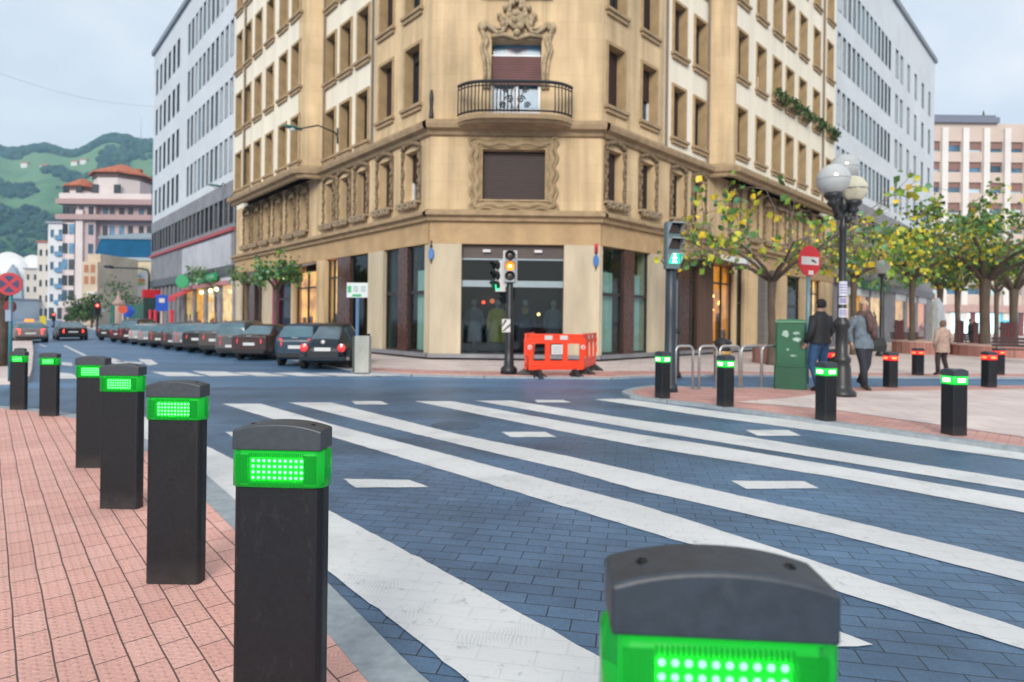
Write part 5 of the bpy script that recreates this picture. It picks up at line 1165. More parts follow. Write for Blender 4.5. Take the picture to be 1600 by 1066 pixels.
for lab,st,pm,tail,px,hp,gm in specs:
    g_=G(px,580-.146*(480-px)); ht={id(HATCH):1.48,id(SEDAN):1.44,id(VAN):1.72,id(BEETLE):1.5}[id(st)]
    s_=hp/FPX*(g_.y+.5)/ht; fd=tail=='round'
    c=car('parked_car',lab,'car',st,pm,tail=tail,fend=fd,gm=gm)
    hd_=R_(3 if fd else 1.5); c.rotation_euler=(0,0,hd_); c.scale=(s_*(.97 if fd else .86),s_,s_)
    # left rear corner of the car stands at the given point of the parking line
    c.location=g_-Matrix.Rotation(hd_,3,'Z')@Vector((-.60,-2.0,0))*s_
for lab,px,py,s_,pm,st in (('light grey taxi driving away with brake lights and a lit roof sign',48,536,.74,paint_m('paint_taxi',(.24,.20,.20)),HATCH),('dark sedan with brake lights on, driving away beside the grey taxi',114,532,.74,paint_m('paint_black',(.012,.013,.015)),SEDAN)):
    c=car('moving_car',lab,'car',st,pm,tail='block',on=True,gm=cgl2,group='cars driving away with brake lights on'); g_=G(px,py); c.location=g_+Lv*2*s_; c.rotation_euler=(0,0,R_(40.8)); c.scale=(s_,s_,s_*.86)
    if lab.startswith('light grey taxi'):
        b=MB(); b.rings([[(-.25,-.1,1.48),(.25,-.1,1.48),(.25,.1,1.48),(-.25,.1,1.48)],[(-.2,-.06,1.66),(.2,-.06,1.66),(.2,.06,1.66),(-.2,.06,1.66)]]); b.build('roof_sign',amber,c,local=True)
# ------------------------------------------------------------------ street furniture
def tl_visor(mb,c,r,d,n=12):   # hood over a lens facing -y
    rs=[]
    for yy,rr in ((0,r*1.12),(-d,r*1.12),(-d,r*1.02),(0,r*1.02)):
        rs.append([(c[0]+rr*math.cos(R_(-30+240*k/n)),c[1]+yy*(1 if 2<k<n-2 else .55),c[2]+rr*math.sin(R_(-30+240*k/n))) for k in range(n+1)])
    mb.rings(rs+[rs[0]],cap=False,closed=False)
housing=M('signal_grey',(.34,.38,.40),.5,.12,5); lens_off=M('signal_lens_off',(.03,.015,.01),.2,0); sig_black=M('signal_post_black',(.012,.014,.018),.4,.2,10)
sig_am=E_('amber_signal',(1,.20,.008),1.5); core_m={'amber_signal':E_('amber_signal_core',(1,.72,.32),3),'red_signal':E_('red_signal_core',(1,.5,.3),3)}; sig_gr=E_('green_signal',(.02,.8,.30),1.5); sig_gr2=E_('green_signal_figure',(.6,1,.8),4)
def head(par,loc,rz,lamps,w=.26,h=.72,dz=.235,hm_=None,sq=False):
    X=Matrix.Translation(Vector(loc))@Matrix.Rotation(rz,4,'Z')
    b=MB(X=X); bevel_prism(b,rrect(w,.16,.03),0,h,.02); hd_=b.build('signal_head',hm_ or housing,par,local=True)
    for i,m in enumerate(lamps):
        z=h-.12-dz*i; c=(0,-.08,z)
        b=MB(X=X)
        if sq: b.box((-w*.36,-.10,z-.09),(w*.36,-.078,z+.09))
        else: b.lathe([(0,-.025),(.07,-.02),(.102,0),(.102,.01),(0,.012)],c,16,'y')
        ln_=b.build('lens',m,hd_,local=True)
        if m.name in core_m: b=MB(X=X); b.lathe([(0,-.034),(.022,-.031),(.034,-.026),(0,-.02)],c,14,'y'); b.build('lens_core',core_m[m.name],ln_,local=True)
        b=MB(X=X)
        if sq:
            b.rings([[(-w*.46,-.08,z+.105),(w*.46,-.08,z+.105),(w*.46,-.08,z+.085),(-w*.46,-.08,z+.085)],[(-w*.46,-.25,z+.085),(w*.46,-.25,z+.085),(w*.46,-.25,z+.07),(-w*.46,-.25,z+.07)]])
            for sx in (-1,1): b.rings([[(sx*w*.46,-.08,z-.09),(sx*w*.46,-.08,z+.1),(sx*w*.43,-.08,z+.1),(sx*w*.43,-.08,z-.09)],[(sx*w*.46,-.10,z-.09),(sx*w*.46,-.25,z+.08),(sx*w*.43,-.25,z+.08),(sx*w*.43,-.10,z-.09)]])
        else: tl_visor(b,c,.105,.17)
        b.build('visor',sig_black if not sq else housing,hd_,local=True)
    return hd_
# traffic light by the barrier
g_=G(795,587,.0); g_.z=.035; tl=E('traffic_light','black post traffic light with lit amber lamp beside the orange barrier','traffic light',g_)
b=MB(); b.lathe([(.20,.0),(.19,.14),(.12,.2),(.10,.6),(.095,1.6),(.08,1.65),(.075,2.2),(.05,2.3),(0,2.3)],(0,0,0),16); b.build('post',sig_black,tl,local=True,smooth=True)
b=MB(); bevel_prism(b,rrect(.33,.03,.02),2.12,2.88,.01); b.build('backing_plate',whitest,tl,local=True)
head(tl,(.0,-.10,2.14),0,[lens_off,sig_am,lens_off],.26,.72)
head(tl,(-.22,.0,1.92),R_(-58),[lens_off,lens_off,sig_gr],.24,.72,hm_=whitest)
b=MB(); b.box((-.24,-.05,1.92),(0,.0,1.98)); b.box((-.24,-.05,2.5),(0,0,2.56)); b.build('bracket',sig_black,tl,local=True)
b=MB(); b.box((-.17,-.13,.98),(.02,-.09,1.28)); s_=b.build('push_button_plate',whitest,tl,local=True)
b=MB(); b.prism([(-.165,0),(-.1,0),(-.1,0),(-.165,0)],0,0) if False else b.face([(-.165,-.132,1.0),(-.12,-.132,1.0),(.015,-.132,1.12),(.015,-.132,1.18)]); b.face([(-.165,-.132,1.14),(-.165,-.132,1.09),(-.05,-.132,1.26),(-.11,-.132,1.26)]); b.build('stripe',sig_black,s_,local=True)
# pedestrian signal
g_=G(1046,612,.05); ps=E('pedestrian_signal','pedestrian signal showing a green walking figure, left of the bike hoops','traffic light',g_)
b=MB(); b.lathe([(.15,0),(.14,.1),(.10,.16),(.095,1.4),(.09,2.6),(0,2.62)],(0,0,0),14); b.build('post',M('signal_post_blue',(.018,.03,.045),.4,.2,8),ps,local=True,smooth=True)
zz=P(1046,421,g_.y).z-.05
hd_=head(ps,(.0,-.06,zz),R_(12),[lens_off,lens_off,M('green_signal_panel',(0,.25,.14),.3,0,emit=1.0,ecol=(0,.75,.42))],.27,.84,.27,hm_=M('signal_green_grey',(.10,.15,.16),.5,.15,5),sq=True)
X=Matrix.Translation(Vector((0,-.06,zz)))@Matrix.Rotation(R_(12),4,'Z'); b=MB(X=X)
fz=.84-.12-.54
b.ball((0,-.108,fz+.062),.020,8,6); b.tube([(0,-.108,fz+.04),(0,-.108,fz-.01)],.020,6); 
for q in ([(0,-.108,fz+.03),(-.038,-.108,fz+.0)],[(0,-.108,fz+.03),(.036,-.108,fz+.005)],[(0,-.108,fz-.01),(-.032,-.108,fz-.075)],[(0,-.108,fz-.01),(.03,-.108,fz-.075)]): b.tube(q,.012,6)
b.build('walking_figure',sig_gr2,hd_,local=True)
g_=G(1056,590,.035); pb=E('dark_post','slim black post standing behind the pedestrian signal','post',g_); b=MB(); b.lathe([(.13,0),(.12,.08),(.08,.14),(.075,2.2),(.05,2.25)],(0,0,0),12); b.build('shaft',sig_black,pb,local=True,smooth=True); b=MB(); b.lathe([(.075,1.0),(.1,1.03),(.1,1.1),(.075,1.13)],(0,0,0),12); b.build('collar',iron,pb,local=True)
# orange barrier
orange=M('barrier_orange',(.86,.055,.014),.38,.1,3); refl=M('reflector_white',(.62,.60,.58),.4,.05,20)
def barrier(a,bq,lab,sheet_=True):
    a=Vector((a[0],a[1],0)); q=Vector((bq[0],bq[1],0)); d=(q-a); W=d.length; F=Frame(a,d,(d.y,-d.x)); F.o.z=.035; 
    e=E('barrier','x','barrier',a+d*.5+Vector((0,0,.035)),0,'orange plastic barrier panels beside the traffic light'); e['label']=lab
    b=MB(F=F); ops=[]; n=3
    for k in range(n):
        c0=W*(.10+.295*k); ops.append((c0,c0+W*.21,.36,.74))
    for t in (.022,-.022): wall(b,.05,W-.05,.17,.90,t,ops)
    for o in ops: reveal(b,*o,.022,.044)
    for s_ in (.05,W-.05): b.face([(s_,.022,.17),(s_,-.022,.17),(s_,-.022,.9),(s_,.022,.9)])
    b.box((.05,-.03,.90),(W-.05,.03,.96)); b.box((.05,-.03,.15),(W-.05,.03,.19)); b.box((.05,-.03,.2),(W-.05,.028,.30))
    for s_ in (0.0,W-.06): b.box((s_,-.035,.45),(s_+.06,.035,.85))
    o_=b.build('panel',orange,e,bevel=.008)
    for s_ in (W*.05,W*.95):
        b=MB(F=F); b.lathe([(0,-.004),(.055,0),(.05,.012),(0,.014)],(s_,.03,.66),14,'y'); r_=b.build('round_reflector',refl,e)
        b=MB(F=F); b.lathe([(0,0),(.022,.0),(.02,.016),(0,.018)],(s_,.04,.66),10,'y'); b.build('reflector_dot',orange,r_)
    for s_ in (W*.36,W*.62):
        b=MB(F=F); b.box((s_-.09,.031,.83),(s_+.09,.037,.925)); b.build('reflector',refl,e)
    if sheet_:
        b=MB(F=F); b.box((W*.41,.026,.5),(W*.60,.034,.72)); p=b.build('notice',whitest,e); b=MB(F=F)
        for k in range(4): b.box((W*.43,.0345,.54+.04*k),(W*.58,.036,.552+.04*k))
        b.build('print_line',M('print_grey',(.3,.3,.33),.7),p)
    for s_ in (W*.2,W*.82):
        b=MB(F=F); b.rings([[(s_-.05,-.26,0),(s_+.05,-.26,0),(s_+.05,.26,0),(s_-.05,.26,0)],[(s_-.05,-.24,.03),(s_+.05,-.24,.03),(s_+.05,.24,.03),(s_-.05,.24,.03)],[(s_-.03,-.05,.17),(s_+.03,-.05,.17),(s_+.03,.05,.17),(s_-.03,.05,.17)]]); b.tube([(s_-.14,.16,.015),(s_,.0,.14),(s_+.14,.16,.015)],.02,5); b.build('foot',plastic,e)
    return e
p0,p1,p2=G(822,589,.035),G(921,588,.035),G(938,581,.035)
barrier((p0.x,p0.y-.0),(p1.x-.1,p1.y),'front orange barrier panel with a white notice beside the traffic light'); barrier((p1.x-.16,p1.y+.12),(p2.x-.02,p2.y+.75),'side orange barrier panel turned away at the right end of the front one',False)
pp=G(826,584,.035); barrier((p0.x-.02,p0.y+.12),(pp.x+.14,pp.y+1.0),'side orange barrier panel turned away behind the left end of the front one',False)
# no entry sign
g_=G(1262,600,.05); ne=E('no_entry_sign','red no entry sign on a pale blue pole above the green cabinet','sign',g_)
b=MB(); zc=P(1262,408,g_.y).z-.05; b.tube([(0,.03,0),(0,.03,zc+.1)],.038,10); b.build('pole',M('pole_blue_grey',(.13,.25,.30),.4,.15,6,metal=.3),ne,local=True,smooth=True)
X=Matrix.Translation(Vector((0,-.015,zc)))@Matrix.Rotation(R_(24),4,'Z'); b=MB(X=X); b.lathe([(0,.012),(.315,.012),(.32,0),(.315,-.012),(0,-.012)],(0,0,0),32,'y'); d=b.build('disc',M('sign_red',(.58,.008,.012),.35,.06,3),ne,local=True)
b=MB(X=X); b.box((-.25,-.018,-.08),(.25,-.0125,.085)); b.build('bar',refl,d,local=True)
b=MB(X=X); b.face([(.03,-.019,.0),(.03,-.019,.03),(.1,-.019,.03),(.19,-.019,-.03),(.19,-.019,-.045),(.12,-.019,-.03)]); b.build('scrawl',plastic,d,local=True)
b=MB(X=X); b.box((-.04,-.016,-.285),(.10,-.0125,-.20)); b.build('sticker',whitest,d,local=True)
# globe street lamp
g_=G(1314,619,.05); gl_=E('globe_lamp','black cast iron street lamp with three large globes and flyers on its post','street lamp',g_)
zf=lambda y:P(1314,y,g_.y).z-.05
b=MB(); b.lathe([(.24,0),(.24,.07),(.18,.12),(.16,.2),(.15,.5),(.13,.56),(.15,.60),(.15,.66),(.10,.72),(.095,1.15),(.13,1.2),(.13,1.28),(.075,1.36),(.07,1.9),(.06,2.0),(.055,zf(360)),(.07,zf(356)),(.055,zf(350)),(.05,zf(330)),(.08,zf(325)),(.09,zf(318)),(.05,zf(305)),(.04,zf(288))],(0,0,0),16); b.build('post',M('lamp_iron',(.016,.017,.019),.38,.2,6),gl_,local=True,smooth=True)
milk=M('globe_glass',(.42,.44,.44),.12,.14,2.5,spec=.7); warmg=M('globe_glass_cream',(.55,.53,.40),.15,.12,2.5,spec=.7)
for (px,py,r,dy,m) in ((1302,281,.265,-.35,milk),(1319,263,.25,.4,milk),(1333,296,.235,-.05,warmg)):
    c=P(px,py,g_.y+dy)-g_
    b=MB(); st=Vector((0,0,zf(330))); end=c-Vector((0,0,r+.14)); mid=st.lerp(end,.5)-Vector((0,0,.14)); b.tube([st,mid,end,end+Vector((0,0,.06))],[.05,.055,.05,.05],8); b.ball(mid,.075,8,6); b.lathe([(.05,-.16),(.10,-.1),(.07,-.05),(.13,.0),(.15,.05),(.11,.07)],tuple(c-Vector((0,0,r+.03))),12); b.build('arm',iron,gl_,local=True,smooth=True)
    b=MB(); b.lathe([(r*math.sin(math.pi*k/14)*(1 if m is milk else (1 if k<9 else .96)),-r*math.cos(math.pi*k/14)) for k in range(15)],tuple(c),20 if m is milk else 7); gg=b.build('globe',m,gl_,local=True,smooth=m is milk)
    b=MB(); b.lathe([(r*1.005,-.008),(r*1.012,0),(r*1.005,.008)],tuple(c),20); b.build('seam',M('seam_grey',(.3,.3,.3),.5),gg,local=True)
for y0,y1 in ((440,463),(465,476),(482,496)):
    b=MB(); z0,z1=zf(y1),zf(y0); rs=[[(.076*math.cos(R_(200+14*k)),.076*math.sin(R_(200+14*k)),z) for k in range(10)] for z in (z0,z1)]; b.rings(rs,cap=False,closed=False); o_=b.build('flyer',M('flyer_white',(.55,.56,.66),.7,.1,10),gl_,local=True)
    b=MB()
    for q in range(4): 
        z=z0+(z1-z0)*(.2+.18*q); b.rings([[(.0775*math.cos(R_(215+14*k)),.0775*math.sin(R_(215+14*k)),zz) for k in range(7)] for zz in (z,z+.012)],cap=False,closed=False)
    b.build('print_line',M('print_blue',(.05,.07,.3),.7),o_,local=True)
# second globe lamp in the square
g_=G(1377,557,.035); l2=E('globe_lamp','slim black street lamp with a pale globe standing in the square behind the woman','street lamp',g_)
k2=g_.y/FPX; b=MB(); zt=P(1377,430,g_.y).z-.035; b.lathe([(.2,0),(.2,.1),(.13,.2),(.12,.7),(.09,.8),(.08,zt*.6),(.06,zt)],(0,0,0),12); b.build('post',iron,l2,local=True,smooth=True); b=MB(); b.ball((0,0,zt+.32),.30,14,10); b.build('globe',milk,l2,local=True,smooth=True); b=MB(); b.lathe([(.05,zt-.1),(.14,zt),(.14,zt+.06)],(0,0,0),10); b.build('collar',iron,l2,local=True)
# green cabinet
gcab=M('cabinet_green',(.008,.10,.045),.38,.22,2.5,spec=.5); gcab2=M('cabinet_green_dark',(.006,.075,.035),.42,.25,3)
g_=G(1234,607,.05); cb=E('utility_cabinet','green street cabinet with torn stickers beside the bike hoops','cabinet',g_,R_(-22))
hz_=P(1234,499,g_.y).z-.05; b=MB(); bevel_prism(b,rrect(.56,.44,.02),0,hz_*.32,.01); b.build('base',gcab2,cb,local=True)
b=MB(); bevel_prism(b,rrect(.52,.40,.02),hz_*.322,hz_*.95,.01); bd=b.build('body',gcab,cb,local=True)
b=MB(); b.rings([[(-.28,-.22,hz_*.951),(.28,-.22,hz_*.951),(.28,.22,hz_*.951),(-.28,.22,hz_*.951)],[(-.27,-.21,hz_*.975),(.27,-.21,hz_*.975),(.27,.21,hz_*.975),(-.27,.21,hz_*.975)],[(-.2,-.14,hz_),(.2,-.14,hz_),(.2,.14,hz_),(-.2,.14,hz_)]]); b.build('lid',M('cabinet_lid',(.02,.16,.07),.4,.15,3),cb,local=True)
b=MB(); b.box((-.235,-.212,hz_*.36),(.235,-.2015,hz_*.92)); dr=b.build('door',gcab,cb,local=True); b=MB(); b.box((.16,-.24,hz_*.6),(.185,-.213,hz_*.7)); b.build('handle',iron,dr,local=True)
stk=M('torn_sticker',(.30,.42,.37),.8,.5,12); rr=random.Random(9)
for (x0,z0,w_,h_) in ((-.16,.74,.13,.14),(.02,.78,.14,.06),(.02,.68,.16,.09),(-.02,.47,.13,.035),(-.08,.55,.05,.05)):
    b=MB(); n=11; b.face([(x0+w_/2+(w_/2)*(.75+.4*rr.random())*math.cos(k*6.283/n),-.2135 if z0>.36 else -.21,hz_*z0+h_/2+(h_/2)*(.75+.4*rr.random())*math.sin(k*6.283/n)) for k in range(n)]); b.build('sticker',stk,dr,local=True)
for (y0,z0,w_,h_) in ((-.1,.72,.12,.2),(0,.62,.14,.1)):
    b=MB(); n=11; b.face([(-.2625,y0+(w_/2)*(.75+.4*rr.random())*math.cos(k*6.283/n),hz_*z0+h_/2+(h_/2)*(.75+.4*rr.random())*math.sin(k*6.283/n)) for k in range(n)]); b.build('sticker',stk,bd,local=True)
# bike hoops
hoopm=M('galvanised',(.48,.50,.50),.35,.15,10,metal=.75)
for i,(x0,x1,yb) in enumerate(((1055,1082,610),(1092,1119,609),(1124,1155,608),(1158,1189,607),(1190,1221,606))):
    a=G(x0,yb,.05); c=G(x1,yb-1,.05); ht=P(x0,541,a.y).z-.05; mid=(a+c)/2; r=.1; d=(c-a).normalized(); W=(c-a).length
    pts=[(-W/2,0)]+[(-W/2+r-r*math.cos(R_(q)),ht-r+r*math.sin(R_(q))) for q in range(0,91,18)]+[(W/2-r+r*math.sin(R_(q)),ht-r+r*math.cos(R_(q))) for q in range(0,91,18)]+[(W/2,0)]
    e=E('bike_hoop',['steel bike hoop beside the pedestrian signal, first of the row','steel bike hoop with the litter bin close to its right leg','steel bike hoop behind the green lit bollard in the middle of the row','steel bike hoop between the middle one and the cabinet','steel bike hoop whose right leg stands before the green cabinet'][i],'bike rack',mid,math.atan2(d.y,d.x),'galvanised bike hoops on the corner pavement')
    b=MB(); b.tube([(x,0,z) for x,z in pts],.024,10); b.build('tube',hoopm,e,local=True,smooth=True)
    b=MB()
    for x in (-W/2,W/2): b.lathe([(.055,0),(.055,.012),(.026,.016)],(x,0,0),12)
    b.build('foot_plate',hoopm,e,local=True)
# litter bin
g_=G(1128,592,.035); lb=E('litter_bin','black domed litter bin behind the bike hoops','litter bin',g_); h_=P(1128,528,g_.y).z-.035
b=MB(); b.lathe([(.13,0),(.15,.05),(.17,.1),(.185,h_*.72),(.20,h_*.74)],(0,0,0),16); b.build('drum',sig_black,lb,local=True,smooth=True)
b=MB(); b.lathe([(.21,h_*.86),(.21,h_*.89),(.15,h_*.95),(.06,h_*.985),(.04,h_),(0,h_)],(0,0,0),16); b.build('dome',sig_black,lb,local=True,smooth=True)
b=MB()
for k in range(4): b.tube([(.18*math.cos(k*1.57+.6),.18*math.sin(k*1.57+.6),h_*.72),(.18*math.cos(k*1.57+.6),.18*math.sin(k*1.57+.6),h_*.88)],.02,6)
b.build('stay',iron,lb,local=True)
b=MB(); b.lathe([(.19,h_*.6),(.193,h_*.62),(.193,h_*.66),(.19,h_*.68)],(0,0,0),16); b.build('gold_band',M('gold_band',(.5,.3,.1),.4),lb,local=True)
# stone slab and parking board at the left kerb
g_=G(565,582,.035); slab=E('stone_slab','upright grey stone slab at the kerb beside the rounded black car','slab',g_,R_(-8)); b=MB(); h_=P(565,525,g_.y).z-.035; bevel_prism(b,[(-.14,-.08),(.20,-.08),(.20,.08),(-.14,.08)],0,h_,.012); b.build('face',M('slab_stone',(.36,.37,.34),.8,.25,4,.15,stretch=(1,1,.3)),slab,local=True)
b=MB(); b.box((-.20,-.07,0),(-.141,.07,h_*.98)); b.build('edge',M('slab_edge',(.05,.065,.06),.6,.2),slab,local=True)
g_=G(557,577,.035); pk=E('parking_board','white and green notice board on a blue pole above the stone slab','sign',g_); z0,z1=P(558,465,g_.y).z-.035,P(558,442,g_.y).z-.035
b=MB(); b.tube([(0,.03,0),(0,.03,z1)],.04,8); b.build('pole',M('pole_blue',(.10,.20,.36),.4,.1),pk,local=True)
b=MB(); bevel_prism(b,[(-.26,-.012),(.26,-.012),(.26,.012),(-.26,.012)],z0,z1,.004); s_=b.build('board',M('board_white',(.58,.64,.63),.45,.05),pk,local=True)
b=MB(); b.box((-.24,-.0165,z0+.12),(-.15,-.013,z1-.08)); b.box((-.12,-.0165,z0+.02),(.10,-.013,z0+.08)); b.build('green_mark',M('board_green',(.02,.38,.14),.5),s_,local=True)
b=MB()
for q in range(3):
    for x0 in (-.1,.09): b.box((x0,-.0165,z0+.15+.05*q),(x0+.12,-.013,z0+.175+.05*q))
b.build('print_line',M('print_blue_grey',(.25,.33,.4),.6),s_,local=True)
# no stopping sign at the left edge
g_=G(14,596,.10); ns=E('no_stopping_sign','round red and blue no stopping sign on a teal pole at the left edge','sign',g_); zc=P(16,444,g_.y).z-.10; dx=P(16,444,g_.y).x-g_.x
b=MB(); b.tube([(0,.02,0),(dx,.02,zc+.15)],.03,8); b.build('pole',M('pole_teal',(.05,.20,.24),.4,.15),ns,local=True,smooth=True)
X=Matrix.Translation(Vector((dx,-.02,zc)))@Matrix.Rotation(R_(15),4,'Z'); b=MB(X=X); b.lathe([(0,.01),(.20,.01),(.203,0),(.20,-.01),(0,-.01)],(0,0,0),28,'y'); d=b.build('disc',M('sign_red2',(.45,.012,.035),.4,.05),ns,local=True)
b=MB(X=X)
for q in range(4):
    a0=R_(45+90*q)+.24; a1=R_(135+90*q)-.24; n=8; b.face([(.022*math.cos((a0+a1)/2)*1.6,-.0135,.022*math.sin((a0+a1)/2)*1.6)]+[(.15*math.cos(a0+(a1-a0)*k/n),-.0135,.15*math.sin(a0+(a1-a0)*k/n)) for k in range(n+1)])
b.build('blue_field',M('sign_navy',(.012,.02,.10),.4),d,local=True)
b=MB(X=Matrix.Translation(Vector((dx-.10,.12,zc-.40)))); b.lathe([(0,.008),(.115,.008),(.115,-.008),(0,-.008)],(0,0,0),20,'y'); b.build('lower_disc',M('sign_maroon',(.20,.02,.03),.5),ns,local=True)
b=MB(); b.box((dx-.05,-.04,zc-.66),(dx+.05,.0,zc-.46)); b.build('small_plate',M('plate_pale',(.25,.35,.45),.5),ns,local=True)
# far street signals, signs
def far_signal(px,py,pyb,lab,Y):
    t_=P(px,py,Y); e=E('traffic_light',lab,'traffic light',(t_.x,t_.y,0),R_(35)); b=MB(); b.tube([(0,.15,0),(0,.15,t_.z+.3)],.07,8); b.build('post',sig_black,e,local=True); head(e,(0,0,t_.z-.62),0,[E_('red_signal',(1,.03,.02),1.6),lens_off,lens_off],.36,.76,hm_=sig_black)
far_signal(152,478,520,'traffic light showing red in front of the dark street trees on the left street',38); far_signal(84,492,520,'distant traffic light showing red between the two driving cars',60)
def pole_sign(px,y0,y1,w,Y,shape,mat,lab,name,mark=None):
    top=P(px,y0,Y); bot=P(px,y1,Y); e=E(name,lab,'sign',(top.x,top.y,0),R_(30)); b=MB(); b.tube([(0,.05,0),(0,.05,top.z)],.06,8); b.build('pole',M('pole_pink_white',(.5,.42,.43),.5),e,local=True); b=MB(); W=w*Y/FPX/2
    if shape=='box': bevel_prism(b,[(-W,-.03),(W,-.03),(W,.03),(-W,.03)],bot.z,top.z,.02)
    else: b=MB(X=Matrix.Translation(Vector((0,0,(top.z+bot.z)/2)))); r_=(top.z-bot.z)/2; b.lathe([(0,.02),(r_,.02),(r_,-.02),(0,-.02)],(0,0,0),20,'y')
    p=b.build('plate',mat,e,local=True)
    if mark: 
        b=MB(); z=(top.z*.62+bot.z*.38); b.box((-W*.45,-.05,z-W*.3),(W*.45,-.034,z+W*.5)); b.build('mark',mark,p,local=True)
pole_sign(253,461,486,17,40,'box',M('sign_blue',(.01,.08,.50),.4),'square blue sign with a white mark above the parked cars','blue_sign',refl)
pole_sign(200,478,496,14,56,'round',M('sign_blue',(.01,.08,.50),.4),'round blue sign in front of the green gate','round_sign')
pole_sign(192,477,490,9,55,'round',M('sign_orange_red',(.55,.08,.03),.4),'small round red sign beside the round blue sign','round_sign')
pole_sign(67,494,507,8,66,'box',M('sign_yellow',(.65,.50,.02),.5),'small yellow sign on the left street beside the distant signal','yellow_sign')
t_=P(237,500,49); e=E('bus_shelter','dark green kiosk with a red sign on top beside the grey building','kiosk',(t_.x,t_.y,0),R_(38)); zk=lambda y:P(237,y,49).z
b=MB(); bevel_prism(b,rrect(1.25,.7,.05),0,zk(466),.03); b.build('body',M('kiosk_green',(.012,.04,.035),.4,.3),e,local=True); b=MB(); bevel_prism(b,rrect(1.4,.8,.05),zk(465.5),zk(453),.03); b.build('red_sign',M('kiosk_red',(.50,.01,.02),.4,.1),e,local=True)
b=MB(); b.box((-.5,-.37,.5),(.5,-.351,1.6)); b.build('pane',pane,e,local=True)
for i,px in enumerate((235,243,268)):
    t_=P(px,500,46-3*i); b=MB(X=Matrix.Translation(Vector((t_.x,t_.y,0)))); z1=P(px,484,t_.y).z; b.lathe([(.14,0),(.12,.1),(.11,z1-.3),(.14,z1-.1),(.06,z1)],(0,0,0),10); b.build('red_post',M('post_red',(.55,.02,.05),.5,.1),None,['red post left of the blue square sign, first of the pair','red post left of the blue square sign, second of the pair','red post right of the blue square sign'][i],'post')
t_=P(232,500,50); e=E('mast_lamp','black street lamp with a long arm reaching left across the theatre poster','street lamp',(t_.x,t_.y,0)); zt=P(232,420,50).z; dxa=P(170,418,50).x-t_.x; b=MB(); b.tube([(0,0,0),(0,0,zt-.5),(-.15,0,zt-.1),(-.6,0,zt),(dxa*.8,0,zt+.05),(dxa,0,zt)],[.12,.09,.08,.07,.06,.05],8); b.build('mast',iron,e,local=True,smooth=True); b=MB(); b.ball((dxa,0,zt+.12),.28,10,6,(1.4,.6,.5)); b.build('lamp_head',iron,e,local=True,smooth=True); b=MB(); b.ball((dxa,0,zt+.02),.15,10,6,(1.4,.6,.5)); b.build('lens',milk,e,local=True)
# overhead cable
a_=P(-30,104,40); c_=P(246,167,50); b=MB(); b.tube([a_.lerp(c_,k/12)-Vector((0,0,.6*math.sin(math.pi*k/12))) for k in range(13)],.010,5); b.build('overhead_cable',M('cable',(.25,.27,.3),.6),None,'thin overhead cable running to the grey left building','cable')
# ------------------------------------------------------------------ trees
bark=M('plane_bark',(.095,.07,.05),.85,.4,5,.5,stretch=(1,1,.35)); twig_m=M('pale_twig',(.24,.185,.15),.85,.25,8)
lf=[M('leaf_a',(.065,.16,.03),.5,.3,6),M('leaf_b',(.17,.29,.03),.5,.3,6),M('leaf_c',(.46,.46,.03),.5,.25,6),M('leaf_d',(.74,.54,.03),.5,.2,6),M('leaf_e',(.09,.24,.12),.45,.25,6)]
def leaf(mb,p,size,rnd,wts,droop=.5):
    az=rnd.random()*6.283; d=Vector((math.cos(az),math.sin(az),-droop-rnd.random()*.9)).normalized(); sd=d.cross(Vector((rnd.gauss(0,1),rnd.gauss(0,1),1.2))).normalized(); up=sd.cross(d)
    s=size*(.6+.7*rnd.random()); mb.m=rnd.choices(range(5),wts)[0]
    tip=p+d*s; w=s*.42; a=p+d*s*.40+sd*w+up*.10*s; c=p+d*s*.40-sd*w+up*.10*s; e_=p+d*s*.72+sd*w*.62; f_=p+d*s*.72-sd*w*.62; m1=p+d*s*.5
    k=len(mb.v); mb.v+=[p,a,e_,tip,f_,c,m1]
    for q in ((0,1,6),(1,2,6),(2,3,6),(3,4,6),(4,5,6),(5,0,6)): mb.fi([k+i for i in q])
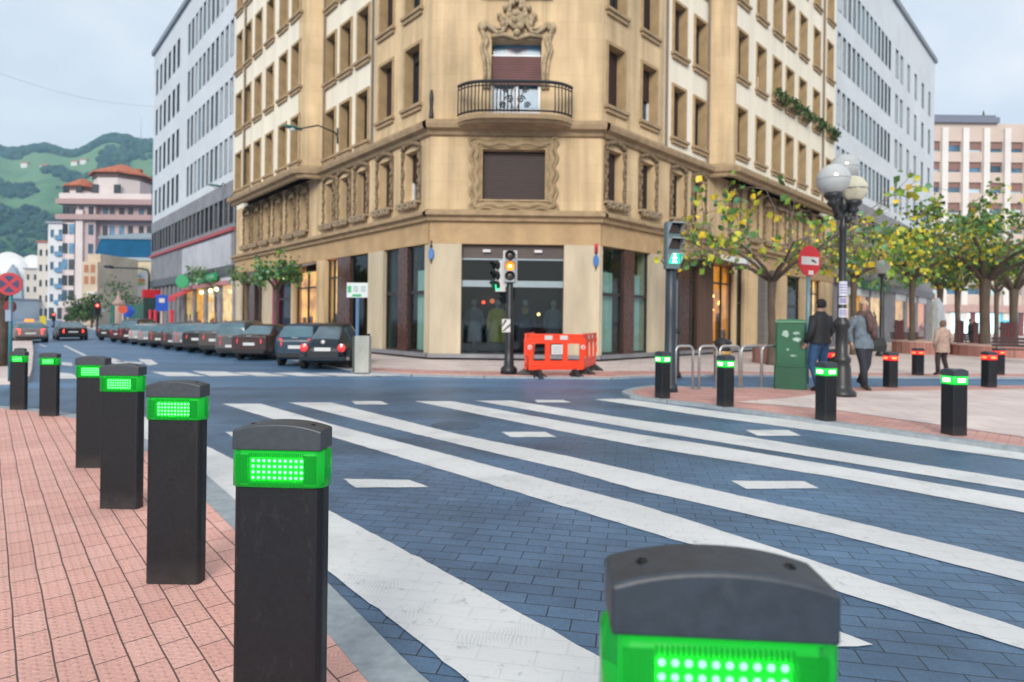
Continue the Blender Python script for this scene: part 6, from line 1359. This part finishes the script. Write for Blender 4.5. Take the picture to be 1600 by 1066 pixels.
def plane_tree(base,trunk_h,R,zlo,zhi,nlimb,nleaf,lsize,seed,lab,wts,tr=.16,name='plane_tree',lean=(0,0),bare=.25,flat=.6,limbz=None,grp='pollarded plane trees in the square'):
    rnd=random.Random(seed); e=E(name,lab,'tree',base,0,grp)
    tb=MB(); tw=MB(); lv=MB()
    top=Vector((lean[0],lean[1],trunk_h)); pts=[Vector((0,0,-.1)),Vector((0,0,.12)),top*.35+Vector((.03,.02,0)),top*.7+Vector((-.02,0,0)),top,top+Vector((0,0,.25))]
    tb.tube(pts,[tr*1.5,tr*1.12,tr*.95,tr*.9,tr*1.1,tr*.7],10)
    tips=[]
    for i in range(nlimb):
        az=6.283*i/nlimb+rnd.uniform(-.3,.3); L=R*rnd.uniform(.55,.8); lz=limbz or (.45,.7); z1=zlo+(zhi-zlo)*rnd.uniform(*lz)
        end=Vector((L*math.cos(az)+lean[0],L*math.sin(az)+lean[1],z1)); m=top.lerp(end,.5)+Vector((rnd.uniform(-.15,.15),rnd.uniform(-.15,.15),rnd.uniform(-.05,.25)))
        tb.tube([top-Vector((0,0,.1)),top.lerp(m,.5)+Vector((0,0,.05)),m,end],[tr*.62,tr*.45,tr*.34,tr*.22],7)
        tb.ball(end,tr*.34,7,5)
        for j in range(5):
            st=m.lerp(end,.3+.7*rnd.random()) if j<3 else end; a2=az+rnd.uniform(-1.3,1.3); l2=R*rnd.uniform(.25,.5); zt=rnd.uniform(zlo,zhi)
            q=st+Vector((l2*math.cos(a2),l2*math.sin(a2),0)); q.z=st.z+(zt-st.z)*.75; mm=st.lerp(q,.5)+Vector((rnd.uniform(-.1,.1),rnd.uniform(-.1,.1),rnd.uniform(0,.15)))
            tw.tube([st,mm,q],[tr*.17,tr*.11,tr*.05],5); tips.append((st,mm,q))
            for _ in range(2):
                a3=a2+rnd.uniform(-1.4,1.4); l3=R*rnd.uniform(.12,.3); s3=mm.lerp(q,rnd.random()); q3=s3+Vector((l3*math.cos(a3),l3*math.sin(a3),rnd.uniform(-.35,.45))); tw.tube([s3,s3.lerp(q3,.5)+Vector((0,0,.06)),q3],[tr*.09,tr*.06,tr*.03],4); tips.append((s3,s3.lerp(q3,.5),q3))
    act=[t for t in tips if rnd.random()>bare] or tips
    for _ in range(nleaf):
        st,mm,q=act[rnd.randrange(len(act))]; f=rnd.random()**.6; p=mm.lerp(q,f) if rnd.random()<.8 else st.lerp(mm,f)
        ph=noise.noise(p*.9+Vector((seed,0,0)))
        w2=list(wts); 
        if ph>.12: w2[2]*=1.9; w2[3]*=1.9
        else: w2[0]*=1.8; w2[4]*=1.8
        leaf(lv,p+Vector((rnd.gauss(0,.16),rnd.gauss(0,.16),rnd.gauss(0,.16)))*flat,lsize,rnd,w2)
    tb.build('trunk',bark,e,local=True,smooth=True); tw.build('twig',twig_m,e,local=True); lv.build('crown',lf,e,local=True,recalc=False)
    return e
wy=(1.6,3.2,2.2,1.2,1.0); wg=(2.8,3.4,1.3,.35,1.6)
def tb_(px,py,Y=None,z=.035):
    if Y is None: return G(px,py,z)
    p=P(px,py,Y); return Vector((p.x,Y,z))
plane_tree(tb_(1212,0,18.4),2.6,3.1,2.2,6.3,8,620,.20,21,'nearest plane tree with sparse yellow leaves and bare pale twigs before the tan facade',wy,.12,bare=.62,flat=1.35,limbz=(.2,.5))
plane_tree(tb_(1538,555),3.25,3.5,3.1,6.7,8,3600,.20,33,'big plane tree with a forked crown right of the person in the beige coat',wg,.20,bare=.1,flat=1.3)
plane_tree(tb_(1590,0,33),3.2,3.6,3.4,7.4,7,1900,.23,35,'plane tree partly cut by the right edge behind the big plane tree',wg,.2,bare=.1,flat=1.3)
plane_tree(tb_(1431,0,27),3.3,3.0,3.0,6.2,7,1500,.20,37,'slender plane tree with yellowish crown right of the slim black street lamp',wy,.12,bare=.1,flat=1.3)
plane_tree(tb_(1475,0,37),3.6,3.4,3.4,6.6,7,1300,.28,39,'plane tree on the dark red fence line left of the big plane tree',wg,.16,bare=.1,flat=1.3)
plane_tree(tb_(1502,0,45),3.8,3.6,3.6,7.6,7,1000,.32,41,'plane tree far back between the big plane tree and its left neighbour',wg,.18,bare=.1,flat=1.3)
plane_tree(tb_(1340,0,25),3.2,2.5,2.9,5.4,6,800,.2,43,'plane tree with loose yellow leaves behind the globe lamp and the woman',wy,.12,bare=.2,flat=1.2)
plane_tree(tb_(1563,0,44),3.7,3.4,3.7,7.2,6,800,.32,47,'plane tree with a thin trunk far back on the right of the big plane tree',wg,.15,bare=.1,flat=1.3)
wd_=(5,1,0,0,2)
for px,Y,th,R,z0,z1,lab,n,sd in ((343,37,2.7,1.2,2.9,4.3,'small dark pollard tree before the grey left building beside the pharmacy sign',800,51),(437,24,2.2,.75,2.5,3.4,'small dark pollard tree in front of the tan building behind the parked cars',700,53),(392,30,2.7,.8,2.8,3.4,'thin pale green pollard tree between the two dark pollards',260,55)):
    plane_tree(tb_(px,0,Y,.1),th,R,z0,z1,5,n,.16,sd,lab,wd_,.09,'pollard_tree',bare=0,flat=.8,grp='small pollard trees along the left street')
for px,Y,h0,h1,R,lab,sd in ((122,60,.4,3.1,1.25,'bushy dark street tree left of the red traffic light',61),(143,58,.5,3.4,1.0,'bushy dark street tree behind the red traffic light',63),(196,68,1.5,5.0,2.3,'dark green garden tree above the green gate beside the theatre',65),(112,70,.3,2.2,.8,'small dark street shrub near the driving cars',67)):
    b0=P(px,500,Y); e=E('street_tree',lab,'tree',(b0.x,b0.y,0),0,'dark bushy trees at the far end of the left street'); rnd=random.Random(sd); b=MB(); b.tube([(0,0,-.1),(.05,0,h0+.3),(0,0,h1*.8)],[.13,.1,.05],7); b.build('trunk',bark,e,local=True)
    b=MB()
    for _ in range(10):
        c=Vector((rnd.uniform(-1,1)*R*.6,rnd.uniform(-1,1)*R*.6,rnd.uniform(h0+.5,h1-.4))); leafblob(b,c,R*.55,70,.16,rnd)
    b.build('crown',leafg,e,local=True,recalc=False)
# bare knobbly trunk at the left edge
g_=G(3,572,.1); e=E('bare_tree','bare knobbly brown tree trunk at the left edge behind the no stopping sign','tree',g_); rnd=random.Random(3); b=MB(); zt=P(3,470,g_.y).z-.1; b.tube([(-.03,0,-.05),(0,0,.5),(.03,.02,zt*.6),(0,0,zt)],[.16,.12,.11,.13],10)
for k in range(5):
    q=Vector((.09*k-.18,.1*math.cos(k*2),zt+.22+.12*(k%2))); b.tube([(0,0,zt-.1),q*.5+Vector((0,0,zt*.5)),q],[.08,.06,.05],6); b.ball(q,.075,8,6)
b.build('trunk',M('dark_bark',(.07,.05,.04),.9,.4,7,.5),e,local=True,smooth=True); b=MB()
for k in range(14):
    q=Vector((rnd.uniform(-.25,.25),rnd.uniform(-.2,.2),zt+.35)); b.tube([q,q+Vector((rnd.uniform(-.2,.2),0,rnd.uniform(.1,.35)))],[.012,.004],4)
b.build('twig',twig_m,e,local=True)
# ------------------------------------------------------------------ square: planters, fence, benches
redwood=M('fence_red_wood',(.085,.02,.02),.6,.25,5); planter_m=bricks('planter_brick',(.36,.16,.13),(.44,.22,.18),(.2,.13,.11),.22,.07,0,.006,.8,.3)
def planter(x0,x1,Y,h,d,lab):
    a=P(x0,500,Y); c=P(x1,500,Y); e=E('planter',lab,'planter',((a.x+c.x)/2,Y,.035)); w=(c.x-a.x)/2; b=MB(); b.prism([(w*math.cos(R_(k*15))*(1 if 1 else 1),d*math.sin(R_(k*15))) for k in range(24)],0,h); b.build('wall',planter_m,e,local=True); b=MB(); b.prism([(1.02*w*math.cos(R_(k*15)),1.02*d*math.sin(R_(k*15))) for k in range(24)],h,h+.06); b.build('coping',M('coping_pink',(.5,.33,.29),.7,.15),e,local=True); return e
planter(1402,1474,27,.5,1.2,'long low brick planter under the slender plane tree'); planter(1500,1600,25.5,.42,1.6,'low round brick planter around the big plane tree'); planter(1180,1235,19.3,.5,.8,'low brick planter ring at the foot of the nearest plane tree')
for px0,px1,Y,y0,lab in ((1398,1412,29,500,'dark red timber fence panel beside the lit orange shop windows'),(1496,1506,27.5,500,'narrow dark red timber fence panel right of the person in beige'),(1521,1529,29,503,'narrow dark red timber fence panel left of the big plane trunk'),(1563,1588,29,503,'wide dark red timber fence panel right of the big plane trunk')):
    a=P(px0,y0,Y); c=P(px1,y0,Y); e=E('fence_panel',lab,'fence',((a.x+c.x)/2,Y,.035),0,'dark red timber fence panels in the square'); w=c.x-a.x; h_=a.z-.035; n=max(2,int(w/.14)); b=MB()
    for k in range(n): b.box((-w/2+w*k/n+.008,-.03,0),(-w/2+w*(k+1)/n-.008,.03,h_-.03*(k%2)))
    b.build('board',redwood,e,local=True); b=MB(); b.box((-w/2,.031,h_*.25),(w/2,.07,h_*.25+.1)); b.box((-w/2,.031,h_*.75),(w/2,.07,h_*.75+.1)); b.build('rail',redwood,e,local=True)
def bench(px,py,rz,lab):
    g_=G(px,py,.035); e=E('bench',lab,'bench',g_,rz,'dark benches in the square'); b=MB()
    for k in range(4): b.box((-.75,-.22+.11*k,.42),(.75,-.13+.11*k,.455))
    b.build('seat',sash_br,e,local=True); b=MB()
    for k in range(3): b.box((-.75,.22+.02*k,.52+.12*k),(.75,.25+.02*k,.61+.12*k))
    b.build('backrest',sash_br,e,local=True)
    for sx in (-.6,.6):
        b=MB(); b.tube([(sx-.0,-.22,0),(sx,-.2,.42),(sx,.2,.42),(sx,.28,.88)],.022,6); b.tube([(sx,.25,0),(sx,.2,.42)],.022,6); b.build('leg',iron,e,local=True)
bench(1531,549,R_(10),'dark slatted bench at the foot of the big plane tree'); bench(1592,566,R_(-35),'dark slatted bench at the right edge behind the red lit bollards'); bench(1418,545,R_(0),'dark slatted bench before the long low brick planter')
b=MB(X=Matrix.Translation(Vector((P(1464,500,33).x,33,.035)))); zt=P(1464,466,33).z-.035; b.lathe([(.5,0),(.46,.3),(.34,zt*.35),(.38,zt*.6),(.3,zt*.85),(.1,zt)],(0,0,0),9); b.build('closed_parasol',M('parasol_white',(.60,.66,.70),.7,.15,3),None,'closed white parasol behind the trees of the square','parasol')
# ------------------------------------------------------------------ people
skin=M('skin',(.42,.25,.18),.55,.08,12); shoe=M('shoe',(.03,.022,.018),.5,.1)
def lerp(a,b,f): return Vector(a).lerp(Vector(b),f)
def person(loc,rz,s,lab,J,top,trous,hairm,hairlen,coat_z,bulk=1.0,scarf=None,bag=None,sk=skin):
    e=E('person',lab,'person',loc,rz,None,s)
    V=[];Ed=[];Rr=[]
    def add(p,r,frm=None):
        V.append(Vector(p)); Rr.append(r if isinstance(r,tuple) else (r,r)); 
        if frm is not None: Ed.append((frm,len(V)-1))
        return len(V)-1
    tilt=J.get('head',(0,0)) # head turn offset
    pv=add((0,0,.95),(.13,.10)); sp=add((0,.0,1.14),(.125,.09),pv); ch=add((0,0,1.34),(.15,.10),sp); nk=add((0,0,1.47),.055,ch); hb=add((tilt[0]*.4,-.01+tilt[1]*.4,1.555),.066,nk); hm_=add((tilt[0],-.02+tilt[1],1.63),.083,hb); add((tilt[0],-.005+tilt[1],1.705),.062,hm_)
    for sx,key in ((-1,'l'),(1,'r')):
        sh=add((sx*.17,0,1.41),.055,ch); el=add(J[key+'e'],.042,sh); wr=add(J[key+'w'],.028,el)
        d=(Vector(J[key+'w'])-Vector(J[key+'e'])).normalized(); pm=add(Vector(J[key+'w'])+d*.05,.034,wr)
        side=Vector((0,1,0)) if abs(d.y)<.8 else Vector((1,0,0)); side=(side-d*side.dot(d)).normalized(); nrm=d.cross(side)
        for q in range(4):
            f0=Vector(V[pm])+d*.035+side*(-.027+.018*q); f1=f0+d*(.036-.004*abs(q-1.3))+nrm*.008; f2=f1+d*.026+nrm*.016*sx
            a=add(f0,.0095,pm); a=add(f1,.0085,a); add(f2,.007,a)
        f0=Vector(V[wr])+d*.035+side*.032; a=add(f0,.011,wr); add(f0+d*.038+side*.016,.009,a)
        hp=add((sx*.085,0,.90),.085,pv); kn=add(J[key+'k'],.055,hp); an=add(J[key+'a'],.036,kn); he=Vector(J[key+'a']); fd=Vector(J.get(key+'f',(0,-1,-.25))); add(he+fd*.10+Vector((0,0,-.04)),.032,an)
    me=bpy.data.meshes.new('body'); me.from_pydata([tuple(v) for v in V],Ed,[]); o=bpy.data.objects.new('body',me); COL.objects.link(o); o.parent=e; me.materials.append(sk)
    m=o.modifiers.new('skin','SKIN'); m.use_smooth_shade=True
    lay=me.skin_vertices[0].data if len(me.skin_vertices) else None
    if lay is None:
        me.attributes; bpy.context.view_layer.objects.active=o
        lay=me.skin_vertices[0].data
    for i,r in enumerate(Rr): lay[i].radius=r
    lay[0].use_root=True
    o.modifiers.new('sub','SUBSURF').levels=1; o.modifiers['sub'].render_levels=1
    # coat: torso loft + sleeves
    b=MB(); rs=[]; n=16
    for z,rx,ry,oy in ((coat_z,.205,.145,0),(coat_z+.06,.21,.15,0),(.98,.19,.14,0),(1.12,.175,.125,0),(1.28,.195,.13,.0),(1.38,.20,.12,.0),(1.43,.175,.105,0),(1.475,.10,.085,0),(1.51,.075,.075,0)):
        if z<coat_z: continue
        rs.append([(rx*bulk*math.cos(6.283*k/n)*(1+.03*math.sin(3*k+z*20)),ry*bulk*math.sin(6.283*k/n)+oy,z+.006*math.sin(k*2.1)) for k in range(n)])
    b.rings(rs,cap=False)
    for sx,key in ((-1,'l'),(1,'r')):
        S_=(sx*.165,0,1.40); el,wr=J[key+'e'],J[key+'w']; pts=[S_,lerp(S_,el,.5),el,lerp(el,wr,.5),wr]; b.tube(pts,[.078*bulk,.066*bulk,.058*bulk,.05*bulk,.044*bulk],10)
    b.build('coat',top,e,local=True,smooth=True)
    b=MB(); n=12
    for sx,key in ((-1,'l'),(1,'r')):
        k_,a_=Vector(J[key+'k']),Vector(J[key+'a']); h_=Vector((sx*.085,0,.95)); b.tube([h_+Vector((0,0,.05)),h_.lerp(k_,.4),k_,k_.lerp(a_,.45),a_+Vector((0,0,-.0))],[.112,.098,.075,.066,.06],10)
    b.rings([[(.165*math.cos(6.283*k/n),.118*math.sin(6.283*k/n),z) for k in range(n)] for z in (.86,.95,1.04)]); b.build('trousers',trous,e,local=True,smooth=True)
    for key in 'lr':
        a_=Vector(J[key+'a']); fd=Vector(J.get(key+'f',(0,-1,-.25))); b=MB(); b.tube([a_-fd*.07+Vector((0,0,-.035)),a_+Vector((0,0,-.02)),a_+fd*.09+Vector((0,0,-.03)),a_+fd*.17+Vector((0,0,-.035))],[.04,.052,.046,.025],8); b.build('shoe',shoe,e,local=True,smooth=True)
    hc=Vector((tilt[0],tilt[1],1.645)); b=MB(); rs=[]; n=14
    for i in range(8):
        f=i/7; ph=f*math.pi*.5; rs.append([(hc.x+.094*math.cos(ph)*math.cos(6.283*k/n),hc.y+.012+(.098 if math.sin(6.283*k/n)>-.2 else .082)*math.cos(ph)*math.sin(6.283*k/n),hc.z+.02+.085*math.sin(ph)) for k in range(n)])
    b.rings(rs)
    rs=[]
    for z,w in ((hc.z+.03,1),(hc.z-.03,1.02),(hc.z-hairlen*.6,.98),(hc.z-hairlen,.8)): rs.append([(hc.x+.096*w*math.cos(R_(-18+216*k/10)),hc.y+.012+.092*w*math.sin(R_(-18+216*k/10)),z) for k in range(11)])
    b.rings(rs,cap=False,closed=False); b.build('hair',hairm,e,local=True,smooth=True)
    b=MB()
    for sx in (-1,1): b.ball((hc.x+sx*.031,hc.y-.092,hc.z-.005),.0105,6,5)
    b.build('eye',sash_dk,e,local=True); b=MB(); b.tube([(hc.x,hc.y-.088,hc.z),(hc.x,hc.y-.112,hc.z-.035),(hc.x,hc.y-.09,hc.z-.042)],[.008,.014,.01],6); b.ball((hc.x-.09,hc.y,hc.z-.02),.022,6,5,(.5,1,1.3)); b.ball((hc.x+.09,hc.y,hc.z-.02),.022,6,5,(.5,1,1.3)); b.build('face',sk,e,local=True,smooth=True)
    b=MB(); b.tube([(hc.x-.024,hc.y-.084,hc.z-.066),(hc.x,hc.y-.09,hc.z-.065),(hc.x+.024,hc.y-.084,hc.z-.066)],.006,5); b.build('mouth',M('lips',(.35,.12,.10),.5),e,local=True)
    if scarf:
        b=MB(); rs=[]
        for z,r in ((1.40,.12),(1.44,.135),(1.50,.125),(1.54,.10)): rs.append([(r*1.05*math.cos(6.283*k/12)+.01*math.sin(k*3),r*math.sin(6.283*k/12)-.01,z+.015*math.sin(k*2.3)) for k in range(12)])
        b.rings(rs,cap=False); b.tube([(.03,-.12,1.47),(.08,-.16,1.32),(.10,-.16,1.15),(.12,-.14,1.0)],[.05,.065,.07,.06],8); b.tube([(-.02,-.12,1.47),(.0,-.165,1.30),(.02,-.17,1.12)],[.05,.06,.05],8); b.build('scarf',scarf,e,local=True,smooth=True)
    return e
g_=G(1281,611,.05)
person(g_,R_(200),(P(1281,468,g_.y).z-.05)/1.735,'person in black jacket, blue jeans and dark cap seen from behind beside the green cabinet',dict(le=(-.27,.02,1.14),lw=(-.22,-.12,.93),re=(.28,.04,1.13),rw=(.25,-.10,.92),lk=(-.09,-.03,.50),la=(-.09,.02,.09),rk=(.10,-.10,.52),ra=(.10,.06,.10),head=(.0,-.01)),M('black_jacket',(.012,.013,.016),.7,.3,6,.2),M('blue_jeans',(.025,.075,.17),.85,.3,8,.1),M('black_hair',(.010,.009,.009),.7,.2),.07,.90,1.06)
g_=G(1348,608,.05)
w_=person(g_,R_(8),(P(1345,470,g_.y).z-.05)/1.735,'person in a grey blue coat and brown scarf with short fair hair, walking',dict(le=(-.26,.08,1.15),lw=(-.26,.0,.92),re=(.25,-.03,1.14),rw=(.24,-.06,.90),lk=(-.07,-.10,.50),la=(-.06,-.12,.09),rk=(.08,.0,.49),ra=(.12,.22,.15),head=(.0,-.02)),M('grey_blue_coat',(.13,.17,.21),.85,.35,7,.2),M('navy_trousers',(.022,.026,.036),.8,.2),M('fair_hair',(.42,.30,.17),.6,.3,20),.09,.80,1.04,scarf=M('brown_scarf',(.11,.065,.06),.9,.4,9,.3))
e=E('handbag','dark shoulder bag hanging at the side of the person with the brown scarf','bag',(g_.x+.24,g_.y-.04,.78)); b=MB(); b.rings([[(-.16,-.05,0),(.16,-.05,0),(.16,.05,0),(-.16,.05,0)],[(-.17,-.06,.12),(.17,-.06,.12),(.17,.06,.12),(-.17,.06,.12)],[(-.13,-.035,.27),(.13,-.035,.27),(.13,.035,.27),(-.13,.035,.27)]]); b.build('pouch',plastic,e,local=True,bevel=.02); b=MB(); b.tube([(-.11,0,.26),(-.10,-.04,.48),(-.08,-.09,.66),(-.06,.02,.75)],.014,6); b.build('strap',plastic,e,local=True)
g_=G(1472,586,.10)
person(g_,R_(188),(P(1472,501,g_.y).z-.10)/1.735,'person in a beige coat and dark trousers walking away towards the trees',dict(le=(-.29,.05,1.14),lw=(-.24,-.1,.98),re=(.29,.05,1.14),rw=(.27,-.02,.92),lk=(-.12,-.06,.50),la=(-.15,.04,.09),rk=(.13,-.04,.50),ra=(.17,.02,.09),head=(0,0)),M('beige_coat',(.40,.28,.22),.85,.3,6,.2),M('dark_trousers',(.035,.018,.018),.8,.2),M('brown_hair',(.16,.09,.055),.7,.3,15),.10,.72,1.12)
g_=Vector((P(1517,500,30).x,30,.035)); person(g_,R_(60),.92,'far person in black beside the narrow dark red fence panel',dict(le=(-.25,.05,1.14),lw=(-.2,-.15,1.0),re=(.25,.05,1.14),rw=(.2,-.15,1.0),lk=(-.09,-.05,.50),la=(-.09,.0,.09),rk=(.1,-.04,.50),ra=(.1,.02,.09)),M('black_jacket',(.012,.013,.016)),M('navy_trousers',(.022,.026,.036)),M('brown_hair',(.16,.09,.055)),.10,.85)
# ------------------------------------------------------------------ camera, sky, sun
cam=bpy.data.cameras.new('camera'); co=bpy.data.objects.new('camera',cam); COL.objects.link(co)
cam.sensor_width=36; cam.sensor_fit='HORIZONTAL'; cam.lens=FPX/1600*36; cam.shift_y=-33/1600; cam.clip_start=.05; cam.clip_end=4000
c_,s_=math.cos(T),math.sin(T)
co.matrix_world=Matrix(((c_,-s_,0,0),(0,0,-1,0),(s_,c_,0,H),(0,0,0,1)))
cam.dof.use_dof=True; cam.dof.focus_distance=1.95; cam.dof.aperture_fstop=2.9; cam.dof.aperture_blades=9
sc.camera=co
SUN_EL,SUN_AZ=R_(25),R_(188)      # azimuth of the sun measured from +Y, behind the camera
w=bpy.data.worlds.new('World'); sc.world=w; w.use_nodes=True; nt=w.node_tree; bg=nt.nodes['Background']; N=nt.nodes.new; K=nt.links.new
sk_=N('ShaderNodeTexSky'); sk_.sky_type='NISHITA'; sk_.sun_disc=False; sk_.sun_elevation=SUN_EL; sk_.sun_rotation=SUN_AZ; sk_.air_density=1.2; sk_.dust_density=3
tc=N('ShaderNodeTexCoord'); mp=N('ShaderNodeMapping'); mp.inputs['Scale'].default_value=(1,1,2.6); nz=N('ShaderNodeTexNoise'); nz.inputs['Scale'].default_value=2.2; nz.inputs['Detail'].default_value=6; nz.inputs['Distortion'].default_value=.6
K(tc.outputs['Generated'],mp.inputs[0]); K(mp.outputs[0],nz.inputs['Vector'])
rp=N('ShaderNodeValToRGB'); rp.color_ramp.elements[0].position=.32; rp.color_ramp.elements[0].color=(4.5,5.0,5.7,1); rp.color_ramp.elements[1].position=.66; rp.color_ramp.elements[1].color=(6.5,6.5,6.5,1)
K(nz.outputs['Fac'],rp.inputs[0])
mx=N('ShaderNodeMix'); mx.data_type='RGBA'; mx.inputs[0].default_value=.86; K(sk_.outputs[0],mx.inputs[6]); K(rp.outputs[0],mx.inputs[7]); K(mx.outputs[2],bg.inputs['Color']); bg.inputs['Strength'].default_value=.1
sl=bpy.data.lights.new('sun','SUN'); sl.energy=1.5; sl.angle=R_(25); sl.color=(1,.95,.88); so=bpy.data.objects.new('sun',sl); COL.objects.link(so)
d=Vector((math.sin(SUN_AZ)*math.cos(SUN_EL),math.cos(SUN_AZ)*math.cos(SUN_EL),math.sin(SUN_EL))); so.rotation_euler=d.to_track_quat('Z','Y').to_euler()
vs=sc.view_settings; vs.view_transform='Standard'; vs.look='None'; vs.exposure=.76; vs.gamma=1
cy_=sc.cycles; cy_.max_bounces=6; cy_.transparent_max_bounces=10; cy_.caustics_reflective=False; cy_.caustics_refractive=False; cy_.sample_clamp_indirect=4; cy_.use_denoising=True

# ------------------------------------------------------------------ air
HZ=True
if HZ:
    b=MB(); b.box((-1450,-60,-1),(350,1010,315)); o=b.build('haze',bpy.data.materials.new('haze_air'),kind='stuff'); m=o.data.materials[0]; m.use_nodes=True; nt=m.node_tree; nt.nodes.clear(); ou=nt.nodes.new('ShaderNodeOutputMaterial'); pv_=nt.nodes.new('ShaderNodeVolumePrincipled'); pv_.inputs['Color'].default_value=(.50,.78,1,1); pv_.inputs['Density'].default_value=.00036; pv_.inputs['Anisotropy'].default_value=.2; nt.links.new(pv_.outputs[0],ou.inputs['Volume'])
    cy_.volume_bounces=1
